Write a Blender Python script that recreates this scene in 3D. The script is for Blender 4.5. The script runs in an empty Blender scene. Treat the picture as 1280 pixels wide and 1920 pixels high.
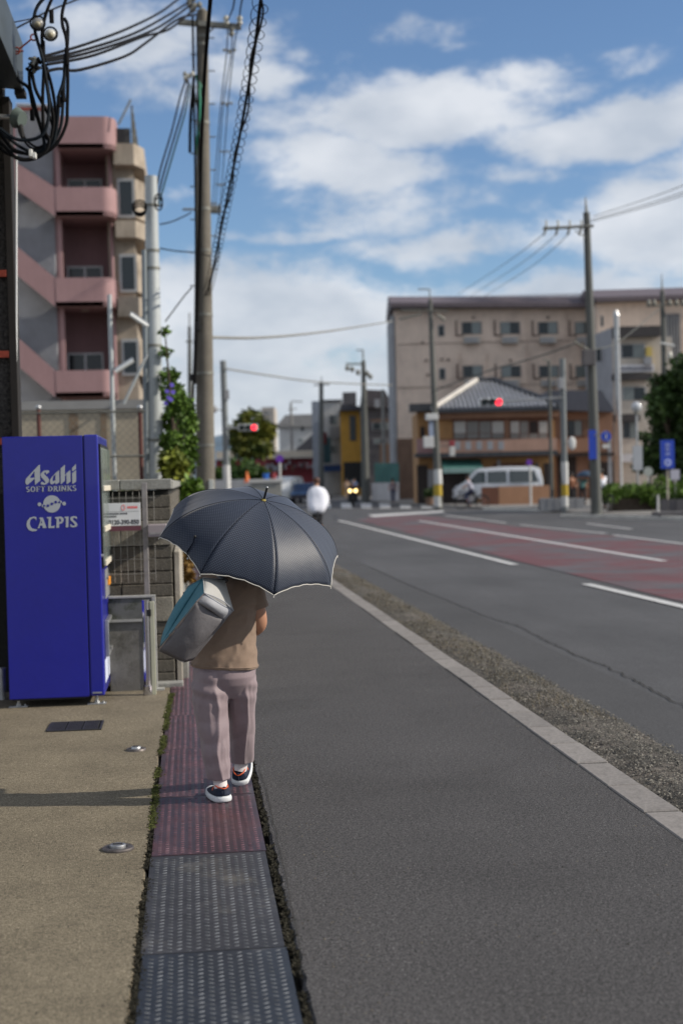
import bpy, bmesh, math, random
import numpy as np
from mathutils import Vector, Matrix, noise
random.seed(7); np.random.seed(7)
PI = math.pi
scene = bpy.context.scene
COL = scene.collection
R = math.radians

# ------------------------------------------------------------------ camera
H = 1.55; FPX = 2667.0
YAW, PITCH, ROLL = R(6.1), R(1.33), R(1.4)
cam_d = bpy.data.cameras.new('camera'); cam = bpy.data.objects.new('camera', cam_d)
COL.objects.link(cam); scene.camera = cam
cam_d.sensor_fit = 'HORIZONTAL'; cam_d.sensor_width = 24.0; cam_d.lens = 50.0
cam_d.clip_start = 0.05; cam_d.clip_end = 6000
CM = Matrix.Translation((0, 0, H)) @ Matrix.Rotation(-YAW, 4, 'Z') @ Matrix.Rotation(R(90) - PITCH, 4, 'X') @ Matrix.Rotation(-ROLL, 4, 'Z')
cam.matrix_world = CM
cam_d.dof.use_dof = True; cam_d.dof.focus_distance = 6.85; cam_d.dof.aperture_fstop = 2.2
C3 = CM.to_3x3()

# ------------------------------------------------------------------ world, sun, exposure
SUN_AZ, SUN_EL = R(100.5), R(31)
world = bpy.data.worlds.new("World"); scene.world = world; world.use_nodes = True
wn, wl = world.node_tree.nodes, world.node_tree.links
wn.clear()

def px_dir(px, py):
    v = C3 @ Vector(((px - 640) / FPX, (960 - py) / FPX, -1)); v.normalize(); return v

def build_world():
    out = wn.new('ShaderNodeOutputWorld'); bg = wn.new('ShaderNodeBackground')
    wl.new(bg.outputs[0], out.inputs[0]); bg.inputs[1].default_value = 0.094
    sky = wn.new('ShaderNodeTexSky'); sky.sky_type = 'NISHITA'; sky.sun_disc = False
    sky.sun_elevation = SUN_EL; sky.sun_rotation = SUN_AZ; sky.altitude = 50
    sky.air_density = 1.0; sky.dust_density = 0.25; sky.ozone_density = 2.2
    tc = wn.new('ShaderNodeTexCoord')
    sep = wn.new('ShaderNodeSeparateXYZ'); wl.new(tc.outputs['Generated'], sep.inputs[0])
    def m(op, a, b=None, c=None):
        n = wn.new('ShaderNodeMath'); n.operation = op
        for i, q in enumerate((a, b, c)):
            if q is None: continue
            if isinstance(q, (int, float)): n.inputs[i].default_value = q
            else: wl.new(q, n.inputs[i])
        return n.outputs[0]
    az = m('ARCTAN2', sep.outputs[0], sep.outputs[1]); el = m('ARCSINE', sep.outputs[2])
    comb = wn.new('ShaderNodeCombineXYZ')
    wl.new(az, comb.inputs[0]); wl.new(m('MULTIPLY', el, 1.9), comb.inputs[1])
    def ns(scale, detail, rough, dist=0.0, off=(0, 0, 0)):
        mp = wn.new('ShaderNodeMapping'); mp.inputs['Location'].default_value = off
        wl.new(comb.outputs[0], mp.inputs[0])
        n = wn.new('ShaderNodeTexNoise'); n.inputs['Scale'].default_value = scale
        n.inputs['Detail'].default_value = detail; n.inputs['Roughness'].default_value = rough
        n.inputs['Distortion'].default_value = dist
        wl.new(mp.outputs[0], n.inputs['Vector']); return n
    warp = ns(9, 5, .55)
    ws = wn.new('ShaderNodeSeparateColor'); wl.new(warp.outputs['Color'], ws.inputs[0])
    azw = m('ADD', az, m('MULTIPLY', m('SUBTRACT', ws.outputs[0], .5), .13))
    elw = m('ADD', el, m('MULTIPLY', m('SUBTRACT', ws.outputs[1], .5), .055))
    clouds = [(800, 205, 250, 66, .95), (1130, 232, 230, 46, 1.05), (985, 150, 150, 40, .6), (650, 305, 190, 58, .95), (730, 385, 230, 55, .55),
              (830, 452, 210, 34, .75), (480, 590, 330, 105, 1.0), (1240, 430, 190, 140, 1.0), (1050, 560, 260, 60, .8), (230, 75, 200, 75, .72),
              (470, 120, 85, 66, .72), (520, 215, 130, 50, .6), (560, 430, 170, 14, .5), (340, 365, 60, 12, .4), (780, 65, 60, 26, .4),
              (1230, 110, 90, 22, .4), (900, 320, 140, 24, .4), (330, 170, 120, 50, .5), (1400, 200, 200, 60, .9)]
    tot = None
    for (px, py, sx, sy, a) in clouds:
        d = px_dir(px, py); a0 = math.atan2(d.x, d.y); e0 = math.asin(d.z)
        dx = m('MULTIPLY', m('SUBTRACT', azw, a0), FPX / sx); dy = m('MULTIPLY', m('SUBTRACT', elw, e0), FPX / sy)
        q = m('ADD', m('MULTIPLY', dx, dx), m('MULTIPLY', dy, dy))
        g = m('MULTIPLY', m('EXPONENT', m('MULTIPLY', m('POWER', q, 1.3), -.75)), a)
        tot = g if tot is None else m('MAXIMUM', tot, g)
    # low bank of cloud round the whole horizon, loose cloud everywhere else
    low = m('MULTIPLY', m('EXPONENT', m('MULTIPLY', m('POWER', m('ABSOLUTE', m('MULTIPLY', elw, 8.2)), 2.4), -1)), 1.0)
    tot = m('MAXIMUM', tot, low)
    big = ns(3.2, 4, .5, .2, (3.1, 1.7, 0))
    off_view = m('SMOOTH_MIN', m('MAXIMUM', m('SUBTRACT', m('ABSOLUTE', m('SUBTRACT', az, .11)), .26), 0), 1, .01)
    tot = m('MAXIMUM', tot, m('MULTIPLY', m('MULTIPLY', big.outputs[0], 1.5), m('MINIMUM', m('MULTIPLY', off_view, 6), 1)))
    det = ns(16, 9, .62, .3, (0, 5, 0)); det2 = ns(42, 8, .68, .6, (2, 0, 0))
    tex = m('ADD', m('MULTIPLY', m('SUBTRACT', det.outputs[0], .5), 1.15), m('MULTIPLY', m('SUBTRACT', det2.outputs[0], .5), .55))
    dens = m('ADD', tot, tex)
    mr = wn.new('ShaderNodeMapRange'); mr.interpolation_type = 'SMOOTHERSTEP'
    mr.inputs[1].default_value = .12; mr.inputs[2].default_value = .86
    wl.new(dens, mr.inputs[0])
    alpha = m('MULTIPLY', mr.outputs[0], .90)
    # cloud colour: whiter where thick, softly greyer in patches
    sh = ns(11, 5, .5, 0, (7, 3, 0))
    cr = wn.new('ShaderNodeValToRGB'); cr.color_ramp.elements[0].position = .33; cr.color_ramp.elements[1].position = .68
    cr.color_ramp.elements[0].color = (5.9, 6.5, 7.4, 1); cr.color_ramp.elements[1].color = (8.9, 9.2, 9.7, 1)
    wl.new(sh.outputs[0], cr.inputs[0])
    tint = wn.new('ShaderNodeMix'); tint.data_type = 'RGBA'; tint.blend_type = 'MULTIPLY'; tint.inputs[0].default_value = 1
    tint.inputs[7].default_value = (1.02, 1.14, 1.30, 1)
    wl.new(sky.outputs[0], tint.inputs[6])
    mix = wn.new('ShaderNodeMix'); mix.data_type = 'RGBA'
    wl.new(alpha, mix.inputs[0]); wl.new(tint.outputs[2], mix.inputs[6]); wl.new(cr.outputs[0], mix.inputs[7])
    wl.new(mix.outputs[2], bg.inputs[0])
build_world()
sun_d = bpy.data.lights.new('sun', 'SUN'); sun_d.energy = 4.8; sun_d.angle = R(.55); sun_d.color = (1, .91, .78)
sun = bpy.data.objects.new('sun', sun_d); COL.objects.link(sun)
sv = Vector((math.sin(SUN_AZ) * math.cos(SUN_EL), math.cos(SUN_AZ) * math.cos(SUN_EL), math.sin(SUN_EL)))
sun.rotation_euler = sv.to_track_quat('Z', 'Y').to_euler(); sun.location = (20, -5, 30)
scene.view_settings.view_transform = 'Standard'; scene.view_settings.look = 'None'
scene.view_settings.gamma = 1; scene.view_settings.use_curve_mapping = False
scene.view_settings.exposure = -0.05

# ------------------------------------------------------------------ measuring helpers
CO = Vector((0, 0, H))
def ray(px, py): return C3 @ Vector(((px - 640) / FPX, (960 - py) / FPX, -1))
def AT(px, py, Y):
    v = ray(px, py); return CO + v * (Y / v.y)
def GR(px, py, z=0.0):
    v = ray(px, py); return CO + v * ((z - H) / v.z)
CF = Matrix.Rotation(-YAW, 4, 'Z')            # frame of the far street's frontages (turned 6 degrees from the near street)
CFI = CF.inverted()
def UV(px, py, v):                              # (across, up) at distance v in that frame
    r = CFI.to_3x3() @ ray(px, py); t = v / r.y; return r.x * t, H + r.z * t
def FW(u, v, z): return CF @ Vector((u, v, z))

# ------------------------------------------------------------------ object helpers
MATS = {}
INV = {}
def thing(name, label, cat, loc=(0, 0, 0), rz=0.0, group=None):
    o = bpy.data.objects.new(name, None); COL.objects.link(o); o.empty_display_size = .2
    o.location = loc; o.rotation_euler = (0, 0, rz); o['label'] = label; o['category'] = cat
    if group: o['group'] = group
    INV[o] = (Matrix.Translation(loc) @ Matrix.Rotation(rz, 4, 'Z')).inverted()
    return o
def tag(o, label, cat, group=None, kind=None):
    o['label'] = label; o['category'] = cat
    if group: o['group'] = group
    if kind: o['kind'] = kind
    return o
class MB:
    def __init__(s, T=None): s.v = []; s.f = []; s.T = T
    def add(s, vs, fs):
        n = len(s.v)
        s.v += [(s.T @ Vector(v) if s.T else Vector(v)) for v in vs]; s.f += [tuple(i + n for i in f) for f in fs]; return s
    def box(s, x0, x1, y0, y1, z0, z1):
        return s.add([(x0, y0, z0), (x1, y0, z0), (x1, y1, z0), (x0, y1, z0), (x0, y0, z1), (x1, y0, z1), (x1, y1, z1), (x0, y1, z1)],
                     [(0, 3, 2, 1), (4, 5, 6, 7), (0, 1, 5, 4), (1, 2, 6, 5), (2, 3, 7, 6), (3, 0, 4, 7)])
    def hexa(s, a, b):                          # two matching quads (front, back)
        return s.add(list(a) + list(b), [(0, 1, 2, 3), (7, 6, 5, 4), (0, 4, 5, 1), (1, 5, 6, 2), (2, 6, 7, 3), (3, 7, 4, 0)])
    def prism(s, poly, d):                      # closed polygon of 3D points pushed along d
        n = len(poly); d = Vector(d); p = [Vector(q) for q in poly]
        return s.add(p + [q + d for q in p], [tuple(range(n)), tuple(range(2 * n - 1, n - 1, -1))] + [(i, i + n, (i + 1) % n + n, (i + 1) % n) for i in range(n)])
    def cyl(s, p0, p1, r0, r1=None, n=12, caps=True):
        r1 = r0 if r1 is None else r1; p0 = Vector(p0); p1 = Vector(p1)
        a = (p1 - p0).normalized(); q = a.orthogonal().normalized(); w = a.cross(q)
        vs = []
        for p, r in ((p0, r0), (p1, r1)):
            for i in range(n):
                t = 2 * PI * i / n; vs.append(p + q * (r * math.cos(t)) + w * (r * math.sin(t)))
        fs = [(i, (i + 1) % n, (i + 1) % n + n, i + n) for i in range(n)]
        if caps: fs += [tuple(range(n - 1, -1, -1)), tuple(range(n, 2 * n))]
        return s.add(vs, fs)
    def tube(s, pts, r, n=6, closed=False):
        pts = [Vector(p) for p in pts]; m = len(pts); vs = []; q = None
        rr = r if isinstance(r, (list, tuple)) else [r] * m
        for i, p in enumerate(pts):
            a = pts[(i + 1) % m] if (closed or i < m - 1) else pts[i]; b = pts[i - 1] if (closed or i > 0) else pts[i]
            t = (a - b).normalized()
            q = (t.orthogonal() if q is None else (q - t * q.dot(t))).normalized(); w = t.cross(q)
            for k in range(n):
                g = 2 * PI * k / n; vs.append(p + q * (rr[i] * math.cos(g)) + w * (rr[i] * math.sin(g)))
        fs = []
        for i in range(m if closed else m - 1):
            j = (i + 1) % m
            for k in range(n): fs.append((i * n + k, i * n + (k + 1) % n, j * n + (k + 1) % n, j * n + k))
        if not closed: fs += [tuple(range(n - 1, -1, -1)), tuple(range((m - 1) * n, m * n))]
        return s.add(vs, fs)
    def loft(s, rings, caps=True):
        n = len(rings[0]); vs = [p for r in rings for p in r]; fs = []
        for i in range(len(rings) - 1):
            for k in range(n): fs.append((i * n + k, i * n + (k + 1) % n, (i + 1) * n + (k + 1) % n, (i + 1) * n + k))
        if caps: fs += [tuple(range(n - 1, -1, -1)), tuple(range((len(rings) - 1) * n, len(rings) * n))]
        return s.add(vs, fs)
    def ball(s, c, rx, ry=None, rz=None, n=12, m=8):
        ry = ry or rx; rz = rz or rx; c = Vector(c); rings = []
        for j in range(m + 1):
            t = PI * j / m - PI / 2; t = max(min(t, PI / 2 - .02), -PI / 2 + .02)
            rings.append([(c.x + rx * math.cos(t) * math.cos(2 * PI * k / n), c.y + ry * math.cos(t) * math.sin(2 * PI * k / n), c.z + rz * math.sin(t)) for k in range(n)])
        return s.loft(rings)
    def build(s, name, mat, parent=None, smooth=False, bevel=0, kind=None, seg=2):
        me = bpy.data.meshes.new(name)
        root = parent
        while root is not None and root.parent is not None: root = root.parent
        vs = s.v
        if root is not None and root in INV: I = INV[root]; vs = [I @ v for v in vs]
        me.from_pydata([tuple(v) for v in vs], [], s.f); me.validate(); me.update()
        bm = bmesh.new(); bm.from_mesh(me); bmesh.ops.recalc_face_normals(bm, faces=bm.faces)
        if smooth:
            for f in bm.faces: f.smooth = True
            for e in bm.edges:
                if len(e.link_faces) == 2 and e.calc_face_angle(0) > .7: e.smooth = False
        bm.to_mesh(me); bm.free()
        o = bpy.data.objects.new(name, me); COL.objects.link(o)
        if isinstance(mat, (list, tuple)):
            for q in mat: me.materials.append(q)
        else: me.materials.append(mat)
        if parent is not None: o.parent = parent
        if kind: o['kind'] = kind
        if bevel:
            b = o.modifiers.new('bevel', 'BEVEL'); b.width = bevel; b.segments = seg; b.limit_method = 'ANGLE'
        return o
def children(o): return list(o.children)
def copy_tree(o, parent=None):
    c = o.copy(); COL.objects.link(c); c.parent = parent
    for ch in children(o): copy_tree(ch, c)
    return c
def bake(o):
    dg = bpy.context.evaluated_depsgraph_get(); dg.update()
    me = bpy.data.meshes.new_from_object(o.evaluated_get(dg)); o.modifiers.clear(); o.data = me; return o
def smooth_pts(P, sub=6):
    P = [Vector(p) for p in P]; out = []
    for i in range(len(P) - 1):
        a, b, c, d = P[max(i - 1, 0)], P[i], P[i + 1], P[min(i + 2, len(P) - 1)]
        for k in range(sub):
            t = k / sub
            out.append(.5 * ((2 * b) + (c - a) * t + (2 * a - 5 * b + 4 * c - d) * t * t + (3 * b - a - 3 * c + d) * t ** 3))
    out.append(P[-1]); return out
def wire_pts(pp, Y0, Y1, sub=6):                # picture points along a wire whose ends lie at Y0 and Y1
    L = [0]
    for i in range(1, len(pp)): L.append(L[-1] + math.hypot(pp[i][0] - pp[i - 1][0], pp[i][1] - pp[i - 1][1]))
    return smooth_pts([AT(p[0], p[1], 1 / (1 / Y0 + (1 / Y1 - 1 / Y0) * l / L[-1])) for p, l in zip(pp, L)], sub)

# ------------------------------------------------------------------ materials
def mat(name, col, rough=.7, objrand=0, var=(), bump=None, metal=0.0, spec=.4, emit=None, alpha=None, ior=None, sheen=0, island=0, col2=None, mix2=None, trans=0, coat=0):
    """var: list of (scale, strength, detail) brightness noises; col2+mix2=(scale, lo, hi): patches of a second colour"""
    if name in MATS: return MATS[name]
    m = bpy.data.materials.new(name); m.use_nodes = True; N, L = m.node_tree.nodes, m.node_tree.links
    b = N['Principled BSDF']; b.inputs['Roughness'].default_value = rough; b.inputs['Metallic'].default_value = metal
    b.inputs['Specular IOR Level'].default_value = spec; b.inputs['Coat Weight'].default_value = coat
    b.inputs['Sheen Weight'].default_value = sheen
    if trans: b.inputs['Transmission Weight'].default_value = trans
    tc = N.new('ShaderNodeTexCoord')
    cur = N.new('ShaderNodeRGB'); cur.outputs[0].default_value = (*col, 1); cur = cur.outputs[0]
    def nz(scale, detail=4, rg=.55, vec=None):
        n = N.new('ShaderNodeTexNoise'); n.inputs['Scale'].default_value = scale; n.inputs['Detail'].default_value = detail
        n.inputs['Roughness'].default_value = rg; L.new(vec or tc.outputs['Object'], n.inputs['Vector']); return n.outputs[0]
    if col2:
        mr = N.new('ShaderNodeMapRange'); mr.inputs[1].default_value = mix2[1]; mr.inputs[2].default_value = mix2[2]
        L.new(nz(mix2[0], 6, .65), mr.inputs[0])
        mx = N.new('ShaderNodeMix'); mx.data_type = 'RGBA'; mx.inputs[7].default_value = (*col2, 1)
        L.new(mr.outputs[0], mx.inputs[0]); L.new(cur, mx.inputs[6]); cur = mx.outputs[2]
    for v in var:
        s, a = v[0], v[1]; d = v[2] if len(v) > 2 else 4
        mr = N.new('ShaderNodeMapRange'); mr.inputs[1].default_value = .28; mr.inputs[2].default_value = .72
        mr.inputs[3].default_value = 1 - a; mr.inputs[4].default_value = 1 + a
        vec = None
        if len(v) > 3:
            mp = N.new('ShaderNodeMapping'); mp.inputs['Scale'].default_value = v[3]; L.new(tc.outputs['Object'], mp.inputs[0]); vec = mp.outputs[0]
        L.new(nz(s, d, .6, vec), mr.inputs[0])
        sc = N.new('ShaderNodeVectorMath'); sc.operation = 'SCALE'; L.new(cur, sc.inputs[0]); L.new(mr.outputs[0], sc.inputs['Scale']); cur = sc.outputs[0]
    if island:
        g = N.new('ShaderNodeNewGeometry'); mr = N.new('ShaderNodeMapRange'); mr.inputs[3].default_value = 1 - island; mr.inputs[4].default_value = 1 + island
        L.new(g.outputs['Random Per Island'], mr.inputs[0])
        sc = N.new('ShaderNodeVectorMath'); sc.operation = 'SCALE'; L.new(cur, sc.inputs[0]); L.new(mr.outputs[0], sc.inputs['Scale']); cur = sc.outputs[0]
    if objrand:
        g = N.new('ShaderNodeObjectInfo'); mr = N.new('ShaderNodeMapRange'); mr.inputs[3].default_value = 1 - objrand; mr.inputs[4].default_value = 1 + objrand
        L.new(g.outputs['Random'], mr.inputs[0])
        sc = N.new('ShaderNodeVectorMath'); sc.operation = 'SCALE'; L.new(cur, sc.inputs[0]); L.new(mr.outputs[0], sc.inputs['Scale']); cur = sc.outputs[0]
    L.new(cur, b.inputs['Base Color'])
    if bump:
        bn = N.new('ShaderNodeBump'); bn.inputs['Strength'].default_value = bump[1]; bn.inputs['Distance'].default_value = bump[2]
        L.new(nz(bump[0], 5, .65), bn.inputs['Height']); L.new(bn.outputs[0], b.inputs['Normal'])
    if emit: b.inputs['Emission Color'].default_value = (*emit[0], 1); b.inputs['Emission Strength'].default_value = emit[1]
    if alpha is not None: b.inputs['Alpha'].default_value = alpha
    MATS[name] = m; return m
def paint(name, col, rough=.5, v=.12, **k):
    return mat(name, col, rough, var=[(1.2, v, 4), (14, v * .6, 5), (2.2, v * .7, 3, (3, 3, .35))], **k)
# ------------------------------------------------------------------ ground
m_ground = mat('bare_ground', (.12, .11, .08), .9, var=[(.05, .3), (2, .2)])
m_road = mat('road_asphalt', (.069, .069, .073), .82, var=[(.22, .2, 5), (.9, .14, 6, (1, .2, 1)), (1.6, .12, 5, (1, .25, 1)), (55, .28, 3), (170, .35, 2)], bump=(160, .5, .006), spec=.35)
m_roadnew = mat('road_asphalt_dark', (.064, .064, .067), .85, var=[(.4, .15, 5), (70, .25, 3), (190, .4, 2)], bump=(160, .6, .006), spec=.3)
m_pave = mat('pavement_asphalt', (.067, .064, .065), .85, col2=(.047, .045, .045), mix2=(.8, .5, .8), var=[(.35, .16, 5), (42, .34, 2), (1.8, .08, 5), (70, .3, 2), (120, 1.0, 2), (230, 1.0, 2)], bump=(190, .8, .006), spec=.35)
m_conc = mat('yard_concrete', (.175, .15, .108), .9, var=[(.5, .16, 6), (3, .16, 6), (26, .2, 4), (62, .35, 3), (120, .5, 2), (240, .3, 2)], bump=(120, .8, .005), spec=.2,
             col2=(.17, .145, .105), mix2=(1.1, .5, .8))
m_white = mat('road_paint_white', (.5, .5, .5), .7, var=[(6, .12, 6), (60, .15, 3)], col2=(.2, .2, .2), mix2=(14, .6, .72))
m_red = mat('road_coating_red', (.115, .045, .052), .8, var=[(1.5, .15, 6), (50, .25, 3)], col2=(.085, .085, .095), mix2=(.55, .42, .62), bump=(140, .5, .006))

def struct(name, mb, m, label=None, **k):
    o = mb.build(name, m, **k); o['kind'] = 'structure'
    if label: o['label'] = label
    return o
def sheet(pts, z, T=None): return MB(T).add([(p[0], p[1], z) for p in pts], [tuple(range(len(pts)))])
def gridsheet(x0, x1, y0, y1, z, nx, ny): 
    m = MB(); vs = [(x0 + (x1 - x0) * i / nx, y0 + (y1 - y0) * j / ny, z) for j in range(ny + 1) for i in range(nx + 1)]
    return m.add(vs, [(j * (nx + 1) + i, j * (nx + 1) + i + 1, (j + 1) * (nx + 1) + i + 1, (j + 1) * (nx + 1) + i) for j in range(ny) for i in range(nx)])
struct('ground', sheet([(-2500, -2500), (2500, -2500), (2500, 2500), (-2500, 2500)], -.30), m_ground, 'bare ground reaching the horizon')
RZ = -.08
struct('road', MB().box(-70, 90, -12, 420, -.296, RZ), m_road, 'grey asphalt road with worn surface')
# pavement with a ragged inner edge beside the drain covers
PX1 = 2.008
def ragged(y): return .306 + .007 * noise.noise(Vector((y * 2.1, 3, 0))) + .009 * noise.noise(Vector((y * 9, 7, 0))) + .006 * noise.noise(Vector((y * 33, 1, 0)))
ys = [-6 + .04 * i for i in range(int(26 / .04))] + [20 + i * .5 for i in range(61)]
mb = MB(); n = len(ys)
vs = []
for y in ys: vs += [(ragged(y), y, 0.0), (PX1, y, 0.0), (ragged(y) - .008, y, -.12), (ragged(y) + .012, y, -.006)]
vs2 = []
for y in ys:
    r = ragged(y); vs2 += [(r - .006, y, -.2), (r, y, -.016), (r + .014, y, 0), (PX1, y, 0), (PX1, y, -.2)]
fs = []
for i in range(n - 1):
    for k in range(4): fs.append((i * 5 + k, i * 5 + k + 1, (i + 1) * 5 + k + 1, (i + 1) * 5 + k))
mb.add(vs2, fs); struct('pavement', mb, m_pave, 'dark grey asphalt pavement between the drain covers and the kerb')
# crack running along the pavement's inner edge
def crack(name, pts, w, z, label, jit=.01):
    P = []
    for i in range(len(pts) - 1):
        a, b = Vector(pts[i]), Vector(pts[i + 1]); k = max(2, int((b - a).length / .05))
        for j in range(k): P.append(a.lerp(b, j / k))
    L, Rr = [], []
    for i, p in enumerate(P):
        o = jit * noise.noise(Vector((p.y * 7, p.x, 2))) + jit * .5 * noise.noise(Vector((p.y * 31, p.x, 5)))
        ww = w * (.55 + .9 * abs(noise.noise(Vector((p.y * 12, 9, 1)))))
        L.append((p.x + o - ww, p.y, z)); Rr.append((p.x + o + ww, p.y, z))
    m = len(P); struct(name, MB().add(L + Rr, [(i, i + m, i + m + 1, i + 1) for i in range(m - 1)]), m_crack, label)
m_crack = mat('crack_dirt', (.02, .02, .018), .95, var=[(40, .3)])
crack('pavement_crack', [GR(x, y) for x, y in [(484, 1440), (499, 1480), (517, 1560), (530, 1620), (547, 1700), (559, 1760), (567, 1815), (563, 1830)]][::-1], .0022, .004, 'thin crack in the pavement beside the drain covers', .006)
# yard concrete, left of the drain covers
def redge(y): return -.209 + .035 * min(1, max(0, (y - 7.5) / 3)) + .008 * noise.noise(Vector((y * 3, 11, 0))) + .006 * noise.noise(Vector((y * 14, 5, 0)))
ys = [-6 + .05 * i for i in range(int(17.0 / .05))]
mb = MB(); vs = []
for y in ys:
    r = redge(y); vs += [(-9, y, .0), (r - .012, y, .0), (r, y, -.014), (r + .004, y, -.2)]
mb.add(vs, [(i * 4 + k, i * 4 + k + 1, i * 4 + k + 5, i * 4 + k + 4) for i in range(len(ys) - 1) for k in range(3)])
struct('yard', mb, m_conc, 'sandy coloured exposed concrete yard')
struct('yard_back', MB().box(-30, -.13, 11.02, 46, -.2, -.004), m_conc, 'concrete ground behind the block wall')
struct('drain_channel', MB().box(-.25, .36, -6, 46, -.25, -.05), mat('dirt_dark', (.03, .027, .02), .95, var=[(20, .3)]), 'dark dirt filled channel under the drain covers')

# drain covers: each steel plate is a thing, placed by its measured seams
m_plate = mat('checker_steel', (.060, .042, .055), .42, metal=.3, spec=.5, var=[(2.5, .25, 5), (30, .2, 4), (8, .18, 5, (1, .2, 1))], col2=(.125, .05, .05), mix2=(2.2, .44, .68), bump=(60, .25, .003))
m_plate2 = mat('checker_steel_grey', (.038, .043, .052), .4, metal=.35, spec=.5, var=[(2.2, .25, 5), (9, .22, 6, (1, .3, 1)), (40, .2, 4)], col2=(.17, .165, .155), mix2=(2.3, .56, .8), bump=(60, .25, .003))
m_plate3 = mat('checker_steel_scuffed', (.05, .05, .056), .5, metal=.25, spec=.5, var=[(2.2, .3, 5), (9, .25, 6, (.35, 1.6, 1)), (40, .2, 4)], col2=(.20, .185, .155), mix2=(1.7, .52, .72), bump=(60, .25, .003))
m_stud = mat('tread_worn', (.20, .105, .125), .45, metal=.3, spec=.6, col2=(.13, .10, .11), mix2=(2.6, .45, .65), var=[(5, .3, 4), (2, .2)], island=.3)
m_stud2 = mat('tread_grey_highlight', (.19, .195, .20), .4, metal=.5, spec=.6, var=[(5, .3, 4), (2, .2)], island=.3)  # much paler than the plate: stud highlights put into the colour
seams = [2.0, 3.05, 4.005, 4.60, 4.62]
sy = [GR(400, y).y for y in (1785, 1602, 1493, 1404, 1340)]
edges = [sy[0] - 2.44, sy[0] - 1.22] + sy
while edges[-1] < 26: edges.append(edges[-1] + 1.22)
def plate_mesh(L, W):
    p = MB().box(-W / 2, W / 2, .003, L - .003, -.009, 0)
    return p
def studs(L, W, ncol=14):
    vs, fs = [], []; dx = (W - .03) / ncol; dy = .036
    for c in range(ncol):
        x = -W / 2 + .015 + dx * (c + .5)
        for r in range(int((L - .03) / dy)):
            y = .02 + dy * (r + (.5 if c % 2 else 0)) ; a, b, h = .0115, .0055, .0024
            s = 1 if c % 2 else -1; ca, sa = math.cos(s * .5), math.sin(s * .5)
            n = len(vs)
            for (u, v, z) in ((-a, 0, 0), (-a * .4, b, 0), (a * .4, b, 0), (a, 0, 0), (a * .4, -b, 0), (-a * .4, -b, 0), (-a * .5, 0, h), (a * .5, 0, h)):
                vs.append((x + u * ca - v * sa, y + u * sa + v * ca, z))
            fs += [tuple(n + q for q in t) for t in ((0, 6, 1), (1, 6, 7, 2), (2, 7, 3), (3, 7, 4), (4, 7, 6, 5), (5, 6, 0))]
    return MB().add(vs, fs)
plate_lab = ['dark grey steel checker plate drain cover, nearest the viewer and half out of frame', 'grey steel checker plate drain cover at the bottom of the walkway, unrusted',
             'scuffed grey steel drain cover with pale scrape marks across it', 'rust red steel drain cover just behind the walker\'s rear shoe', 'purplish rusty steel drain cover under the walker\'s feet, crossed by her shadow',
             'rusty steel drain cover under the walker\'s forward foot', 'bluish steel drain cover where the block wall ends, far end of the visible row']
W = .475; tr = {}
for i in range(len(edges) - 1):
    L = edges[i + 1] - edges[i]; grey = i < 3
    if edges[i + 1] < 2.4: continue
    cx = GR(0, 0).x
    yc = edges[i] + L / 2
    x0 = -.137; x0 = -.137 + .0; xc = .042 + .022 * min(1, max(0, (yc - 7.5) / 3)) + .003 * math.sin(i * 2.3)
    lab = plate_lab[i] if i < len(plate_lab) else 'rusty steel drain cover beside the block wall, %s one beyond the walker' % ['first', 'second', 'third', 'fourth', 'fifth', 'sixth', 'seventh', 'eighth', 'ninth', 'tenth', 'eleventh', 'twelfth', 'thirteenth', 'fourteenth', 'fifteenth', 'sixteenth'][i - len(plate_lab)]
    t = thing('drain_cover', lab, 'drain cover', (xc, edges[i], .003 + .0015 * math.sin(i * 5)), 0.004 * math.sin(i * 3.1), 'steel drain covers along the pavement edge' )
    I = Matrix.Translation(t.location) @ Matrix.Rotation(t.rotation_euler.z, 4, 'Z')
    INV[t] = Matrix.Identity(4)
    plate_mesh(L, W).build('plate', (m_plate3 if i == 2 else m_plate2) if grey else m_plate, t)
    if edges[i] < 15: studs(L, W).build('tread_pattern', m_stud2 if grey else m_stud, t, kind='stuff')

# kerb: one block after another, pieces of the kerb
m_kerb = mat('kerb_concrete', (.215, .20, .19), .85, objrand=.12, var=[(1.1, .14, 5), (7, .16, 6), (60, .2, 3)], bump=(70, .6, .004), col2=(.22, .2, .17), mix2=(2.5, .55, .75))
kb = struct('kerb', MB().box(2.009, 2.19, -6, 50, -.29, -.022), m_crack, 'pale concrete kerb along the pavement, made of short blocks')
def block_mesh():
    o = MB().box(0, .172, .011, .549, -.021, .007).build('kerb_block', m_kerb, kb, bevel=.006, seg=1); return o
k0 = block_mesh(); k0 = bake(k0)
for i in range(88):
    y = .08 + .56 * i
    k = k0 if i == 0 else k0.copy()
    if i: COL.objects.link(k); k.parent = kb
    k.location = (2.013 + random.uniform(-.002, .002), y, random.uniform(-.004, .004)); k.rotation_euler = (0, random.uniform(-.012, .012), random.uniform(-.004, .004))
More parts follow.
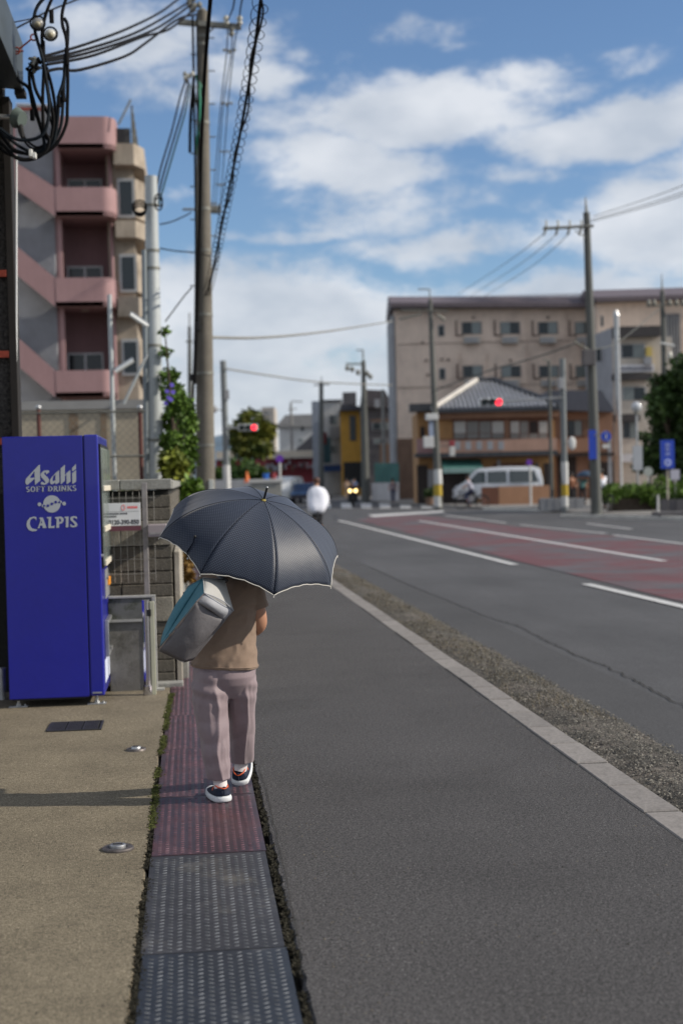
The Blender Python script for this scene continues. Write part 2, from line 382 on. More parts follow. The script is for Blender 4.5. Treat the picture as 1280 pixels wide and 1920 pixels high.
# gravelly dirt strip beside the kerb
m_grav = mat('gravel_dirt', (.078, .072, .063), .95, col2=(.125, .108, .095), mix2=(1.7, .45, .65), var=[(1.3, .3, 5), (9, .35, 6), (45, .6, 4), (120, .6, 2)], bump=(50, 1, .02))
mb = MB(); ny, nx = 900, 9; vs = []
for j in range(ny):
    y = 2 + j * .034 if j < 600 else 22.4 + (j - 600) * .1
    wl_ = 2.188; wr = 2.80 + .03 * noise.noise(Vector((y * 1.3, 0, 0))) + .015 * noise.noise(Vector((y * 8, 4, 0)))
    for i in range(nx):
        t = i / (nx - 1); x = wl_ + (wr - wl_) * t
        z = -.07 + .045 * math.sin(PI * min(t * 1.2, 1)) * (.6 + .4 * noise.noise(Vector((x * 5, y * 2, 0)))) + .010 * noise.noise(Vector((x * 18, y * 18, 0)))
        if i == 0: z = -.03
        if i == nx - 1: z = -.083
        vs.append((x, y, z))
mb.add(vs, [(j * nx + i, j * nx + i + 1, (j + 1) * nx + i + 1, (j + 1) * nx + i) for j in range(ny - 1) for i in range(nx - 1)])
struct('verge', mb, m_grav, 'rough strip of dirt and gravel between kerb and road')
def zverge(x, y):
    t = (x - 2.188) / .61; return -.068 + .045 * math.sin(PI * min(t * 1.2, 1)) * .8
m_peb = mat('pebbles', (.125, .117, .10), .85, island=.75, var=[(60, .2)])
vs, fs = [], []
rng = random.Random(3)
for k in range(15000):
    y = 5 + 19 * rng.random() ** 1.7; x = 2.2 + .58 * rng.random(); s = rng.uniform(.003, .0105) * (1.6 if rng.random() < .03 else 1)
    z = zverge(x, y) + s * .2 ; n = len(vs); a = rng.uniform(0, PI)
    e = (s * rng.uniform(.8, 1.5), s * rng.uniform(.6, 1), s * rng.uniform(.4, .8)); ca, sa = math.cos(a), math.sin(a)
    for (u, v, w) in ((1, 0, 0), (0, 1, 0), (-1, 0, 0), (0, -1, 0), (.1, .1, 1)):
        vs.append((x + u * e[0] * ca - v * e[1] * sa, y + u * e[0] * sa + v * e[1] * ca, z + w * e[2]))
    fs += [tuple(n + q for q in t) for t in ((0, 1, 4), (1, 2, 4), (2, 3, 4), (3, 0, 4))]
tag(MB().add(vs, fs).build('gravel', m_peb), 'loose gravel lying on the dirt strip beside the kerb', 'gravel', kind='stuff')
m_dry = mat('dry_grass', (.13, .11, .075), .9, island=.45)
vs, fs = [], []
for k in range(9000):
    y = 9 + 16 * rng.random(); x = 2.24 + .5 * rng.random() ; 
    if noise.noise(Vector((x * 3, y * .9, 6))) < -.12: continue
    z = zverge(x, y) - .005; a = rng.uniform(0, 2 * PI); h = rng.uniform(.012, .04); w = .0025; n = len(vs); l = rng.uniform(.01, .04)
    vs += [(x - w * math.sin(a), y + w * math.cos(a), z), (x + w * math.sin(a), y - w * math.cos(a), z), (x + l * math.cos(a), y + l * math.sin(a), z + h)]
    fs.append((n, n + 1, n + 2))
tag(MB().add(vs, fs).build('dry_grass', m_dry), 'dry straw coloured grass on the dirt strip', 'grass', kind='stuff')
# darker resurfaced band with its crack
struct('road_patch', sheet([(2.74, -5), (3.3, -5), (3.3, 20), (3.22, 45), (2.66, 45), (2.72, 20)], RZ + .004), m_roadnew, 'darker asphalt strip along the road edge')
crack('road_crack', [GR(x, y, RZ) for x, y in [(1330, 1352), (1280, 1325), (1200, 1283), (1130, 1248), (1085, 1232), (1030, 1205), (965, 1172), (920, 1160), (860, 1135), (760, 1095), (690, 1062)]], .009, RZ + .008, 'ragged crack along the edge of the road', .03)
# painted markings
def line(name, a, b, w, label, z=RZ + .012, m=None):
    p, q = GR(*a, RZ), GR(*b, RZ); d = (q - p).normalized(); nrm = Vector((d.y, -d.x, 0)) * w / 2
    struct(name, sheet([p - nrm, p + nrm, q + nrm, q - nrm], z), m or m_white, label)
def gpoly(pts): return [GR(x, y, RZ) for x, y in pts]
struct('road_coating', sheet(gpoly([(668, 975), (975, 1054), (1105, 1086), (1300, 1135), (1700, 1210), (1700, 1062), (1290, 1024), (1140, 1005), (970, 988), (790, 966), (700, 968)]), RZ + .008), m_red, 'worn dark red coating on the central reservation of the road')
line('lane_line', (965, 1060), (634, 976), .16, 'long white lane line left of the red coating')
line('lane_line', (1420, 1172), (1098, 1096), .16, 'white lane dash nearest the viewer at the right edge')
line('lane_line', (1245, 1053), (786, 977), .16, 'long white line along the middle of the red coating')
line('lane_line', (1136, 1001), (976, 985), .14, 'faint white dash on the far side of the red coating')
line('lane_line', (1300, 1023), (1150, 1004), .14, 'faint white dash at the right edge beyond the red coating')
line('lane_line', (1184, 993), (1100, 982), .13, 'short white dash on the far carriageway')
line('lane_line', (948, 981), (832, 966), .15, 'white dash leading to the crossing')
for i, x in enumerate((600, 640, 677, 712, 750, 790)):
    a, b = GR(x, 953, RZ), GR(x + 20, 953, RZ); c, d = GR(x + 19, 944, RZ), GR(x - 1, 944, RZ)
    struct('crossing_stripe', sheet([a, b, c, d], RZ + .012), m_white)
struct('stop_line', sheet(gpoly([(690, 966), (830, 958), (833, 961), (700, 970)]), RZ + .014), m_white)

# far side of the road: pavement and corner island
m_farpave = mat('far_pavement', (.2, .19, .18), .85, var=[(1, .15), (20, .2)])
fp = [GR(640, 950, 0), GR(760, 956, 0), GR(905, 951, 0), GR(1040, 951, 0), GR(1100, 962, 0), GR(1290, 966, 0)]
poly = [fp[0], fp[1], fp[2], fp[3], fp[4], fp[5], Vector((80, 47, 0)), Vector((80, 130, 0)), Vector((24, 130, 0)), Vector((14, 96, 0)), Vector((13, 90, 0))]
mbp = MB(); mbp.prism([(p.x, p.y, .03) for p in [GR(1080, 962), GR(1290, 969), Vector((60, 45, 0)), Vector((80, 140, 0)), Vector((13.0, 140, 0)), GR(745, 944), GR(905, 951.5), GR(1040, 953)]], (0, 0, -.15))
struct('far_pavement', mbp, m_farpave, 'pale pavement on the far side of the crossing')
def kerbline(a, b, label):
    p, q = GR(*a), GR(*b); d = (q - p).normalized(); nn = Vector((-d.y, d.x, 0)) * .22
    struct('far_kerb', MB().prism([(v.x, v.y, .05) for v in (p, q, q + nn, p + nn)], (0, 0, -.2)), mat('kerb_pale', (.5, .5, .48), .8, var=[(2, .15)]), label)
kerbline((1050, 966), (1300, 972), 'pale kerb in front of the hedge')
kerbline((905, 954), (1040, 956), 'pale kerb in front of the tiled house')

# moss and weeds in the left joint, dirt lumps in the right one
def tufts(name, label, cat, m, fx, y0, y1, nn, h0, h1, spread, seed, thr=-.1):
    rg = random.Random(seed); vs, fs = [], []
    for k in range(nn):
        y = rg.uniform(y0, y1)
        if noise.noise(Vector((y * 2.2, seed, 0))) < thr: continue
        x = fx(y) + rg.gauss(0, spread); a = rg.uniform(0, 2 * PI); h = rg.uniform(h0, h1); w = rg.uniform(.002, .005); l = rg.uniform(0, .02); n = len(vs)
        vs += [(x - w * math.sin(a), y + w * math.cos(a), -.01), (x + w * math.sin(a), y - w * math.cos(a), -.01), (x + l * math.cos(a) + w, y + l * math.sin(a), h), (x + l * math.cos(a) - w, y + l * math.sin(a), h * .9)]
        fs.append((n, n + 1, n + 2, n + 3))
    tag(MB().add(vs, fs).build(name, m), label, cat, kind='stuff')
m_moss = mat('moss', (.075, .085, .022), .9, island=.5); m_mossd = mat('moss_dark', (.03, .027, .018), .95, island=.5)
tufts('moss', 'green moss and tiny weeds in the joint left of the drain covers', 'moss', m_moss, lambda y: redge(y) + .007, 6.4, 11, 4200, .001, .011, .007, 4, -.12)
tufts('dark_moss', 'dark dirt and moss in the joint left of the nearest drain covers', 'moss', m_mossd, lambda y: redge(y) + .006, 2.5, 9, 4200, .001, .006, .006, 5, -.3)
tufts('joint_dirt', 'dark crumbly dirt and moss right of the drain covers', 'dirt', m_mossd, lambda y: ragged(y) - .005, 2.5, 10, 2600, .001, .004, .006, 6, -.3)
# grit scattered over pavement and yard
vs, fs = [], []
for k in range(1500):
    y = 3.4 + 14 * rng.random() ** 1.5; x = rng.choice([rng.uniform(-2.2, -.25), rng.uniform(.34, 1.98), rng.uniform(.34, .6), rng.uniform(1.7, 1.99)]); s = rng.uniform(.0015, .0045); n = len(vs)
    for (u, v, w) in ((1, 0, 0), (0, 1, 0), (-1, .2, 0), (0, -1, 0), (.1, .1, .8)): vs.append((x + u * s * rng.uniform(.7, 1.6), y + v * s * rng.uniform(.7, 1.6), .0005 + w * s))
    fs += [tuple(n + q for q in t) for t in ((0, 1, 4), (1, 2, 4), (2, 3, 4), (3, 0, 4))]
tag(MB().add(vs, fs).build('grit', mat('grit_mixed', (.12, .105, .085), .9, island=.85)), 'tiny grit and crumbs scattered over the pavement and yard', 'grit', kind='stuff')
# yard fittings
m_gal = mat('galvanised', (.42, .43, .44), .42, metal=.8, var=[(8, .2, 5), (50, .1)])
m_darkst = mat('cast_iron', (.07, .07, .075), .5, metal=.6, var=[(20, .25)])
g = [GR(88, 1371), GR(190, 1368), GR(193, 1353), GR(96, 1353)]
gt = thing('drain_grate', 'dark rectangular drain grate set in the yard before the vending machine', 'drain grate', tuple(GR(140, 1361)))
lx0, lx1 = g[0].x, g[1].x; ly0, ly1 = g[1].y - .02, g[2].y
MB().box(lx0, lx1, ly0, ly1, -.03, .003).build('base', mat('grate_hole', (.01, .01, .01), .9), gt)
mf = MB()
for (a, b, c, d) in ((lx0, lx1, ly0, ly0 + .012), (lx0, lx1, ly1 - .012, ly1), (lx0, lx0 + .012, ly0 + .013, ly1 - .013), (lx1 - .012, lx1, ly0 + .013, ly1 - .013)): mf.box(a, b, c, d, -.02, .009)
mf.build('frame', m_darkst, gt)
for k in range(3):
    w = (lx1 - lx0 - .03) / 3
    s = MB()
    for j in range(9):
        x = lx0 + .017 + w * k + w * .1 * j + .002; s.box(x, x + w * .055, ly0 + .014, ly1 - .014, .0035, .0085)
    s.box(lx0 + .015 + w * k, lx0 + .015 + w * k + .004, ly0 + .013, ly1 - .013, .0038, .0092)
    s.build('grille', m_darkst, gt)
for (px, py, lab) in ((255, 1407, 'small round metal cover with raised centre, nearer the vending machine'), (221, 1593, 'larger-looking round metal cover in the yard nearest the viewer')):
    c = GR(px, py); t = thing('utility_cover', lab, 'metal cover', tuple(c), 0, 'round metal covers in the yard')
    r = .058 if py < 1500 else .068
    def ring(p): return [[(c.x + rr * math.cos(2 * PI * k / 28), c.y + rr * math.sin(2 * PI * k / 28), z) for k in range(28)] for rr, z in p]
    MB().loft(ring([(r, -.01), (r, .006), (r * .93, .011), (r * .62, .011), (r * .58, .007)])).build('rim', mat('worn_bronze', (.13, .115, .11), .5, metal=.6, var=[(30, .3)]), t, smooth=True)
    MB().loft(ring([(r * .5, .004), (r * .5, .019), (r * .46, .022), (r * .1, .0225)])).build('cap', m_gal, t, smooth=True)
    MB().box(c.x - r * .3, c.x + r * .3, c.y - .006, c.y + .006, .0228, .026).build('slot_bar', m_darkst, t)
# ------------------------------------------------------------------ vending machine
def text_mesh(txt, size, loc, name, m, parent, rot=(R(90), 0, 0), thick=.0006, bold=0.0, sx=1.0, align='LEFT'):
    cu = bpy.data.curves.new('txt', 'FONT'); cu.body = txt; cu.size = size; cu.extrude = thick; cu.offset = bold; cu.align_x = align
    o = bpy.data.objects.new('txt', cu); COL.objects.link(o); o.location = loc; o.rotation_euler = rot; o.scale = (sx, 1, 1)
    bpy.context.view_layer.update()
    dg = bpy.context.evaluated_depsgraph_get(); me = bpy.data.meshes.new_from_object(o.evaluated_get(dg))
    root = parent
    while root.parent: root = root.parent
    me.transform(INV[root] @ o.matrix_world); bpy.data.objects.remove(o)
    q = bpy.data.objects.new(name, me); COL.objects.link(q); q.parent = parent; me.materials.clear(); me.materials.append(m); me.name = name
    return q
m_blue = mat('machine_blue', (.009, .012, .27), .33, spec=.5, var=[(.9, .10, 3), (30, .05, 3)], coat=.12, bump=(1.6, .12, .03))
m_bluep = mat('machine_blue_front', (.010, .014, .28), .3, spec=.5, coat=.3)
m_print = mat('print_silver', (.40, .43, .47), .6)
m_cream = mat('cream_plastic', (.62, .58, .48), .5)
m_black = mat('black_plastic', (.012, .012, .013), .5)
m_glass = mat('glass_dark', (.03, .045, .05), .06, spec=.8)
m_clear = mat('clear_pane', (.9, .95, .95), .03, trans=1.0, spec=.5)
VX0, VX1, VY0, VY1, VZ0, VZ1 = -1.285, -.625, 10.1, 11.22, .062, 1.90
vm = thing('vending_machine', 'tall blue soft drinks vending machine with silver lettering on its side, standing on the yard', 'vending machine', (-.95, 10.65, 0))
bd = MB().box(VX0, VX1 - .105, VY0, VY1, VZ0, VZ1).build('cabinet', m_blue, vm, bevel=.006)
MB().box(VX1 - .1005, VX1, VY0 - .002, VY1, VZ0 + .004, VZ1 + .004).build('door', m_bluep, vm, bevel=.012, seg=3)
MB().box(VX1 - .1048, VX1 - .1008, VY0 + .004, VY1 - .01, VZ0 + .01, VZ1 - .004).build('seal', m_black, vm)
mb = MB(); mb.box(VX0 + .02, VX1 - .12, VY0 + .02, VY1 - .02, VZ0 - .012, VZ0 - .001); mb.build('base_tray', m_black, vm)
xf = VX1
def face(y0, y1, z0, z1, d=.004, x=None): x = xf if x is None else x; return MB().box(x + .0005, x + d, y0, y1, z0, z1)
Y0, Y1 = VY0, VY1
dw = face(Y0 + .07, Y1 - .07, .98, 1.82, .006).build('display_window', mat('display_back', (.75, .78, .74), .5), vm)
fr = MB()
for a in ((Y0 + .05, Y0 + .07, .96, 1.84), (Y1 - .07, Y1 - .05, .96, 1.84), (Y0 + .0705, Y1 - .0705, .96, .98), (Y0 + .0705, Y1 - .0705, 1.82, 1.84)): fr.box(xf + .0005, xf + .014, *a)
fr.build('window_frame', m_black, dw)
cans = [(.6, .05, .05), (.8, .8, .78), (.1, .3, .12), (.7, .45, .05), (.05, .15, .5), (.35, .18, .08)]
cm = [mat('can_%s' % 'abcdef'[i], tuple(v * .5 + .1 for v in c), .35) for i, c in enumerate(cans)]
for r, z in enumerate((1.50, 1.235, 1.0)):
    for k in range(10):
        y = Y0 + .12 + k * .098
        MB().prism([(xf + .0062, y - .026, z + .05), (xf + .0062, y + .026, z + .05), (xf + .0062, y + .026, z + .15), (xf + .0062, y + .014, z + .17), (xf + .0062, y - .014, z + .17), (xf + .0062, y - .026, z + .15)], (.003, 0, 0)).build('sample_can', cm[(k * 5 + r * 2) % 6], vm)
face(Y0 + .072, Y1 - .072, .985, 1.815, .0135, xf + .0105).build('window_pane', mat('glass_reflection', (.30, .36, .35), .08, spec=.8, alpha=.55), dw)  # pale green-grey base colour stands in for the pane's bright reflection
for z in (1.525, 1.235, .995):
    MB().box(xf + .014, xf + .035, Y0 + .075, Y1 - .075, z - .02, z + .02).build('button_strip', m_cream, vm, bevel=.004)
face(Y0 + .34, Y1 - .12, .72, .93, .006).build('coin_panel', mat('panel_grey', (.35, .36, .38), .4, metal=.4), vm)
MB().cyl((xf, Y0 + .5, .87), (xf + .02, Y0 + .5, .87), .018, n=14).build('coin_slot', m_gal, vm)
face(Y0 + .62, Y0 + .8, .80, .86, .02).build('note_slot', mat('orange_plastic', (.8, .3, .03), .4), vm, bevel=.004)
fl = face(Y0 + .2, Y1 - .2, .35, .55, .010).build('delivery_flap', m_glass, vm, bevel=.004)
mb = MB()
for a in ((Y0 + .17, Y0 + .199, .32, .58), (Y1 - .199, Y1 - .17, .32, .58), (Y0 + .2, Y1 - .2, .551, .58), (Y0 + .2, Y1 - .2, .32, .349)): mb.box(xf + .0005, xf + .03, *a)
mb.build('flap_frame', m_gal, fl, bevel=.004)
MB().cyl((xf, Y0 + .03, 1.05), (xf + .018, Y0 + .03, 1.05), .014, n=12).build('lock', m_gal, vm)
face(Y0 + .1, Y1 - .1, .14, .30, .003).build('front_print', mat('print_pale', (.6, .65, .8), .5), vm)
for (x, y) in ((VX0 + .055, VY0 + .06), (VX1 - .06, VY0 + .06), (VX0 + .055, VY1 - .07), (VX1 - .06, VY1 - .07)):
    f = MB().cyl((x, y, .012), (x, y, VZ0 - .001), .011, n=10).build('levelling_foot', m_gal, vm)
    MB().box(x - .065, x + .065, y - .032, y + .032, .0, .010).build('foot_plate', m_gal, f, bevel=.003)
    MB().cyl((x, y, .011), (x, y, .024), .02, n=6).build('nut', m_gal, f)
    MB().cyl((x + .045, y, .0105), (x + .045, y, .02), .009, n=6).build('bolt', m_gal, f)
MB().box(VX1 - .085, VX1 - .02, VY0 - .012, VY0 - .0025, .085, .095).build('lower_hinge', m_gal, vm)
# print on the side: traced outlines, picture coordinates (10.67 per pixel, origin 40, 860)
def lp(x, y): p = AT(40 + x / 10.667, 860 + y / 10.667, VY0 - .0006); return p
def logo(name, polys, m=m_print, d=.0012):
    mb = MB()
    for pl in polys:
        pts = [lp(*q) for q in pl]
        mb.prism([(p.x, VY0 - .0006 - (0 if m is m_print else .0016), p.z) for p in pts], (0, -d, 0))
    return mb.build(name, m, vm)
def circ(x, y, r, n=20): return [(x + r * math.cos(2 * PI * k / n), y + r * math.sin(2 * PI * k / n)) for k in range(n)]
logo('lettering', [[(345, 130), (372, 118), (375, 440), (275, 522), (262, 250)],
     [(345, 130), (262, 250), (175, 365), (180, 385), (215, 385), (262, 373), (263, 402), (135, 515), (110, 525), (88, 500), (80, 450), (90, 405), (120, 370)],
     [(385, 490), (410, 458), (440, 475), (470, 490), (482, 475), (470, 450), (400, 370), (385, 330), (395, 290), (440, 245), (500, 230), (555, 238), (562, 262), (520, 300), (490, 310), (495, 280), (475, 270), (455, 285), (460, 310), (540, 390), (558, 430), (545, 470), (500, 510), (450, 522), (400, 515)],
     [(755, 225), (762, 470), (690, 515), (680, 500), (682, 312)],
     [(753, 226), (681, 312), (640, 350), (625, 400), (625, 452), (660, 440), (680, 430), (680, 475), (620, 512), (585, 505), (570, 470), (575, 420), (610, 365), (690, 280)],
     [(785, 195), (870, 118), (872, 440), (795, 510), (787, 500)], [(873, 330), (905, 285), (980, 225), (985, 455), (915, 510), (905, 500), (900, 310), (873, 348)],
     [(1015, 185), (1090, 103), (1092, 205), (1018, 255)], [(1015, 290), (1095, 225), (1095, 455), (1030, 505), (1018, 495)]])
logo('lettering', [[(300, 1240), (298, 1165), (240, 1158), (170, 1180), (120, 1240), (103, 1310), (113, 1370), (150, 1425), (210, 1452), (290, 1448), (320, 1413), (260, 1410), (210, 1390), (180, 1350), (168, 1300), (175, 1240), (205, 1200), (245, 1188), (280, 1205)],
     [(352, 1180), (430, 1175), (402, 1238), (385, 1290), (372, 1338), (365, 1388), (322, 1390), (345, 1350), (385, 1225)], [(430, 1175), (503, 1385), (430, 1388), (417, 1337), (373, 1337), (385, 1292), (417, 1292), (402, 1238)],
     [(508, 1190), (515, 1168), (600, 1163), (595, 1190), (590, 1348), (645, 1348), (667, 1325), (660, 1385), (537, 1388), (545, 1200)],
     [(670, 1170), (755, 1160), (755, 1380), (700, 1385), (705, 1205), (672, 1195)], [(755, 1160), (795, 1158), (840, 1188), (847, 1240), (815, 1290), (755, 1305), (755, 1272), (788, 1262), (797, 1235), (788, 1205), (755, 1192)],
     [(862, 1165), (945, 1156), (940, 1370), (888, 1376), (892, 1190), (864, 1186)],
     [(1110, 1158), (1112, 1212), (1070, 1180), (1035, 1190), (1030, 1215), (1060, 1245), (1110, 1290), (1122, 1330), (1095, 1365), (1030, 1374), (980, 1360), (978, 1300), (1020, 1340), (1060, 1340), (1072, 1320), (1050, 1290), (995, 1240), (973, 1200), (990, 1165), (1040, 1148)]])
logo('emblem', [circ(610, 905, 173, 32), circ(362, 912, 37), circ(855, 898, 37), circ(437, 945, 30), circ(782, 866, 30)])
logo('emblem_dots', [circ(610, 905, 28, 12), circ(530, 941, 28, 12), circ(687, 869, 28, 12), circ(458, 942, 20, 12), circ(758, 870, 20, 12)], m_blue, .001)
# SOFT DRINKS: slab serifed capitals drawn as strokes
def serif_word(word, x0, x1, yb, yt, slope):
    n = 0; wd = {'S': .75, 'O': .95, 'F': .8, 'T': .85, ' ': .35, 'D': .95, 'R': .9, 'I': .45, 'N': 1.0, 'K': .95}
    tot = sum(wd[c] for c in word); x = x0; polys = []; h = yb - yt; u = (x1 - x0) / tot; st = .17 * u * 1.1; th = .09 * u
    def rect(a, b, c, d): polys.append([(a, b), (c, b), (c, d), (a, d)])
    def bar(a, b, w):
        dx, dy = b[0] - a[0], b[1] - a[1]; l = math.hypot(dx, dy); nx, ny = -dy / l * w / 2, dx / l * w / 2
        polys.append([(a[0] + nx, a[1] + ny), (b[0] + nx, b[1] + ny), (b[0] - nx, b[1] - ny), (a[0] - nx, a[1] - ny)])
    def arc(cx, cy, rx, ry, a0, a1, w, w2):
        k = 14; o = []; i_ = []
        for j in range(k + 1):
            a = a0 + (a1 - a0) * j / k; ww = w2 + (w - w2) * abs(math.cos(a))
            o.append((cx + rx * math.cos(a), cy - ry * math.sin(a))); i_.append((cx + (rx - ww) * math.cos(a), cy - (ry - ww) * math.sin(a)))
        for j in range(k): polys.append([o[j], o[j + 1], i_[j + 1], i_[j]])
    for c in word:
        w = wd[c] * u; a = x + .06 * u; b = x + w - .06 * u; s0 = slope * (x - x0); T = yt + s0; B = yb + s0; M = (T + B) / 2; mx = (a + b) / 2
        stem = lambda q: (rect(q - st / 2, T, q + st / 2, B), rect(q - st, T, q + st, T + th * .8), rect(q - st, B - th * .8, q + st, B))
        if c == 'O': arc(mx, M, (b - a) / 2, h / 2, 0, 2 * PI, st, th)
        elif c == 'S':
            arc(mx, T + h * .26, (b - a) / 2, h * .26, R(40), R(270), st * .9, th * 1.3); arc(mx, B - h * .27, (b - a) / 2, h * .27, R(90), R(-140), st * .9, th * 1.3)
        elif c == 'F': stem(a + st); rect(a + st, T, b, T + th); rect(a + st, M - th / 2, b - th, M + th / 2); rect(b - th * .8, T, b, T + h * .22)
        elif c == 'T': stem(mx); rect(a, T, b, T + th); rect(a, T, a + th * .8, T + h * .22); rect(b - th * .8, T, b, T + h * .22)
        elif c == 'D': stem(a + st); arc(a + st, M, (b - a - st), h / 2, -PI / 2, PI / 2, st, th)
        elif c == 'R': stem(a + st); arc(a + st, T + h * .26, (b - a - st) * .85, h * .26, -PI / 2, PI / 2, st * .9, th); bar((a + st * 2, M), (b, B), st)
        elif c == 'I': stem(mx)
        elif c == 'N': stem(a + st * .7); stem(b - st * .7); bar((a + st * .6, T), (b - st * .6, B), st)
        elif c == 'K': stem(a + st); bar((a + st, M + th), (b - st * .3, T), th * 1.2); bar((a + st * 1.6, M), (b, B), st)
        x += w
    return polys
logo('lettering', serif_word('SOFT DRINKS', 88, 1106, 668, 556, -.026))

# ------------------------------------------------------------------ concrete block wall with fittings
m_block = mat('wall_block', (.115, .105, .088), .92, var=[(1.6, .25, 5), (9, .25, 6), (60, .35, 3)], bump=(60, .9, .006), col2=(.05, .046, .036), mix2=(2.2, .5, .72))
m_blockl = mat('wall_block_pale', (.24, .225, .19), .9, var=[(1.6, .2, 5), (9, .2, 6), (60, .3, 3)], bump=(60, .8, .005))
m_cap = mat('wall_cap', (.25, .25, .235), .88, var=[(2, .2, 5), (14, .15, 5), (60, .2)], bump=(60, .6, .004))
m_plas = mat('pale_render', (.36, .33, .28), .88, var=[(1.5, .2, 5), (10, .2, 5)], bump=(40, .6, .005), col2=(.2, .17, .12), mix2=(2, .52, .8))
bw = thing('block_wall', 'grey concrete block wall behind the vending machine, running back along the pavement', 'wall', (-.4, 11.0, 0))
WX1 = -.14; WY = 11.0
MB().box(-3.4, WX1 - .03, WY + .02, WY + .13, -.1, 1.50).build('core', m_crack, bw)
MB().box(WX1 - .13, WX1 - .02, WY + .131, 20.5, -.1, 1.50).build('core', m_crack, bw)
bx = MB().box(0, .386, 0, .04, 0, .092).build('block', m_block, bw, bevel=.005, seg=1); bake(bx)
bp_ = MB().box(0, .386, 0, .055, 0, .188).build('block', m_blockl, bw, bevel=.005, seg=1); bake(bp_)
half = MB().box(0, .19, 0, .04, 0, .092).build('block', m_block, bw, bevel=.005, seg=1); bake(half)
I0 = bpy.data.objects
for q in (bx, bp_, half): q.location = (0, 0, 0)
# meshes above were shifted by the root; shift back so that they can be placed in root space
for q in (bx, bp_, half):
    q.data.transform(Matrix.Translation((-.4, 11.0, 0)))
def put(proto, x, y, z, rz=0, sx=1):
    o = proto.copy(); COL.objects.link(o); o.parent = bw; o.location = (x + .4, y - 11.0, z); o.rotation_euler = (0, 0, rz); o.scale = (sx, 1, 1); return o
z = 0; rows = []
pat = [0, 0, 0, 0, 0, 1, 0, 0, 0, 0, 1, 0, 0]
for p in pat:
    rows.append((z, p)); z += .194 if p else .098
for ri, (z, p) in enumerate(rows):
    if z > 1.42: break
    x = WX1 - .002; k = 0
    while x > -1.3:
        if p: put(bp_, x - .386, WY - .022, z); x -= .39
        else:
            put(bx, x - .386, WY - .008 + random.uniform(-.003, .003), z); x -= .39
        k += 1
    y = WY + .16
    while y < 20.2:
        (put(bp_, WX1 + .008, y, z, PI / 2) if p else put(bx, WX1 + random.uniform(-.003, .003), y, z, PI / 2)); y += .39
for q in (bx, bp_, half): bpy.data.objects.remove(q)
# caps
xx = WX1 + .015
for k in range(3):
    MB().box(xx - .395, xx - .004, WY - .05, WY + .15, 1.505, 1.585).build('cap_stone', m_cap, bw, bevel=.006, seg=1); xx -= .395
for k in range(16):
    MB().box(WX1 - .17, WX1 + .02, WY + .155 + k * .59, WY + .74 + k * .59, 1.505, 1.575).build('cap_stone', m_cap, bw, bevel=.006, seg=1)
MB().box(WX1 + .012, WX1 + .055, WY + .05, 15.2, .0, 1.02).build('render_band', m_plas, bw, bevel=.005)
MB().box(WX1 + .012, WX1 + .10, WY + .3, 20, -.05, .20).build('footing', m_cap, bw, bevel=.008)
MB().box(-.62, WX1 + .06, WY - .16, WY - .03, -.02, .035).build('footing', m_cap, bw, bevel=.008)

# wire trellis hung on the wall, its post, the sign board and the projecting shelf
m_wire = mat('white_wire', (.27, .26, .24), .5, metal=.2)
tw = thing('wire_trellis', 'thin white wire trellis panel standing in front of the block wall', 'trellis', (-.45, 10.86, 0))
TY = 10.86
zt, zb = AT(240, 922, TY).z, AT(240, 1092, TY).z
for px in (213, 225.5, 238, 250.5, 263, 276, 290):
    x = AT(px, 1000, TY).x; MB().cyl((x, TY, zb), (x, TY, zt), .0022, n=6).build('upright_wire', m_wire, tw)
for py in (935, 1024, 1050, 1078):
    a, b = AT(196, py, TY), AT(292, py, TY); MB().cyl((a.x, TY - .006, a.z), (b.x, TY - .006, a.z), .002, n=6).build('cross_wire', m_wire, tw)
m_post = mat('post_grey', (.26, .245, .25), .6, metal=.2, var=[(3, .15), (20, .15)])
gp = thing('steel_post', 'flat grey steel post in front of the block wall', 'post', (AT(269, 1000, 10.9).x, 10.9, 0))
a, b = AT(265, 905, 10.9), AT(275, 905, 10.9)
MB().box(a.x, b.x, 10.885, 10.925, 0, a.z).build('post', m_post, gp, bevel=.003)
sb = thing('sign_board', 'small white notice board with a phone number, fixed to the trellis', 'sign', tuple(AT(232, 965, 10.83)))
s0, s1 = AT(196, 944, 10.83), AT(264, 985, 10.83)
MB().box(s0.x, s1.x, 10.822, 10.832, s1.z, s0.z).build('board', mat('board_white', (.62, .63, .66), .5, var=[(3, .06)]), sb, bevel=.002)
MB().box(s0.x, s1.x, 10.822, 10.832, s1.z - .038, s1.z - .002).build('lower_band', mat('band_plum', (.12, .04, .06), .6), sb)
mtx = mat('print_dark', (.05, .05, .06), .6); mrd = mat('print_red', (.75, .12, .12), .6)
hw = s1.x - s0.x; hh = s0.z - s1.z
text_mesh('0120-390-850', .047, (s1.x - .012, 10.8215, s1.z + .012), 'lettering', mtx, sb, bold=.0016, sx=.86, align='RIGHT')
mb = MB()
for (u, w_, v) in ((.05, .35, .50), (.42, .22, .50), (.05, .28, .38)):
    n = int(w_ * 26)
    for k in range(n): mb.box(s0.x + hw * (u + w_ * k / n), s0.x + hw * (u + w_ * (k + .72) / n), 10.8208, 10.8215, s1.z + hh * v, s1.z + hh * (v + .07))
mb.build('small_print', mtx, sb)
mb = MB(); mb.box(s0.x + hw * .02, s1.x - .01, 10.8208, 10.8215, s1.z + hh * .625, s1.z + hh * .632); mb.build('rule_line', mtx, sb)
mb = MB(); pc = Vector((s0.x + hw * .52, 10.8215, s1.z + hh * .80)); mb.tube([(pc.x + .013 * math.cos(t * PI / 8), pc.y, pc.z + .02 * math.sin(t * PI / 8)) for t in range(16)], .0025, 4, closed=True)
for k in range(6): mb.box(pc.x + .03 + k * .013, pc.x + .040 + k * .013, 10.8208, 10.8215, pc.z - .008, pc.z + .009)
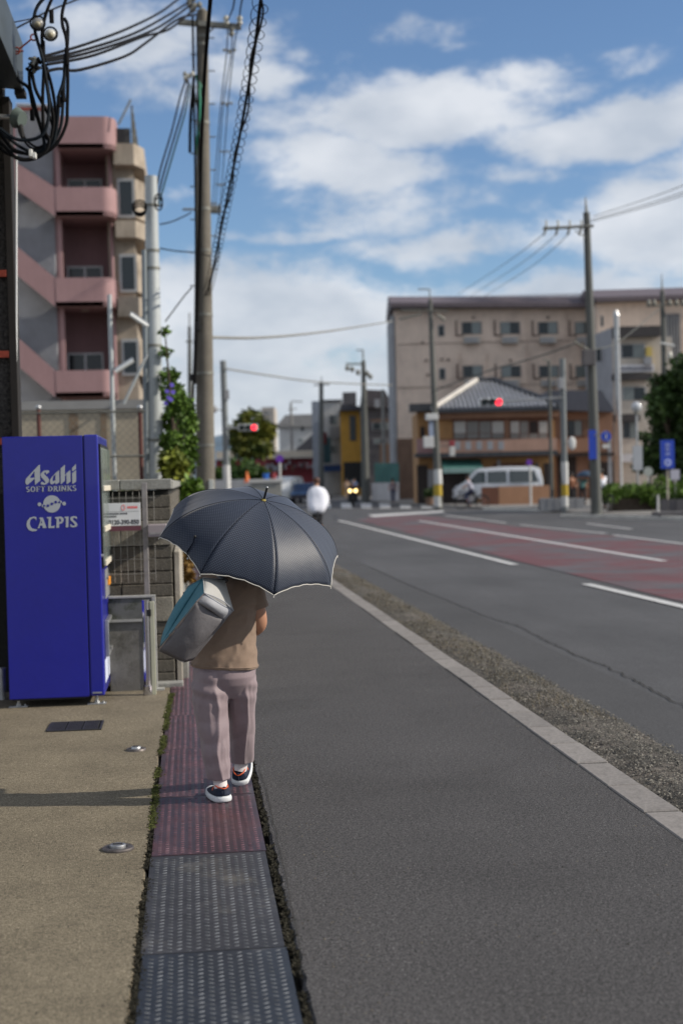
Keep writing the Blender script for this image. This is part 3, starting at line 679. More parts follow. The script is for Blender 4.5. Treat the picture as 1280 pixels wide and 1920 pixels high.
mb.build('red_print', mrd, sb)
sh = thing('letter_box', 'flat mauve grey box jutting from the wall beside the umbrella tip', 'letter box', tuple(AT(297, 995, 10.8)))
a, b = AT(277, 984, 10.75), AT(313, 1006, 10.75)
MB().box(a.x, b.x, 10.72, 10.975, b.z, a.z).build('box', mat('mauve_metal', (.27, .235, .25), .5, var=[(4, .1)]), sh, bevel=.006)
MB().box(a.x + .015, b.x - .015, 10.714, 10.7195, b.z + .02, b.z + .035).build('flap', m_post, sh)

# low concrete panel in a steel frame and the stainless bollard pipe
cp = thing('concrete_bin_wall', 'low stained concrete panel in a pale metal frame beside the vending machine', 'panel', (-.4, 10.75, 0))
PY = 10.72
p0, p1 = AT(150, 1120, PY), AT(296, 1291, PY)
m_stain = mat('stained_concrete', (.17, .165, .155), .9, var=[(2, .2, 5), (10, .2, 6)], col2=(.055, .053, .045), mix2=(2.6, .47, .62), bump=(50, .6, .005))
x0 = -.62
MB().box(x0, p1.x - .03, PY + .02, PY + .11, 0, p0.z - .05).build('slab', m_stain, cp)
zz = AT(250, 1163, PY).z
MB().box(x0, p1.x - .031, PY + .012, PY + .019, zz, p0.z - .02).build('upper_panel', mat('panel_dirty', (.13, .135, .13), .8, var=[(3, .2), (12, .2)], col2=(.03, .035, .02), mix2=(3, .5, .6)), cp)
m_frame = mat('frame_pale', (.42, .42, .40), .55, metal=.3, var=[(5, .15), (30, .1)])
MB().box(x0, p1.x, PY, PY + .03, p0.z - .019, p0.z).build('top_rail', m_frame, cp, bevel=.003)
MB().box(p1.x - .026, p1.x, PY, PY + .06, .003, p0.z - .0195).build('side_rail', m_frame, cp, bevel=.003)
MB().box(x0, p1.x - .027, PY - .001, PY + .011, zz - .012, zz + .006).build('mid_rail', m_frame, cp)
MB().box(p1.x - .026, p1.x + .05, PY - .02, PY + .07, 0, .012).build('foot', m_frame, cp)
m_steel = mat('stainless', (.62, .62, .66), .16, metal=1.0)
bo = thing('bollard', 'short stainless steel pipe bollard with a padlock eye, beside the concrete panel', 'bollard', (AT(276, 1296, 10.5).x, 10.5, 0))
c0 = AT(274.5, 1200, 10.5); zt = AT(276, 1127, 10.5).z
MB().cyl((c0.x, 10.5, .0), (c0.x, 10.5, zt), .027, n=24).build('pipe', m_steel, bo, smooth=True)
MB().cyl((c0.x, 10.5, zt + .0005), (c0.x, 10.5, zt + .008), .029, n=24).build('cap', m_steel, bo, smooth=True)
MB().cyl((c0.x, 10.5, 0.001), (c0.x, 10.5, .07), .036, n=24).build('base_collar', m_steel, bo, smooth=True)
MB().box(c0.x + .03, c0.x + .062, 10.49, 10.53, 0, zt - .006).build('back_channel', mat('channel_cream', (.5, .5, .38), .5, metal=.3, var=[(4, .1)]), bo, bevel=.003)
MB().box(c0.x + .012, c0.x + .04, 10.465, 10.489, zt - .11, zt - .06).build('lock', m_black, bo, bevel=.004)

# ------------------------------------------------------------------ dark workshop at the left edge
m_pebble = mat('pebble_dash', (.065, .06, .055), .95, var=[(1, .2), (40, .6, 3), (90, .5, 2)], bump=(45, 1, .02), col2=(.02, .02, .02), mix2=(30, .5, .62))
m_rust = mat('rusty_red', (.22, .035, .018), .7, var=[(6, .3), (30, .25)])
m_fascia = mat('fascia_grey', (.06, .075, .085), .5, metal=.3, var=[(1, .15), (8, .15, 4, (1, .2, 1))])
m_brown = mat('pillar_brown', (.014, .011, .009), .7, var=[(2, .2), (10, .2)])
ws_ = thing('workshop', 'dark pebble dashed building at the left edge behind the vending machine', 'building', (-2.6, 12, 0))
ex = AT(14, 500, 12.0).x
MB().box(-4.5, ex, 12.0, 12.2, 0, 5.2).build('wall', m_pebble, ws_)
MB().box(-4.5, -2.9, 12.21, 17, 0, 5.0).build('side_wall', m_pebble, ws_)
a, b = AT(13, 500, 11.95), AT(27, 500, 11.95)
MB().box(a.x, b.x, 11.93, 12.15, 0, 4.75).build('corner_pillar', m_brown, ws_, bevel=.004)
for py in (512, 664, 828, 966):
    q = AT(5, py, 11.93); MB().box(-4.5, a.x - .004, 11.93, 11.97, q.z - .028, q.z + .028).build('iron_bar', m_rust, ws_, bevel=.003)
for (ya, yb, o) in ((680, 822, 0), (290, 679, .9)):
    p, q = AT(28.2, ya, 11.95), AT(29, yb, 11.95)
    MB().cyl((q.x + .006, 11.95, q.z), (p.x + .01, 11.95, p.z), .007 + .002 * o, n=10).build('drain_pipe', mat('pipe_white', (.7, .72, .72), .4), ws_, smooth=True)
# eave: a steel fascia running from above the viewer back to the corner
e1 = AT(44, 171, 12.0); e2 = AT(30, 85, 12.0)
pr = [(e1.x, 12.0, e1.z), (e2.x + .055, 12.0, e2.z + .02), (e2.x + .02, 12.0, e2.z + .06), (-2.2, 12.0, e2.z + .2), (-2.2, 12.0, e1.z + .1), (e1.x - .09, 12.0, e1.z + .02)]
MB().prism(pr, (0, -10.5, 0)).build('eave', m_fascia, ws_, bevel=.004)
MB().box(e1.x - .07, e1.x + .012, 11.95, 12.12, e1.z - .03, e1.z + .02).build('eave_end', m_brown, ws_)
MB().box(-4.5, e1.x - .1, 2.5, 12.1, e1.z + .22, e1.z + .30).build('roof', m_fascia, ws_)
MB().box(-4.5, e1.x - .12, 3.0, 12.0, e1.z + .12, e1.z + .16).build('soffit', m_brown, ws_)
p, q = AT(-20, 217, 11.7), AT(38, 220, 11.7)
fx = thing('wall_bell', 'round grey disc on a pipe arm under the eave at top left', 'bell', tuple(q))
MB().cyl(p, (q.x - .03, q.y, q.z), .022, n=12).build('arm', m_gal, fx, smooth=True)
MB().cyl((q.x - .03, q.y, q.z), (q.x + .02, q.y - .03, q.z - .02), .085, .06, n=20).build('disc', mat('disc_green', (.1, .13, .12), .5), fx, smooth=True)
MB().cyl((q.x, q.y - .02, q.z - .06), (q.x + .02, q.y - .02, q.z - .16), .02, n=8).build('gland', m_black, fx)
# debris under the machine's left side
rp = thing('floor_pipe', 'short grey pipe end standing left of the vending machine', 'pipe', tuple(GR(4, 1312)))
g0 = GR(4, 1312); MB().cyl((g0.x, g0.y, 0), (g0.x, g0.y, .22), .03, n=14).build('pipe', m_gal, rp, smooth=True)
MB().cyl((g0.x, g0.y, .221), (g0.x, g0.y, .235), .034, n=14).build('rim', m_gal, rp)

# ------------------------------------------------------------------ poles and wires on the left
m_pole = mat('pole_concrete', (.145, .132, .11), .88, var=[(.8, .15, 5), (6, .12, 5), (3, .18, 5, (1, 1, .12)), (60, .15)], bump=(50, .4, .004))
m_cable = mat('cable_black', (.008, .008, .009), .85, spec=.1)
m_teal = mat('cable_teal', (.012, .04, .045), .7, spec=.2); m_green = mat('cable_green', (.01, .28, .17), .5)
m_ins = mat('porcelain', (.55, .54, .48), .25)
m_iron = mat('crossarm_steel', (.2, .2, .18), .6, metal=.4, var=[(5, .2)])
def lean(o): pass
PYm = 26.0
base = AT(386, 1064, PYm); top = AT(379, 20, PYm)
mp = thing('utility_pole', 'tall tapering concrete utility pole behind the umbrella with cables strapped down its side', 'utility pole', (base.x, PYm, 0))
def pole_x(z): return base.x + (top.x - base.x) * z / top.z
MB().cyl((base.x, PYm, -.02), (top.x, PYm, top.z), .19, .098, n=28).build('pole', m_pole, mp, smooth=True)
MB().cyl((top.x, PYm, top.z), (top.x, PYm, top.z + .05), .085, .05, n=16).build('pole_cap', m_iron, mp)
for px in (336, 452): pass
def bar(mb, a, b, w): mb.cyl(a, b, w, n=4); return mb
a, b = AT(334, 39, PYm - .15), AT(452, 48, PYm - .15)
MB().hexa([(a.x, a.y, a.z - .045), (b.x, b.y, b.z - .045), (b.x, b.y, b.z + .045), (a.x, a.y, a.z + .045)], [(a.x, a.y + .09, a.z - .045), (b.x, b.y + .09, b.z - .045), (b.x, b.y + .09, b.z + .045), (a.x, a.y + .09, a.z + .045)]).build('crossarm', m_iron, mp)
q = AT(404, 48, PYm - .1); r_ = AT(385, 66, PYm - .1); MB().cyl(q, r_, .014, n=6).build('arm_brace', m_iron, mp)
for (px, py) in ((424, 38), (434, 58), (449, 38)):
    c = AT(px, py, PYm - .15)
    i_ = MB().cyl(c - Vector((0, 0, .09)), c + Vector((0, 0, .09)), .03, n=10); i_.cyl(c + Vector((0, 0, .02)), c + Vector((0, 0, .06)), .055, n=12); i_.cyl(c - Vector((0, 0, .06)), c - Vector((0, 0, .02)), .055, n=12)
    i_.build('insulator', m_ins if py < 50 else m_iron, mp, smooth=True)
for py in range(70, 560, 31):
    z = AT(380, py, PYm).z; s = -1 if (py // 31) % 2 else 1; x = pole_x(z); rr = .1 + .09 * (1 - z / top.z)
    MB().cyl((x + s * rr * .8, PYm, z), (x + s * (rr + .11), PYm, z), .011, n=6).build('step_bolt', m_iron, mp)
for py in (68, 83, 230, 392, 470, 590, 700, 835):
    z = AT(380, py, PYm).z; x = pole_x(z); rr = .098 + .092 * (1 - z / top.z)
    MB().cyl((x, PYm, z - .025), (x, PYm, z + .025), rr + .008, n=24).build('steel_band', m_iron, mp, smooth=True)
z0 = AT(380, 912, PYm).z
MB().box(pole_x(z0) + .06, pole_x(z0) + .15, PYm - .2, PYm - .165, z0 - .1, z0 + .12).build('reflective_plate', mat('band_white', (.5, .52, .5), .5), mp, bevel=.01)
c = AT(372, 605, PYm - .2); MB().box(c.x - .05, c.x + .03, PYm - .22, PYm - .14, c.z - .14, c.z + .14).build('junction_box', m_black, mp, bevel=.01)
c = AT(361, 708, PYm - .1); MB().box(c.x - .05, c.x + .04, PYm - .2, PYm - .1, c.z - .06, c.z + .06).build('clamp', m_black, mp)
# strapped cables on the pole
def tubeobj(name, pts, r, m, parent=None, n=6): return MB().tube(pts, r, n).build(name, m, parent, smooth=True)
for k, (pp, r, m_) in enumerate([([(361, 30), (364, 200), (367, 420), (366, 600), (362, 760), (364, 890)], .022, m_cable), ([(369, 30), (372, 220), (375, 420), (372, 560), (366, 720)], .018, m_cable),
        ([(364, 140), (360, 180), (357, 230), (356, 285)], .03, m_cable), ([(368, 140), (375, 190), (371, 240), (366, 290)], .02, m_green), ([(361, 145), (366, 180), (374, 235), (368, 275)], .014, m_teal),
        ([(371, 150), (378, 165), (380, 200), (374, 250), (372, 290)], .012, m_green)]):
    tubeobj('riser_cable', smooth_pts([AT(x, y, PYm - .2 + .01 * k) for x, y in pp]), r, m_, mp)
rg = random.Random(8)
for k in range(7):
    c = AT(349 + rg.uniform(-4, 12), 140 + rg.uniform(-6, 10), PYm - .3); MB().ball(c, .035, .035, .05, n=8, m=5).build('splice', m_ins if k % 2 else m_iron, mp)
for k in range(10):
    c = AT(362 + rg.uniform(-8, 14), rg.uniform(-6, 18), PYm - .25); MB().ball(c, .05, .05, .06, n=8, m=5).build('splice', m_iron, mp)

def wire(name, label, pp, Y0, Y1, r, m=None, cat='cable', group=None, n=5, sub=6):
    o = tubeobj(name, wire_pts(pp, Y0, Y1, sub), r, m or m_cable, n=n); tag(o, label, cat, group); return o
# service drops to the eave
dl = ['topmost', 'second from the top', 'third from the top', 'fourth from the top', 'lowest and slackest']
for i, pp in enumerate([[(338, -6), (300, 22), (240, 52), (160, 82), (78, 106)], [(352, 4), (310, 30), (250, 62), (160, 92), (84, 110)], [(360, 6), (310, 42), (262, 66), (165, 98), (84, 114)],
                        [(366, 14), (320, 52), (268, 68), (178, 102), (88, 120)], [(372, 26), (335, 34), (275, 78), (235, 104), (150, 130), (112, 128), (86, 133)]]):
    wire('service_cable', 'black service cable from pole top to eave, %s of five' % dl[i], pp, 25.6, 11.6, [.019 - .006 * k / (6 * (len(pp) - 1)) for k in range(6 * (len(pp) - 1) + 1)], group='service cables to the eave')
wire('service_cable', 'thin black wire crossing the top left corner, above the five cables', [(150, -4), (90, 20), (60, 36), (24, 55)], 14, 11.6, .008, group='service cables to the eave')
wire('service_cable', 'thinnest wire at the top left corner ending at the eave', [(60, 34), (40, 38), (19, 42)], 12, 11.6, .005, group='service cables to the eave')
# loops at the eave
loops = [[(88, -10), (72, 8), (64, 30), (66, 60), (76, 95), (82, 120), (88, 160), (92, 200), (86, 240), (70, 258), (40, 262), (20, 255), (0, 240)],
         [(100, -10), (86, 25), (79, 60), (80, 90), (82, 130), (80, 180), (82, 240), (92, 262), (84, 285), (60, 298), (30, 295), (0, 262)],
         [(126, -10), (117, 20), (117, 45), (124, 70), (126, 100), (127, 150), (126, 200), (124, 232), (108, 266), (85, 286), (62, 290), (24, 278), (0, 248)],
         [(120, 33), (127, 50), (125, 100), (119, 150), (110, 180), (109, 210), (104, 250), (94, 275), (64, 286), (30, 284), (0, 268)],
         [(55, 130), (56, 160), (66, 200), (76, 235), (92, 262), (98, 245), (100, 220), (92, 180), (84, 130)],
         [(60, 135), (66, 165), (78, 190), (96, 225), (104, 262), (96, 278), (72, 290), (46, 298), (10, 285), (0, 276)],
         [(30, 128), (36, 150), (54, 165), (62, 200), (72, 225), (82, 260), (80, 280), (60, 293)],
         [(33, 235), (40, 255), (56, 275), (72, 278), (84, 270)], [(34, 238), (50, 262), (68, 275), (80, 272)],
         [(122, 100), (120, 150), (118, 190), (114, 235), (100, 265), (70, 283), (40, 276), (0, 244)],
         [(84, 120), (94, 150), (102, 190), (104, 230), (96, 262), (72, 283)]]
ll = ['leftmost with an arched top', 'straight in mid bundle', 'rightmost and longest', 'with a thick splice half way', 'crossing back on itself', 'under the white clip', 'leftmost under the splices',
      'short, from the grey disc', 'shortest, from the grey disc', 'inner strand of the right group', 'inner strand of the middle group']
m_loop = mat('cable_loop_navy', (.006, .010, .015), .75, spec=.15)
for i, pp in enumerate(loops):
    wire('cable_loop', 'black cable loop hanging at the eave, ' + ll[i], pp, 11.3 + .05 * i, 11.3 + .04 * i, .0145 if i not in (7, 8) else .009, m_cable if i % 3 else m_loop, group='cable loops hanging at the eave', n=6)
sp = thing('splice_cluster', 'tangled clump of cable splices hanging beside the eave at top left', 'cable splices', tuple(AT(66, 122, 11.4)))
for k in range(26):
    c = AT(66 + rg.gauss(0, 7), 122 + rg.gauss(0, 5), 11.4 + rg.uniform(-.08, .08)); d = Vector((rg.uniform(-1, 1), rg.uniform(-1, 1), rg.uniform(-1, 1))).normalized() * .028
    MB().cyl(c - d, c + d, rg.uniform(.006, .014), n=7).build('splice', m_cable if k % 3 else m_iron, sp)
for (px, py, l) in ((80, 90, 14), (125, 105, 16), (96, 30, 12), (110, 190, 10), (118, 180, 10), (60, 215, 10)):
    c0, c1 = AT(px, py - l, 11.35), AT(px + 1, py + l, 11.35); MB().cyl(c0, c1, .018, n=8).build('sleeve', m_cable, sp, smooth=True)
ey = thing('anchor_rod', 'rusty eye bolt rod anchoring the insulators to the eave', 'anchor rod', tuple(AT(31, 94, 11.5)))
def eye(px, py, r):
    c = AT(px, py, 11.5); return MB().tube([(c.x + r * math.cos(t * PI / 7), c.y, c.z + r * math.sin(t * PI / 7)) for t in range(14)], .007, 6, closed=True)
eye(31, 94, .025).build('eye', m_rust, ey); eye(63, 69, .024).build('eye', m_rust, ey)
MB().cyl(AT(36, 91, 11.5), AT(58, 73, 11.5), .007, n=6).build('rod', m_rust, ey); MB().cyl(AT(18, 95, 11.5), AT(44, 95, 11.5), .006, n=6).build('bolt', m_rust, ey)
for (px, py, r, lab) in ((95, 64, .046, 'round pale ball insulator hanging among the loops at top left'), (71, 44, .05, 'darker insulator with wire wrapped round it, above the pale one')):
    c = AT(px, py, 11.3); t = thing('insulator', lab, 'insulator', tuple(c))
    MB().ball(c, r, r, r * .92, n=20, m=12).build('ball', m_ins if px > 80 else mat('ins_grey', (.2, .2, .2), .3), t, smooth=True)
    MB().ball(c + Vector((.0, -.03, -.012)), r * .55, r * .6, r * .5, n=14, m=8).build('core', mat('ins_brown', (.28, .25, .17), .35), t, smooth=True)
    MB().tube([(c.x + (r + .006) * math.cos(g_ * PI / 9), c.y - .02, c.z + (r + .006) * math.sin(g_ * PI / 9)) for g_ in range(18)], .007, 6, closed=True).build('tie_wire', m_cable, t)
cl = thing('cable_clip', 'white plastic clip gathering the bottom of the hanging cable loops', 'clip', tuple(AT(60, 290, 11.2)))
c = AT(60, 289, 11.22); MB().box(c.x - .022, c.x + .004, c.y - .03, c.y + .03, c.z - .02, c.z + .036).build('body', mat('clip_white', (.75, .75, .72), .5), cl, bevel=.004)
MB().box(c.x + .005, c.x + .032, c.y - .028, c.y + .028, c.z - .032, c.z + .012).build('body', MATS['clip_white'], cl, bevel=.004)

# overhead lines along the street
wire('trunk_cable', 'thick straight black trunk cable falling from the top edge to the main pole', [(395, -10), (384, 130), (377, 280), (374, 400), (371, 500), (369, 600)], 12.6, 25.7, .02, n=10)
sp_pts = wire_pts([(490, -10), (474, 110), (450, 250), (428, 360), (408, 460), (394, 530), (386, 550)], 12.8, 25.7, 14)
tag(tubeobj('spiral_cable', sp_pts, .017, m_cable, n=8), 'black aerial cable wrapped in a loose spiral, right of the main pole', 'cable')
tag(tubeobj('spiral_cable', [p + Vector((.03 * math.sin(i * .35), 0, -.045 - .01 * math.sin(i * .9))) for i, p in enumerate(sp_pts)], .01, m_cable, n=6), 'second thinner cable lying against the spiral wrapped cable', 'cable')
fine = wire_pts([(490, -10), (474, 110), (450, 250), (428, 360), (408, 460), (394, 530), (386, 550)], 12.8, 25.7, 150)
hp = []; ph = 0; tot = 0
for i, p in enumerate(fine):
    if i: tot += (p - fine[i - 1]).length
    ph = tot * 2 * PI / .30
    t = (fine[min(i + 1, len(fine) - 1)] - fine[max(i - 1, 0)]).normalized(); q = t.cross(Vector((0, 0, 1))).normalized(); w = q.cross(t)
    hp.append(p + q * (.075 * math.cos(ph)) + w * (.075 * math.sin(ph)))
tag(tubeobj('spiral_hanger', hp, .0045, m_cable, n=4), 'thin wire coiled round the aerial cable like a spring', 'wire')
far = AT(378, 378, 44)
hv = [[(455, -10), (450, 20), (448, 44)], [(440, -10), (436, 16), (425, 40)]]
for i, (x0_, x1_) in enumerate(((426, 397), (433, 403), (447, 411))):
    wire('power_line', 'thin power line running down the street right of the main pole, %s of three' % ('leftmost', 'middle', 'rightmost')[i],
         [(x0_, 44), (x0_ - 1 + (0 if i == 0 else (2 if i == 1 else -8)), 95), ((x0_ + x1_) / 2 + 2 - i * 2, 200), (x1_ + 6, 330), (x1_, 396)], 25.8, 44, .011, m_cable, 'power line', 'power lines down the street')
for i, pp in enumerate(hv): wire('power_line', 'thin power line leaving the crossarm upwards, %s of two' % ('right', 'left')[i], pp, 18, 25.8, .012, m_cable, 'power line', 'power lines over the viewer')
for i, (px, py) in enumerate(((430, 93), (425, 193), (420, 283), (413, 345))):
    c = AT(px, py, (28, 32, 37, 41)[i]); t = thing('line_spacer', 'small spacer clamping the three power lines, %s from the crossarm' % ('first', 'second', 'third', 'fourth')[i], 'spacer', tuple(c), 0, 'spacers on the power lines')
    MB().cyl(c - Vector((.12, 0, 0)), c + Vector((.12, 0, 0)), .014, n=6).build('bar', m_iron, t)
    for s in (-1, 0, 1): MB().ball(c + Vector((.1 * s, 0, -.04 * (s == 0))), .032, n=8, m=5).build('clamp', m_iron, t)
for i, pp in enumerate([[(350, 145), (338, 180), (322, 245), (300, 320), (292, 372)], [(353, 150), (343, 200), (327, 255), (305, 330), (294, 380)], [(356, 156), (348, 205), (332, 262), (312, 330), (297, 384)]]):
    wire('drop_cable', 'dark cable slanting from the main pole down to the grey pole, %s of three' % ('upper', 'middle', 'lower')[i], pp, 25.7, 23, .016, (m_cable, m_cable, m_teal)[i], group='cables between the two left poles')
for i, pp in enumerate([[(300, 420), (322, 415), (345, 405), (358, 398)], [(300, 465), (330, 470), (365, 473), (395, 480)], [(310, 602), (330, 575), (345, 555), (360, 538)]]):
    wire('drop_cable', ('thin sagging cable left of the main pole at crossarm height', 'thin level cable crossing behind the main pole', 'thin cable rising to the main pole from the hedge')[i], pp, 24, 25.8, .012)

# grey steel pole behind the block wall
b0, t0 = AT(292, 905, 23), AT(283, 330, 23)
gpole = thing('steel_pole', 'thick pale grey cylindrical pole rising behind the block wall with a conduit beside it', 'pole', (b0.x, 23, 0))
def gx(z): return b0.x + (t0.x - b0.x) * (z - b0.z) / (t0.z - b0.z)
m_gpole = mat('pole_paint_grey', (.40, .43, .44), .5, metal=.15, var=[(1, .1), (6, .12, 5, (1, 1, .2)), (30, .08)])
MB().cyl((gx(0), 23, 0), (t0.x, 23, t0.z), .160, .098, n=28).build('pole', m_gpole, gpole, smooth=True)
z1 = AT(275, 470, 23).z
MB().cyl((gx(0) - .15, 22.9, 0), (gx(z1) - .125, 22.9, z1), .042, n=12).build('conduit', mat('conduit', (.2, .23, .25), .5, metal=.3), gpole, smooth=True)
for py in (470, 503, 648, 825, 385):
    z = AT(288, py, 23).z; rr = .16 - .062 * z / t0.z
    MB().cyl((gx(z), 23, z - .02), (gx(z), 23, z + .02), rr + .012, n=22).build('steel_band', m_iron, gpole, smooth=True)
c = AT(262, 395, 22.8)
for k in range(3):
    MB().tube([(c.x + (.09 + .01 * k) * math.cos(t * PI / 8), c.y - .02 * k, c.z + .1 * k * .3 + (.08 + .01 * k) * math.sin(t * PI / 8)) for t in range(16)], .014, 6, closed=True).build('cable_coil', m_cable, gpole)
c = AT(297, 375, 22.8)
for k in range(2): MB().tube([(c.x + .06 * math.cos(t * PI / 8), c.y - .02 * k, c.z - .06 * k + .1 * math.sin(t * PI / 8)) for t in range(16)], .012, 6, closed=True).build('cable_coil', m_cable, gpole)
# slender post with strip lamps
b0, t0 = AT(211, 752, 22), AT(205, 552, 22)
lp_ = thing('lamp_post', 'slim grey post with two white strip lamps in front of the pink flats', 'lamp post', (b0.x, 22, 0))
MB().cyl((b0.x, 22, 0), (t0.x, 22, t0.z), .034, n=14).build('post', m_gpole, lp_, smooth=True)
for (a, b) in (((244, 590), (277, 612)), ((216, 697), (250, 676))):
    pa, pb = AT(*a, 21.9), AT(*b, 21.9); MB().cyl(pa, pb, .030, n=12).build('strip_lamp', mat('lamp_white', (.75, .76, .74), .4), lp_, smooth=True)
    MB().cyl(pa + Vector((0, .05, .03)), pb + Vector((0, .05, .03)), .034, n=8).build('lamp_housing', m_gal, lp_, smooth=True)
MB().cyl(AT(232, 757, 22), AT(276, 664, 22), .022, n=8).build('brace', m_gpole, lp_)
# ------------------------------------------------------------------ foliage
def leafy(rg, centres, n, size, cup=.5):
    """n leaf faces scattered through blobs (centre, radii); returns verts, faces"""
    vs, fs = [], []
    wts = [c[1][0] * c[1][1] * c[1][2] for c in centres]; 
    for k in range(n):
        c, r = rg.choices(centres, wts)[0]
        u = Vector((rg.gauss(0, 1), rg.gauss(0, 1), rg.gauss(0, 1))).normalized(); q = rg.uniform(.55, 1.06)
        p = Vector((c[0] + u.x * r[0] * q, c[1] + u.y * r[1] * q, c[2] + u.z * r[2] * q))
        if noise.noise(p * (1.6 / max(r))) < -.22: continue
        a = Vector((rg.gauss(0, 1), rg.gauss(0, 1), rg.gauss(0, .6) - .2)).normalized(); b = a.cross(Vector((rg.gauss(0, 1), rg.gauss(0, 1), rg.gauss(0, 1)))).normalized()
        s = size * rg.uniform(.6, 1.35); m = len(vs)
        vs += [p, p + a * s * .5 + b * s * .3, p + a * s, p + a * s * .5 - b * s * .3]; fs.append((m, m + 1, m + 2, m + 3))
    return vs, fs
m_bark = mat('bark', (.08, .06, .045), .9, var=[(6, .3), (30, .3)], bump=(30, .8, .02))
def leafmat(name, c, c2): 
    m = mat(name, c, .6, island=.45, col2=c2, mix2=(.9, .42, .6), spec=.3); return m
m_leaf = leafmat('leaf_green', (.06, .11, .02), (.035, .075, .018)); m_leafd = leafmat('leaf_dark', (.025, .05, .012), (.045, .085, .018))
m_leafy = leafmat('leaf_yellow', (.20, .22, .03), (.07, .11, .02)); m_leafb = leafmat('leaf_bright', (.11, .19, .025), (.05, .10, .02))
def tree(label, base, trunk_h, tr, blobs, n, size, m, cat='tree', group=None, seed=1, name='tree'):
    rg = random.Random(seed); t = thing(name, label, cat, tuple(base), 0, group); b = Vector(base)
    tp = MB()
    pts = [b + Vector((0, 0, -.1)), b + Vector((.04, .02, trunk_h * .5)), b + Vector((0, 0, trunk_h))]
    tp.tube(smooth_pts(pts, 4), [tr * (1.15 - .4 * i / 8) for i in range(9)], 8)
    for c, r in blobs:
        q = Vector(c); mid = (pts[-1] + q) / 2 + Vector((0, 0, .1)); tp.tube([pts[1].lerp(pts[2], .8), mid, q], [tr * .55, tr * .35, tr * .15], 6)
    tp.build('trunk', m_bark, t, smooth=True)
    vs, fs = leafy(rg, blobs, n, size)
    MB().add(vs, fs).build('crown', m, t)
    return t
def blobs_for(rg, pts, Y, rpx, jit=.5, sc=1):
    out = []
    for (px, py, rr) in pts:
        c = AT(px, py, Y + rg.uniform(-jit, jit)); r = rr / FPX * Y; out.append(((c.x, c.y, c.z), (r, r * 1.0, r * .9)))
    return out

# ------------------------------------------------------------------ pink flats
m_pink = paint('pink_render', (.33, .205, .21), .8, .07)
m_pinkd = paint('pink_render_shade', (.27, .165, .175), .8, .08)  # darker copy of the pink, recess shade put into the colour
m_corr = mat('corrugated_grey', (.46, .47, .50), .5, metal=.2, var=[(.7, .12), (5, .08)])
m_bconc = mat('bay_concrete', (.34, .29, .235), .85, var=[(1, .18, 5), (6, .15, 5, (1, 1, .3))], col2=(.2, .16, .12), mix2=(1.4, .5, .75))
m_wframe = mat('window_frame_pale', (.38, .39, .40), .5, metal=.2)
m_pane = mat('window_pane', (.014, .022, .028), .12, spec=.45)
m_panel = mat('window_pane_pale', (.25, .28, .29), .25, spec=.6)
PF = 44.0
pk = thing('apartment_building', 'pink block of flats with open diagonal stairways and curved balconies, upper left', 'building', (-4, PF, 0))
def P4(px, py, Y=PF): return AT(px, py, Y)
xl, xr = P4(28, 500).x - 2.2, P4(214, 450).x
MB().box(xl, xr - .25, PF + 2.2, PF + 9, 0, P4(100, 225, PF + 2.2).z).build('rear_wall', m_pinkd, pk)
c0 = P4(62, 193)
# corrugated panels between the stair flights, one rib at a time
def corr(poly, Y, name='cladding'):
    """ribbed sheet inside polygon (px), vertical ribs"""
    xs = [p[0] for p in poly]; a, b = min(xs), max(xs); st = 3.6; mb = MB(); x = a
    def span(x):
        ys_ = []
        for i in range(len(poly)):
            (x0, y0), (x1, y1) = poly[i], poly[(i + 1) % len(poly)]
            if (x0 - x) * (x1 - x) <= 0 and x0 != x1: ys_.append(y0 + (y1 - y0) * (x - x0) / (x1 - x0))
        return (min(ys_), max(ys_)) if len(ys_) > 1 else None
    while x < b - .3:
        x2 = min(x + st, b); s0, s1 = span(x + .01), span(x2 - .01)
        if s0 and s1:
            q = [AT(x, s0[0], Y), AT((x + x2) / 2, (s0[0] + s1[0]) / 2, Y), AT(x2, s1[0], Y)]; w = [AT(x, s0[1], Y), AT((x + x2) / 2, (s0[1] + s1[1]) / 2, Y), AT(x2, s1[1], Y)]
            vs = [(p.x, p.y, p.z) for p in q + w]; vs[1] = (vs[1][0], Y - .07, vs[1][2]); vs[4] = (vs[4][0], Y - .07, vs[4][2])
            vs += [(vs[k][0], Y + .05, vs[k][2]) for k in (0, 2, 3, 5)]
            mb.add(vs, [(0, 1, 4, 3), (1, 2, 5, 4), (6, 7, 9, 8)])
        x = x2
    return mb.build(name, m_corr, pk)
corr([(30, 193), (98, 196), (100, 370), (30, 325)], PF + .55)
corr([(30, 335), (104, 385), (106, 530), (30, 480)], PF + .55)
corr([(30, 490), (108, 550), (110, 705), (30, 650)], PF + .55)
corr([(30, 660), (116, 722), (116, 757), (30, 758)], PF + .55)
a, b = P4(98, 190), P4(106, 190)
MB().box(a.x, b.x, PF + .5, PF + .8, 3.5, a.z).build('corner_post', m_pink, pk)
a, b = P4(24, 190), P4(106, 197); MB().box(a.x, b.x, PF + .48, PF + .9, b.z - .02, b.z + .06).build('coping', m_rust, pk)
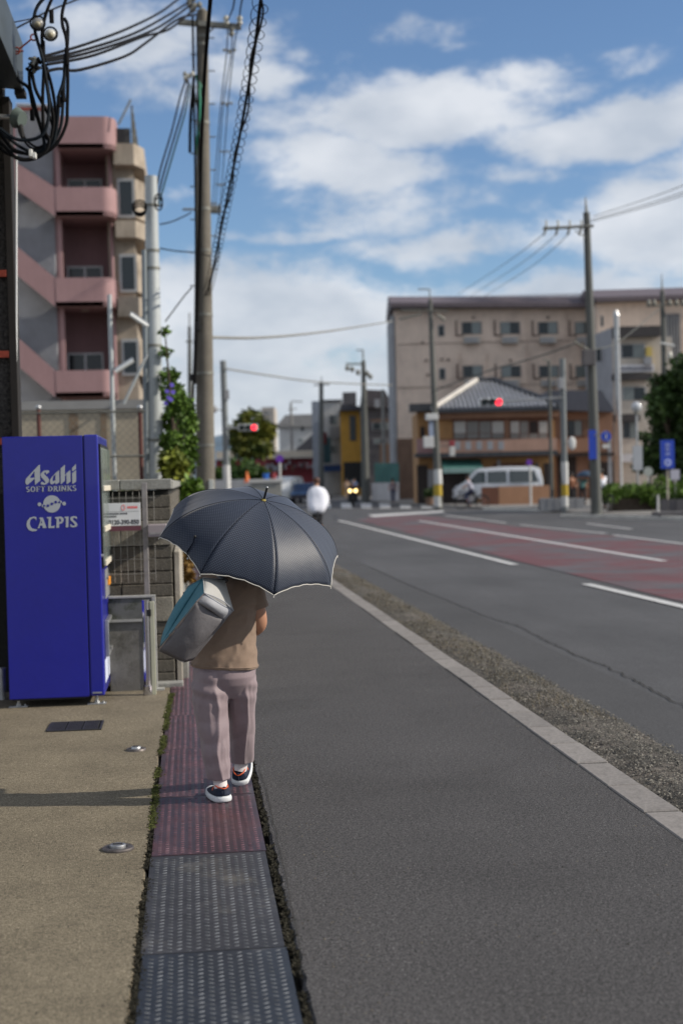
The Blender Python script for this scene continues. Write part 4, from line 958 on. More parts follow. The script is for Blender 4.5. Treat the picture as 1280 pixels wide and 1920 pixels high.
# storeys: stair parapet + balcony with a rounded corner
def balcony(yt, yb, stair, roof=False):
    zt, zb = P4(150, yt).z, P4(150, yb).z; x0, x1 = P4(106 if roof else 104, yt).x, P4(192, yt).x; rad = P4(216, yt).x - x1
    prof = [(x0, PF), (x1, PF)] + [(x1 + rad * math.sin(t * PI / 14), PF + 1.5 * rad * (1 - math.cos(t * PI / 14))) for t in range(1, 8)]
    prof += [(x1 + rad, PF + 2.2)]; inn = [(x0, PF + .14), (x1, PF + .14)] + [(x1 + (rad - .14) * math.sin(t * PI / 14), PF + .14 + 1.5 * (rad - .14) * (1 - math.cos(t * PI / 14))) for t in range(1, 8)] + [(x1 + rad - .14, PF + 2.2)]
    n = len(prof); vs = [(x, y, zb) for x, y in prof] + [(x, y, zt) for x, y in prof] + [(x, y, zb) for x, y in inn] + [(x, y, zt) for x, y in inn]
    fs = [(i, i + 1, i + 1 + n, i + n) for i in range(n - 1)] + [(2 * n + i, 3 * n + i, 3 * n + i + 1, 2 * n + i + 1) for i in range(n - 1)] + [(n + i, n + i + 1, 3 * n + i + 1, 3 * n + i) for i in range(n - 1)] + [(i, 2 * n + i, 2 * n + i + 1, i + 1) for i in range(n - 1)]
    par = MB().add(vs, fs).build('balcony', m_pink, pk)
    fl = [(x, y, zb + .002) for x, y in prof] + [(x0, PF + 2.2, zb + .002)]
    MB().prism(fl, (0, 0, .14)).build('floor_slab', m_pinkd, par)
    if stair:
        (l0, l1) = stair
        q = [P4(24, l0), P4(104, yt + 1), P4(104, yb + 1), P4(24, l1)]
        MB().prism([(p.x, PF + .01, p.z) for p in q], (0, .14, 0)).build('stair_parapet', m_pink, pk)
    if roof:
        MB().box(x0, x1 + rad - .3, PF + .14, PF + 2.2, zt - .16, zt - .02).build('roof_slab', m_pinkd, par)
balcony(217, 391, None, True) if False else None
def roofpar():
    balcony(217, 277, None, True)
roofpar()
balcony(350, 404, (300, 350)); balcony(520, 574, (455, 509)); balcony(694, 744, (624, 678))
# inner back walls and windows of the landings
for (yt, yb, wy0, wy1, wx0, wx1) in ((278, 350, 335, 352, 126, 192), (405, 520, 499, 521, 130, 193), (575, 695, 662, 696, 130, 195)):
    a, b = P4(126, wy0, PF + 2.15), P4(wx1, wy1 + 12, PF + 2.15)
    w = MB(); w.box(a.x, b.x, PF + 2.12, PF + 2.19, b.z, a.z); f = w.build('window', m_wframe, pk)
    f.data.materials[0] = mat('window_frame_white', (.62, .64, .66), .5); mid = (a.x + b.x) / 2
    for (u0, u1, mm) in ((a.x + .06, mid - .04, m_pane), (mid + .04, b.x - .06, m_pane)):
        MB().box(u0, u1, PF + 2.10, PF + 2.115, b.z + .05, a.z - .06).build('pane', mm, f)
    q = P4(160, yt + 8, PF + 1.2); MB().box(q.x - .12, q.x + .12, PF + 1.0, PF + 1.25, q.z, q.z + .07).build('ceiling_light', m_cream, pk)
    c, d = P4(104, yb, PF + .6), P4(112, yt, PF + .6); MB().box(c.x, d.x, PF + .56, PF + 2.1, c.z - .5, d.z + .6).build('stair_wall', m_pink, pk)
x = P4(208, 400, PF + .9).x; MB().cyl((x, PF + .9, 4), (x, PF + .9, P4(208, 240).z), .06, n=8).build('downpipe', m_pink, pk)
# concrete bay to the right
g0, g1 = P4(214, 300).x, P4(262, 300).x
cb = thing('apartment_building', 'grey beige concrete flats with tall dark bay windows and a rooftop railing', 'building', (g0, PF, 0))
YB = PF + .4
MB().box(g0 - .3, g1 - .25, YB + .6, YB + 12, 0, P4(230, 262).z).build('wall', m_bconc, cb)
for (sy0, sy1, wy0, wy1) in ((262, 302, 322, 397), (408, 440, 467, 540), (553, 590, 630, 700)):
    z0, z1 = P4(230, sy1).z, P4(230, sy0).z; e0, e1 = P4(212, 300).x, P4(250, 300).x
    MB().prism([(e0, YB, z0), (e1, YB, z0), (e1 + .3, YB + .7, z0), (e1 + .3, YB + 12, z0), (e0, YB + 12, z0)], (0, 0, z1 - z0)).build('floor_band', m_bconc, cb)
    w0, w1 = P4(219, wy0).z, P4(219, wy1).z; a, b = P4(217, 350).x, P4(250, 350).x
    f = MB().box(a, b, YB + .5, YB + .62, w1, w0).build('window', m_wframe, cb)
    MB().box(a + .07, b - .07, YB + .485, YB + .499, w1 + .09, w0 - .09).build('pane', m_pane, f)
    f2 = MB().prism([(b + .02, YB + .5, w1), (b + .28, YB + 1.2, w1), (b + .28, YB + 11, w1), (b + .02, YB + 11, w1)], (0, 0, w0 - w1)).build('side_wall', m_bconc, cb)
    for k in range(4): MB().box(b + .281, b + .31, YB + 1.7 + k * 2.3, YB + 3.1 + k * 2.3, w1 + .1, w0 - .1).build('side_window', m_pane, cb)
rl = P4(247, 262)
zt = P4(247, 190).z
MB().box(P4(216, 250).x, P4(243, 250).x, YB + .1, YB + .2, P4(230, 262).z, P4(230, 232).z).build('roof_parapet', mat('parapet_dark', (.05, .05, .05), .7), cb)
MB().cyl(P4(222, 233), P4(245, 186), .035, n=6).build('rail_stay', m_iron, cb)
for k in range(12):
    y = YB + k * 1.0; MB().box(P4(246, 262).x, P4(246, 262).x + .06, y, y + .05, P4(230, 262).z, zt).build('railing_post', m_iron, cb)
for k in range(44):
    y = YB + k * .25; MB().cyl((P4(246, 262).x + .03, y, P4(230, 262).z), (P4(246, 262).x + .03, y, zt - .1), .014, n=4).build('baluster', m_iron, cb)
for z in (zt - .1, zt - .8): MB().box(P4(246, 262).x, P4(246, 262).x + .05, YB, YB + 11.2, z, z + .06).build('rail', m_iron, cb)

# beige panelled wall and mesh fence behind the vending machine
m_beige = mat('beige_panel', (.36, .315, .245), .85, var=[(.8, .1, 5), (5, .08)])
m_beigeb = mat('beige_stripe', (.19, .14, .095), .85, var=[(3, .12)])
YW = 27.0
bwall = thing('panelled_wall', 'long beige panelled wall with brown stripes and a grey ledge below the pink flats', 'wall', (-2.5, YW, 0))
zt = AT(150, 768, YW).z; x0, x1 = AT(-60, 800, YW).x, AT(272, 800, YW).x
MB().box(x0, x1, YW, YW + .5, 0, zt).build('wall', m_beige, bwall)
MB().box(x0, x1 + .1, YW - .06, YW + 4, zt + .001, AT(150, 751, YW).z).build('ledge', mat('ledge_grey', (.26, .26, .26), .7, var=[(2, .12)]), bwall)
for (a, b) in ((130, 146), (189, 200), (20, 30)):
    p, q = AT(a, 800, YW), AT(b, 800, YW); MB().box(p.x, q.x, YW - .02, YW - .001, 0, zt - .03).build('stripe', m_beigeb, bwall)
m_fpost = mat('fence_brown', (.10, .035, .03), .6, metal=.2, var=[(6, .2)])
YF = 21.0
ff = thing('mesh_fence', 'brown posted mesh fence with dark rails in front of the beige wall', 'fence', (-2, YF, 0))
for px in (72, 262, -118):
    p = AT(px, 768, YF); MB().cyl((p.x, YF, 0), (p.x, YF, p.z), .03, n=10).build('post', m_fpost, ff, smooth=True)
    MB().ball((p.x, YF, p.z + .03), .045, n=10, m=6).build('post_cap', m_gal, ff, smooth=True)
for py in (773, 857, 940):
    a, b = AT(-130, py, YF), AT(272, py, YF); MB().cyl((a.x, YF - .02, AT(150, py, YF).z), (b.x, YF - .02, AT(150, py, YF).z), .016, n=6).build('rail', m_iron, ff)
zf0, zf1 = AT(150, 940, YF).z, AT(150, 773, YF).z; mb = MB(); xa, xb = AT(20, 800, YF).x, AT(270, 800, YF).x; hgt = zf1 - zf0
x = xa - hgt
while x < xb:
    for s in (1, -1):
        u0, u1 = (x, x + hgt) if s > 0 else (x + hgt, x)
        def cl(u, v, z0, z1):
            t0, t1 = 0, 1
            if u > v: u, v, z0, z1 = v, u, z1, z0
            if v <= xa or u >= xb: return None
            f = lambda q: z0 + (z1 - z0) * (q - u) / (v - u)
            uu, vv = max(u, xa), min(v, xb); return (uu, f(uu), vv, f(vv))
        r_ = cl(u0, u1, zf0, zf1)
        if r_: mb.cyl((r_[0], YF, r_[1]), (r_[2], YF, r_[3]), .003, n=3, caps=False)
    x += .11
mb.build('mesh', m_iron, ff, kind='stuff')

# hedge and vines beyond the wall
rg = random.Random(21)
vb = blobs_for(rg, [(309, 620, 8), (312, 660, 10), (316, 705, 16), (324, 735, 20), (335, 760, 24), (345, 790, 24), (330, 790, 26), (350, 830, 20), (340, 860, 28), (322, 830, 22), (352, 800, 14)], 22.5, 0, .9)
tree('tall green shrub with climbing vines behind the end of the block wall', (AT(330, 900, 22.5).x, 22.5, 0), 1.8, .06, vb, 9000, .085, m_leafb, 'shrub', seed=3, name='shrub')
vb = blobs_for(rg, [(320, 860, 16), (330, 890, 14), (326, 870, 20), (318, 885, 12)], 21.2, 0, .3)
tree('yellowing bamboo like shrub just above the end of the block wall', (AT(325, 900, 21.2).x, 21.2, 0), 1.2, .04, vb, 1600, .12, m_leafy, 'shrub', seed=4, name='shrub')
vb = blobs_for(rg, [(352, 925, 20), (362, 910, 14), (348, 950, 18), (356, 980, 18), (350, 1010, 16), (355, 1040, 14)], 20.8, 0, .3)
tree('bright green leafy plant between the wall and the main pole', (AT(352, 1060, 20.8).x - .02, 20.8, 0), .5, .03, vb, 3200, .10, m_leafb, 'plant', seed=5, name='plant')
vb = blobs_for(rg, [(345, 1065, 10), (350, 1040, 10), (352, 1080, 8)], 17.5, 0, .2)
tree('dry orange brown grass clump beside the wall left of the bag', (AT(349, 1100, 17.5).x, 17.5, 0), .15, .012, vb, 900, .09, mat('leaf_dry', (.28, .17, .05), .8, island=.4), 'plant', seed=6, name='plant')
fl = thing('morning_glory', 'purple blue morning glory flowers climbing the tall shrub', 'flowers', tuple(AT(312, 745, 21.8)))
for (px, py) in ((320, 725), (311, 736), (309, 758), (318, 752), (339, 912), (314, 748), (322, 738)):
    c = AT(px, py, 21.3); q = MB()
    q.cyl(c, c + Vector((.02, -.07, .02)), .010, .036, n=9); q.build('flower', mat('petal_violet', (.07, .045, .35), .6), fl)
hd = thing('hedge', 'dark clipped hedge running along the pavement beyond the main pole', 'hedge', (-1.0, 32, 0))
hb = [((-1.3 + rg.uniform(-.3, .2), 24 + k * 1.1, .75 + rg.uniform(-.1, .25)), (.75, .9, .75)) for k in range(16)]
vs, fs = leafy(rg, hb, 9000, .10); MB().add(vs, fs).build('leaves', m_leaf, hd)
MB().box(-1.5, -1.1, 23, 42, 0, .5).build('stems', m_bark, hd)
# ------------------------------------------------------------------ far left of the crossing
def fbox(p0, p1, v, depth, zb=None):
    """world box from a picture rectangle at distance v in the turned frame"""
    mx, my = (p0[0] + p1[0]) / 2, (p0[1] + p1[1]) / 2
    u0 = UV(p0[0], my, v)[0]; u1 = UV(p1[0], my, v)[0]; z1 = UV(mx, p0[1], v)[1]; z0 = UV(mx, p1[1], v)[1] if zb is None else zb
    return MB(CF).box(u0, u1, v, v + depth, z0, z1)
def broot(name, label, cat, px, v, group=None):
    u = UV(px, 900, v)[0]; p = FW(u, v, 0); return thing(name, label, cat, (p.x, p.y, 0), -YAW, group)
def windows(root, rects, v, mframe=None, mp=None, panes=2, name='window', proud=.05):
    for i, r in enumerate(rects):
        f = fbox((r[0], r[1]), (r[2], r[3]), v - proud, proud - .002).build(name, mframe or m_wframe, root)
        w = (r[2] - r[0]); bx_ = w * .05 + .3; by_ = .9
        for k in range(panes):
            a = r[0] + bx_ + (w - 2 * bx_) * k / panes; b = r[0] + bx_ + (w - 2 * bx_) * (k + 1) / panes
            fbox((a + .25, r[1] + by_), (b - .25, r[3] - by_), v - proud - .022, .02).build('pane', (mp or m_pane) if (k + i) % 2 == 0 else m_pane2, f)
m_pane2 = mat('window_pane_curtain', (.16, .19, .19), .2, spec=.6)
def simple_building(name, label, px0, px1, pt, v, depth, m, roof=None, cat='building', wins=(), panes=2, group=None, mp=None):
    t = broot(name, label, cat, (px0 + px1) / 2, v, group)
    fbox((px0, pt), (px1, 930), v, depth, 0).build('wall', m, t)
    if roof: fbox((px0 - 1.2, pt - roof[1]), (px1 + 1.2, pt - .2), v - .3, depth + .6).build('roof', roof[0], t)
    windows(t, wins, v, panes=panes, mp=mp); return t
m_w1 = paint('wall_offwhite', (.50, .50, .49), .8, .1); m_w2 = paint('wall_bluegrey', (.26, .29, .34), .8, .1); m_w3 = paint('wall_dark', (.10, .095, .10), .8, .15)
m_w4 = paint('wall_ochre', (.48, .26, .045), .75, .12); m_w5 = paint('wall_brown', (.16, .10, .07), .8, .15); m_roofd = paint('roof_dark', (.06, .06, .07), .6, .15)
m_w6 = paint('wall_cream', (.62, .54, .44), .7, .08); m_redw = paint('wall_red', (.25, .04, .05), .7, .12); m_w7 = paint('wall_grey', (.3, .31, .33), .8, .12)
# hill
hv_ = MB(); rg2 = random.Random(5); vs = []; nX = 60
for j in range(8):
    for i in range(nX):
        x = -900 + 1500 * i / (nX - 1); y = 1500 + j * 120; h = 92 * math.sin(PI * min(j, 7) / 9) * (.75 + .5 * noise.noise(Vector((x * .003, j * .2, 0)))) * (1 if x < 100 else .4)
        vs.append((x, y, h - 5))
hv_.add(vs, [(j * nX + i, j * nX + i + 1, (j + 1) * nX + i + 1, (j + 1) * nX + i) for j in range(7) for i in range(nX - 1)])
struct('hills', hv_, mat('hill_forest_haze', (.10, .15, .20), .95, var=[(.004, .3), (.02, .3)]), 'distant wooded hills behind the street', smooth=True)  # blue of distance haze is put into the forest colour
t = simple_building('house', 'pale house with a hipped grey roof behind the round tree', 524, 592, 792, 190, 10, m_w1, wins=[(563, 800, 571, 808), (560, 822, 568, 829)], panes=1)
p = [UV(x, y, 189.5) for x, y in ((516, 800), (535, 778), (592, 776), (597, 800))]
MB(CF).prism([(u, 189.4, z) for u, z in p], (0, 11, 0)).build('roof', paint('roof_greybeige', (.3, .29, .28), .7, .12), t)
t = simple_building('house', 'low pale house with a dark sloping roof left of the grey tower', 556, 590, 832, 175, 8, m_w1)
p = [UV(x, y, 174.5) for x, y in ((552, 845), (588, 812), (596, 812), (596, 845))]
MB(CF).prism([(u, 174.4, z) for u, z in p], (0, 8.5, 0)).build('roof', m_roofd, t)
simple_building('apartment_building', 'small beige tower block peeping over the round tree', 492, 516, 763, 330, 14, paint('wall_far', (.42, .38, .34), .8, .1), wins=[(496, 770, 500, 778), (503, 770, 507, 778), (496, 784, 500, 792), (503, 784, 507, 792)], panes=1)
t = simple_building('shop', 'low red fronted shop with a cream fascia and cluttered front, left of the grey tower', 405, 590, 860, 140, 10, m_redw)
fbox((495, 845), (592, 857), 138.5, 2.2).build('fascia', m_w6, t); fbox((405, 846), (440, 860), 139, 1).build('fascia', m_w6, t)
rg3 = random.Random(11)
for k in range(26):
    x = 498 + k * 3.5; y0 = 866 + rg3.uniform(-3, 12); c = rg3.choice([m_w7, m_w5, m_redw, m_redw, m_w7, m_w3]); fbox((x, y0), (x + rg3.uniform(2, 5), y0 + rg3.uniform(4, 12)), 139.5 - .05 * k, .3).build('poster', c, t)
simple_building('tower', 'narrow blue grey concrete tower left of the off white shop house', 586, 601, 752, 130, 6, m_w2)
t = simple_building('shop_house', 'off white three storey shop house left of the ochre building', 601, 640, 752, 138, 12, m_w1, (m_roofd, 3), wins=[(617, 778, 632, 796), (605, 815, 614, 830), (620, 835, 632, 850)])
fbox((602, 820), (620, 868), 136.4, .6).build('signboard', paint('sign_teal', (.06, .16, .2), .5), t); fbox((606, 810), (612, 832), 136.2, .15).build('signboard', m_redw, t)
fbox((618, 800), (638, 822), 137, .6).build('balcony', m_w7, t); fbox((604, 872), (640, 884), 137, .5).build('shop_sign', paint('sign_blue', (.05, .12, .35), .5), t)
t = simple_building('ochre_building', 'narrow ochre yellow building with one tall dark window above an open ground floor', 639, 682, 765, 128, 12, m_w4)
windows(t, [(655, 779, 667, 826)], 128, m_w3, panes=1)
fbox((644, 866), (680, 915), 127.9, .09).build('shopfront', m_black, t)
p = [UV(x, y, 127.3) for x, y in ((635, 770), (641, 757), (676, 762), (686, 768))]
MB(CF).prism([(u, 127.2, z) for u, z in p], (0, 13, 0)).build('roof', m_roofd, t)
fbox((642, 735), (668, 758), 132, 4).build('roof_hut', m_w3, t)
t = simple_building('house', 'dark weathered wooden building right of the ochre one', 680, 735, 760, 118, 12, m_w3, wins=[(697, 792, 728, 806), (700, 822, 726, 832)])
p = [UV(x, y, 117.5) for x, y in ((676, 762), (680, 730), (722, 732), (738, 765))]
MB(CF).prism([(u, 117.4, z) for u, z in p], (0, 13, 0)).build('roof', paint('roof_mauve', (.10, .09, .095), .7, .15), t)
fbox((702, 748), (712, 764), 117.2, .1).build('dormer', m_w7, t); fbox((695, 786), (735, 790), 116.8, .6).build('eave', m_w5, t)
fbox((712, 832), (735, 868), 117.7, .2).build('shutter', m_w5, t)
t = broot('boundary_wall', 'white wall topped by a green corrugated fence beside the big block', 'wall', 722, 96)
fbox((697, 905), (748, 942), 96, .25, 0).build('wall', paint('wall_white', (.6, .6, .62), .7, .08), t)
for k in range(14): fbox((702 + k * 3.3, 868), (702 + k * 3.3 + 3.1, 904.6), 96.05 + .03 * (k % 2), .06).build('panel', paint('fence_teal', (.07, .19, .18), .6, .12), t)

# round tree and hedge at the left of the crossing
c = FW(*UV(470, 905, 100)[:1], 100, 0)
rgt = random.Random(31)
tree('round green tree with yellowing top beside the left traffic light', (AT(470, 905, 96).x, 96, 0), 2.6, .16, blobs_for(rgt, [(470, 790, 26), (450, 810, 24), (492, 808, 24), (470, 820, 30), (462, 840, 26), (488, 838, 24), (502, 815, 14), (446, 830, 18)], 96, 0, .6), 9000, .30, leafmat('leaf_autumn', (.16, .16, .02), (.045, .075, .015)), seed=9)
rgh = random.Random(33)
hd = thing('hedge', 'low green hedge and shrubs below the round tree', 'hedge', (AT(450, 900, 92).x, 92, 0))
hb = blobs_for(rgh, [(x, 886 + rgh.uniform(-8, 8), 13) for x in range(408, 500, 8)] + [(430, 870, 12), (462, 872, 12), (480, 880, 10)], 92, 0, .6)
vs, fs = leafy(rgh, hb, 6000, .24); MB().add(vs, fs).build('leaves', m_leaf, hd)
MB().box(AT(408, 905, 92).x, AT(500, 905, 92).x, 91.9, 92.3, -.08, .5).build('stems', m_bark, hd)
t = thing('planter_wall', 'low pale concrete wall in front of the hedge, left of the crossing', 'wall', (AT(470, 915, 78).x, 78, 0))
a, b = AT(470, 905, 78), AT(528, 925, 78); MB().box(a.x, b.x, 78, 78.6, RZ, a.z).build('wall', m_cap, t); MB().box(a.x - .1, b.x + .1, 77.9, 78.7, a.z + .002, a.z + .18).build('coping', m_w1, t)
a, b = AT(398, 900, 82), AT(470, 925, 82); t = thing('guard_wall', 'long low grey wall behind the walkers by the left traffic light', 'wall', (AT(430, 915, 82).x, 82, 0)); MB().box(a.x, b.x, 82, 82.3, RZ, a.z).build('wall', m_w7, t)
for (px, py, m_, lab) in ((463, 893, paint('cone_orange', (.7, .16, .03), .5), 'orange traffic cone on the low wall near the round tree'), (499, 897, paint('drum_blue', (.03, .16, .6), .5), 'bright blue barrel behind the low pale wall'), (512, 896, MATS['wall_red'], 'red barrel next to the blue one behind the pale wall')):
    c = AT(px, py, 80); t = thing('traffic_cone' if px == 463 else 'barrel', lab, 'cone' if px == 463 else 'barrel', (c.x, 80, c.z - .3))
    if px == 463: MB().cyl((c.x, 80, c.z - .3), (c.x, 80, c.z + .3), .16, .03, n=12).build('body', m_, t, smooth=True); MB().box(c.x - .2, c.x + .2, 79.8, 80.2, c.z - .34, c.z - .301).build('foot', m_, t)
    else:
        MB().cyl((c.x, 80, c.z - .55), (c.x, 80, c.z + .25), .17, n=14).build('body', m_, t, smooth=True); MB().cyl((c.x, 80, c.z + .2505), (c.x, 80, c.z + .29), .18, n=14).build('lid', m_, t, smooth=True)
# ------------------------------------------------------------------ right of the crossing: the big block
m_bigw = paint('wall_rose_beige', (.68, .55, .455), .82, .09, col2=(.33, .26, .22), mix2=(.25, .5, .8))
m_roofp = paint('roof_plum', (.13, .105, .115), .6, .12); m_gut = paint('gutter_dark', (.05, .045, .045), .6, .1)
m_duct = paint('duct_brown', (.12, .08, .07), .6, .1); m_ac = paint('ac_beige', (.42, .39, .35), .6, .08)
def roofslope(root, p0, p1, h, v, over, m, name='roof'):
    """pitched roof rising away from the eave p0..p1 (picture points)"""
    a, b = UV(*p0, v), UV(*p1, v); 
    vs = [(a[0], v - over, a[1]), (b[0], v - over, b[1]), (b[0], v + 4, b[1] + h), (a[0], v + 4, a[1] + h), (a[0], v + 8.5, a[1]), (b[0], v + 8.5, b[1]),
          (a[0], v - over, a[1] - .3), (b[0], v - over, b[1] - .3), (b[0], v + 8.5, b[1] - .3), (a[0], v + 8.5, a[1] - .3)]
    return MB(CF).add(vs, [(0, 1, 2, 3), (3, 2, 5, 4), (6, 7, 1, 0), (6, 9, 8, 7), (0, 3, 4, 9, 6), (1, 7, 8, 5, 2), (4, 5, 8, 9)]).build(name, m, root)
big = broot('apartment_building', 'long rose beige apartment block with a plum metal roof, behind the tiled house', 'building', 930, 100)
fbox((744, 573), (1112, 940), 100, 8, 0).build('wall', m_bigw, big)
fbox((745, 822), (800, 940), 99.9, .09, 0).build('base_band', m_w5, big)
MB(CF).box(UV(744, 800, 100)[0] - .28, UV(744, 800, 100)[0] - .002, 100.1, 107.5, 1.0, UV(744, 590, 100)[1]).build('end_wall', m_w7, big)
roofslope(big, (731, 570), (1128, 570), 1.05, 100, .9, m_roofp)
fbox((733, 570.5), (1126, 575), 99.2, .25).build('gutter', m_gut, big)
for k in range(50): # standing seams of the roof
    u = UV(733 + k * 8, 566, 100)[0]; z0 = UV(900, 570, 100)[1]
    MB(CF).hexa([(u - .03, 99.15, z0 + .02), (u + .03, 99.15, z0 + .02), (u + .03, 99.15, z0 + .09), (u - .03, 99.15, z0 + .09)], [(u - .03, 103.9, z0 + 1.05), (u + .03, 103.9, z0 + 1.05), (u + .03, 103.9, z0 + 1.12), (u - .03, 103.9, z0 + 1.12)]).build('roof_seam', m_roofp, big)
ww = []
for (y0, y1) in ((604, 626), (686, 707), (768, 789)):
    for x in (865, 937, 1008, 1077):
        ww.append((x + (y0 - 604) * .022, y0 - 1, x + 38 + (y0 - 604) * .022, y1))
windows(big, ww, 100, mframe=paint('frame_bronze', (.2, .18, .17), .5, .05))
for (x, y) in ((821, 609), (823, 690), (825, 772)): windows(big, [(x, y, x + 12, y + 21)], 100, panes=1)
for (x0, y0, x1, y1) in ww[:8]:
    f = fbox((x0 + 4, y1 + 5), (x1 - 3, y1 + 17), 99.5, .48).build('balconet', m_ac, big)
    for k in range(4): fbox((x0 + 6.5 + k * 6.2, y1 + 6.5), (x0 + 10.5 + k * 6.2, y1 + 16), 99.47, .028).build('slat', m_w7, f)
    fbox((x0 - 11, y0 - 3), (x0 - 8.5, y1 + 1), 99.88, .1).build('duct', m_duct, big); fbox((x0 - 11, y1 + 1.1), (x0 + 4, y1 + 3), 99.88, .1).build('duct', m_duct, big)
for (x, y0, y1) in ((988, 578, 760), (913, 662, 760), (1060, 578, 640), (862, 660, 760)): fbox((x, y0), (x + 1.6, y1), 99.9, .09).build('downpipe', m_bigw, big)
for (x, y) in ((838, 672), (826, 671), (797, 673), (955, 673), (1025, 593), (885, 593), (1100, 593), (800, 700), (790, 640)): fbox((x, y), (x + 4, y + 4), 99.85, .14).build('vent', m_duct, big)
for y in (640.5, 722): fbox((745, y), (1110, y + .8), 99.95, .045).build('floor_line', m_duct, big)
for x in (752, 760, 771, 781, 790): fbox((x, 576), (x + 2.5, 582), 99.7, .28).build('bracket', m_gut, big)
big2 = broot('apartment_building', 'higher right wing of the rose beige block, half hidden by the tree', 'building', 1210, 97)
fbox((1122, 562), (1330, 940), 97, 9, 0).build('wall', m_bigw, big2)
roofslope(big2, (1112, 560), (1340, 553), 1.1, 97, .9, m_roofp)
fbox((1114, 559), (1338, 563.5), 96.2, .25).build('gutter', m_gut, big2)
fbox((1248, 588), (1275, 690), 96.8, .19).build('stairwell', m_w3, big2)
for k in range(5): fbox((1250 + k * 5.5, 590), (1251.5 + k * 5.5, 690), 96.7, .09).build('railing', m_wframe, big2)
windows(big2, [(1126, 592, 1131, 612)], 97, panes=1)

# mid rise with sign band and silver flue
m_mid = paint('wall_mid_beige', (.5, .45, .39), .8, .1); m_midg = paint('wall_mid_grey', (.34, .35, .38), .8, .1)
mid = broot('office_building', 'narrow four storey beige building with dark awnings and a lettered sign band', 'building', 1190, 90)
fbox((1152, 632), (1262, 940), 90, 8, 0).build('wall', m_mid, mid)
a = UV(1113, 640, 94); b = UV(1151.5, 640, 90)
MB(CF).prism([(UV(1112, 700, 95)[0], 95, 0), (UV(1151, 700, 90)[0], 90.05, 0), (UV(1151, 700, 90)[0], 98, 0), (UV(1112, 700, 95)[0], 98, 0)], (0, 0, UV(1130, 622, 93)[1])).build('side_wall', m_midg, mid)
for (x0, y0, x1, y1) in ((1150, 607, 1238, 631), (1150, 700, 1222, 712), (1150, 776, 1200, 790)): fbox((x0, y0 + (4 if y0 == 607 else 0)), (x1, y1), 89.3, .68).build('awning', m_gut, mid)
windows(mid, [(1163, 645, 1210, 671), (1165, 725, 1211, 750), (1166, 790, 1196, 822)], 90)
windows(mid, [(1117, 652, 1127, 678), (1119, 732, 1130, 760)], 92.4, panes=1)
f = fbox((1158, 683), (1226, 697), 89.4, .3).build('sign_band', paint('sign_white', (.6, .6, .62), .5, .05), mid)
mb = MB(CF); rr = random.Random(2)
x = 1163
while x < 1220:
    w = rr.uniform(2.2, 3.6); q = fbox((x, 686.5), (x + w, 694), 89.37, .028); 
    for kk in range(4):
        u0, z1 = UV(x + w * kk / 4, 686.5 + rr.uniform(0, 2), 89.4); u1, z0 = UV(x + w * kk / 4 + w * .16, 694, 89.4); mb.box(u0, u1, 89.375, 89.398, z0, z1)
    u0, z1 = UV(x, 688 + rr.uniform(0, 3), 89.4); u1, _ = UV(x + w * .9, 690, 89.4); mb.box(u0, u1, 89.375, 89.398, z1 - .06, z1); x += w + 1.0
mb.build('lettering', paint('ink_grey', (.14, .15, .2), .6, .05), f)
fbox((1212, 650), (1222, 690), 89.6, .38).build('yellow_sign', paint('sign_yellow', (.55, .42, .12), .6, .1), mid); fbox((1208, 668), (1222, 683), 89.1, .4).build('wall_box', m_w7, mid)
fbox((1158, 851), (1200, 866), 89.2, .5).build('sign_box', MATS['sign_white'], mid)
fl_ = broot('flue_pipe', 'tall silvery flue pipe standing in front of the beige office building', 'flue', 1156, 88)
p, q = FW(*[UV(1161, 852, 88)[0], 88, 0]), FW(UV(1155, 595, 88)[0], 88, UV(1155, 592, 88)[1])
MB().cyl((p.x, p.y, 0), q, .17, n=16).build('pipe', m_gal, fl_, smooth=True); MB().cyl(q, q + Vector((0, 0, .35)), .22, .1, n=16).build('cowl', m_gal, fl_, smooth=True)

# tiled house
m_tile = paint('roof_tile_lit', (.34, .35, .38), .45, .2); m_tiled = paint('roof_tile_dark', (.045, .048, .055), .5, .2)  # pale rows on a dark base: lit ribs and shaded gaps put into colour
m_hwall = paint('house_orange', (.28, .16, .105), .8, .12); m_hwood = paint('house_wood', (.13, .055, .035), .7, .15); m_hochre = paint('house_ochre', (.34, .19, .08), .8, .12)
m_hpink = paint('house_band', (.40, .25, .19), .8, .08); m_shoji = paint('shoji_pane', (.42, .42, .40), .5, .06); m_hdark = paint('house_dark', (.03, .022, .02), .7, .2)
V = 80
th = broot('tiled_house', 'old two storey house with a grey tiled roof, orange walls and a green awning', 'house', 915, V)
fbox((822, 770), (1040, 950), V, 8, 0).build('wall', m_hwall, th)
fbox((784, 772), (821.7, 950), V + .9, 6, 0).build('side_wing', m_hochre, th)
fbox((782, 822), (821, 850), V + .2, .66).build('side_band', paint('house_mauve', (.28, .17, .17), .8, .08), th)
fbox((778, 850), (822, 857), V - .1, .9).build('side_eave', m_tiled, th)
fbox((768, 756), (826, 771), V + .1, 1.2).build('side_roof', m_tiled, th)
fbox((788, 800), (796, 820), V + .78, .11).build('side_window', m_hdark, th); fbox((782, 872), (802, 945), V + .8, .09).build('side_door', m_hdark, th); fbox((802, 880), (812, 915), V + .8, .09).build('side_panel', m_w7, th)
fbox((824, 771), (1048, 783), V - .55, .54).build('upper_beam', m_hwall, th)
fbox((846, 783.3), (1030, 787), V - .12, .11).build('window_head', m_hwood, th)
fbox((822, 787), (848, 823), V - .08, .07).build('ochre_panel', m_hochre, th); fbox((1028, 787), (1040, 823), V - .08, .07).build('ochre_panel', m_hochre, th)
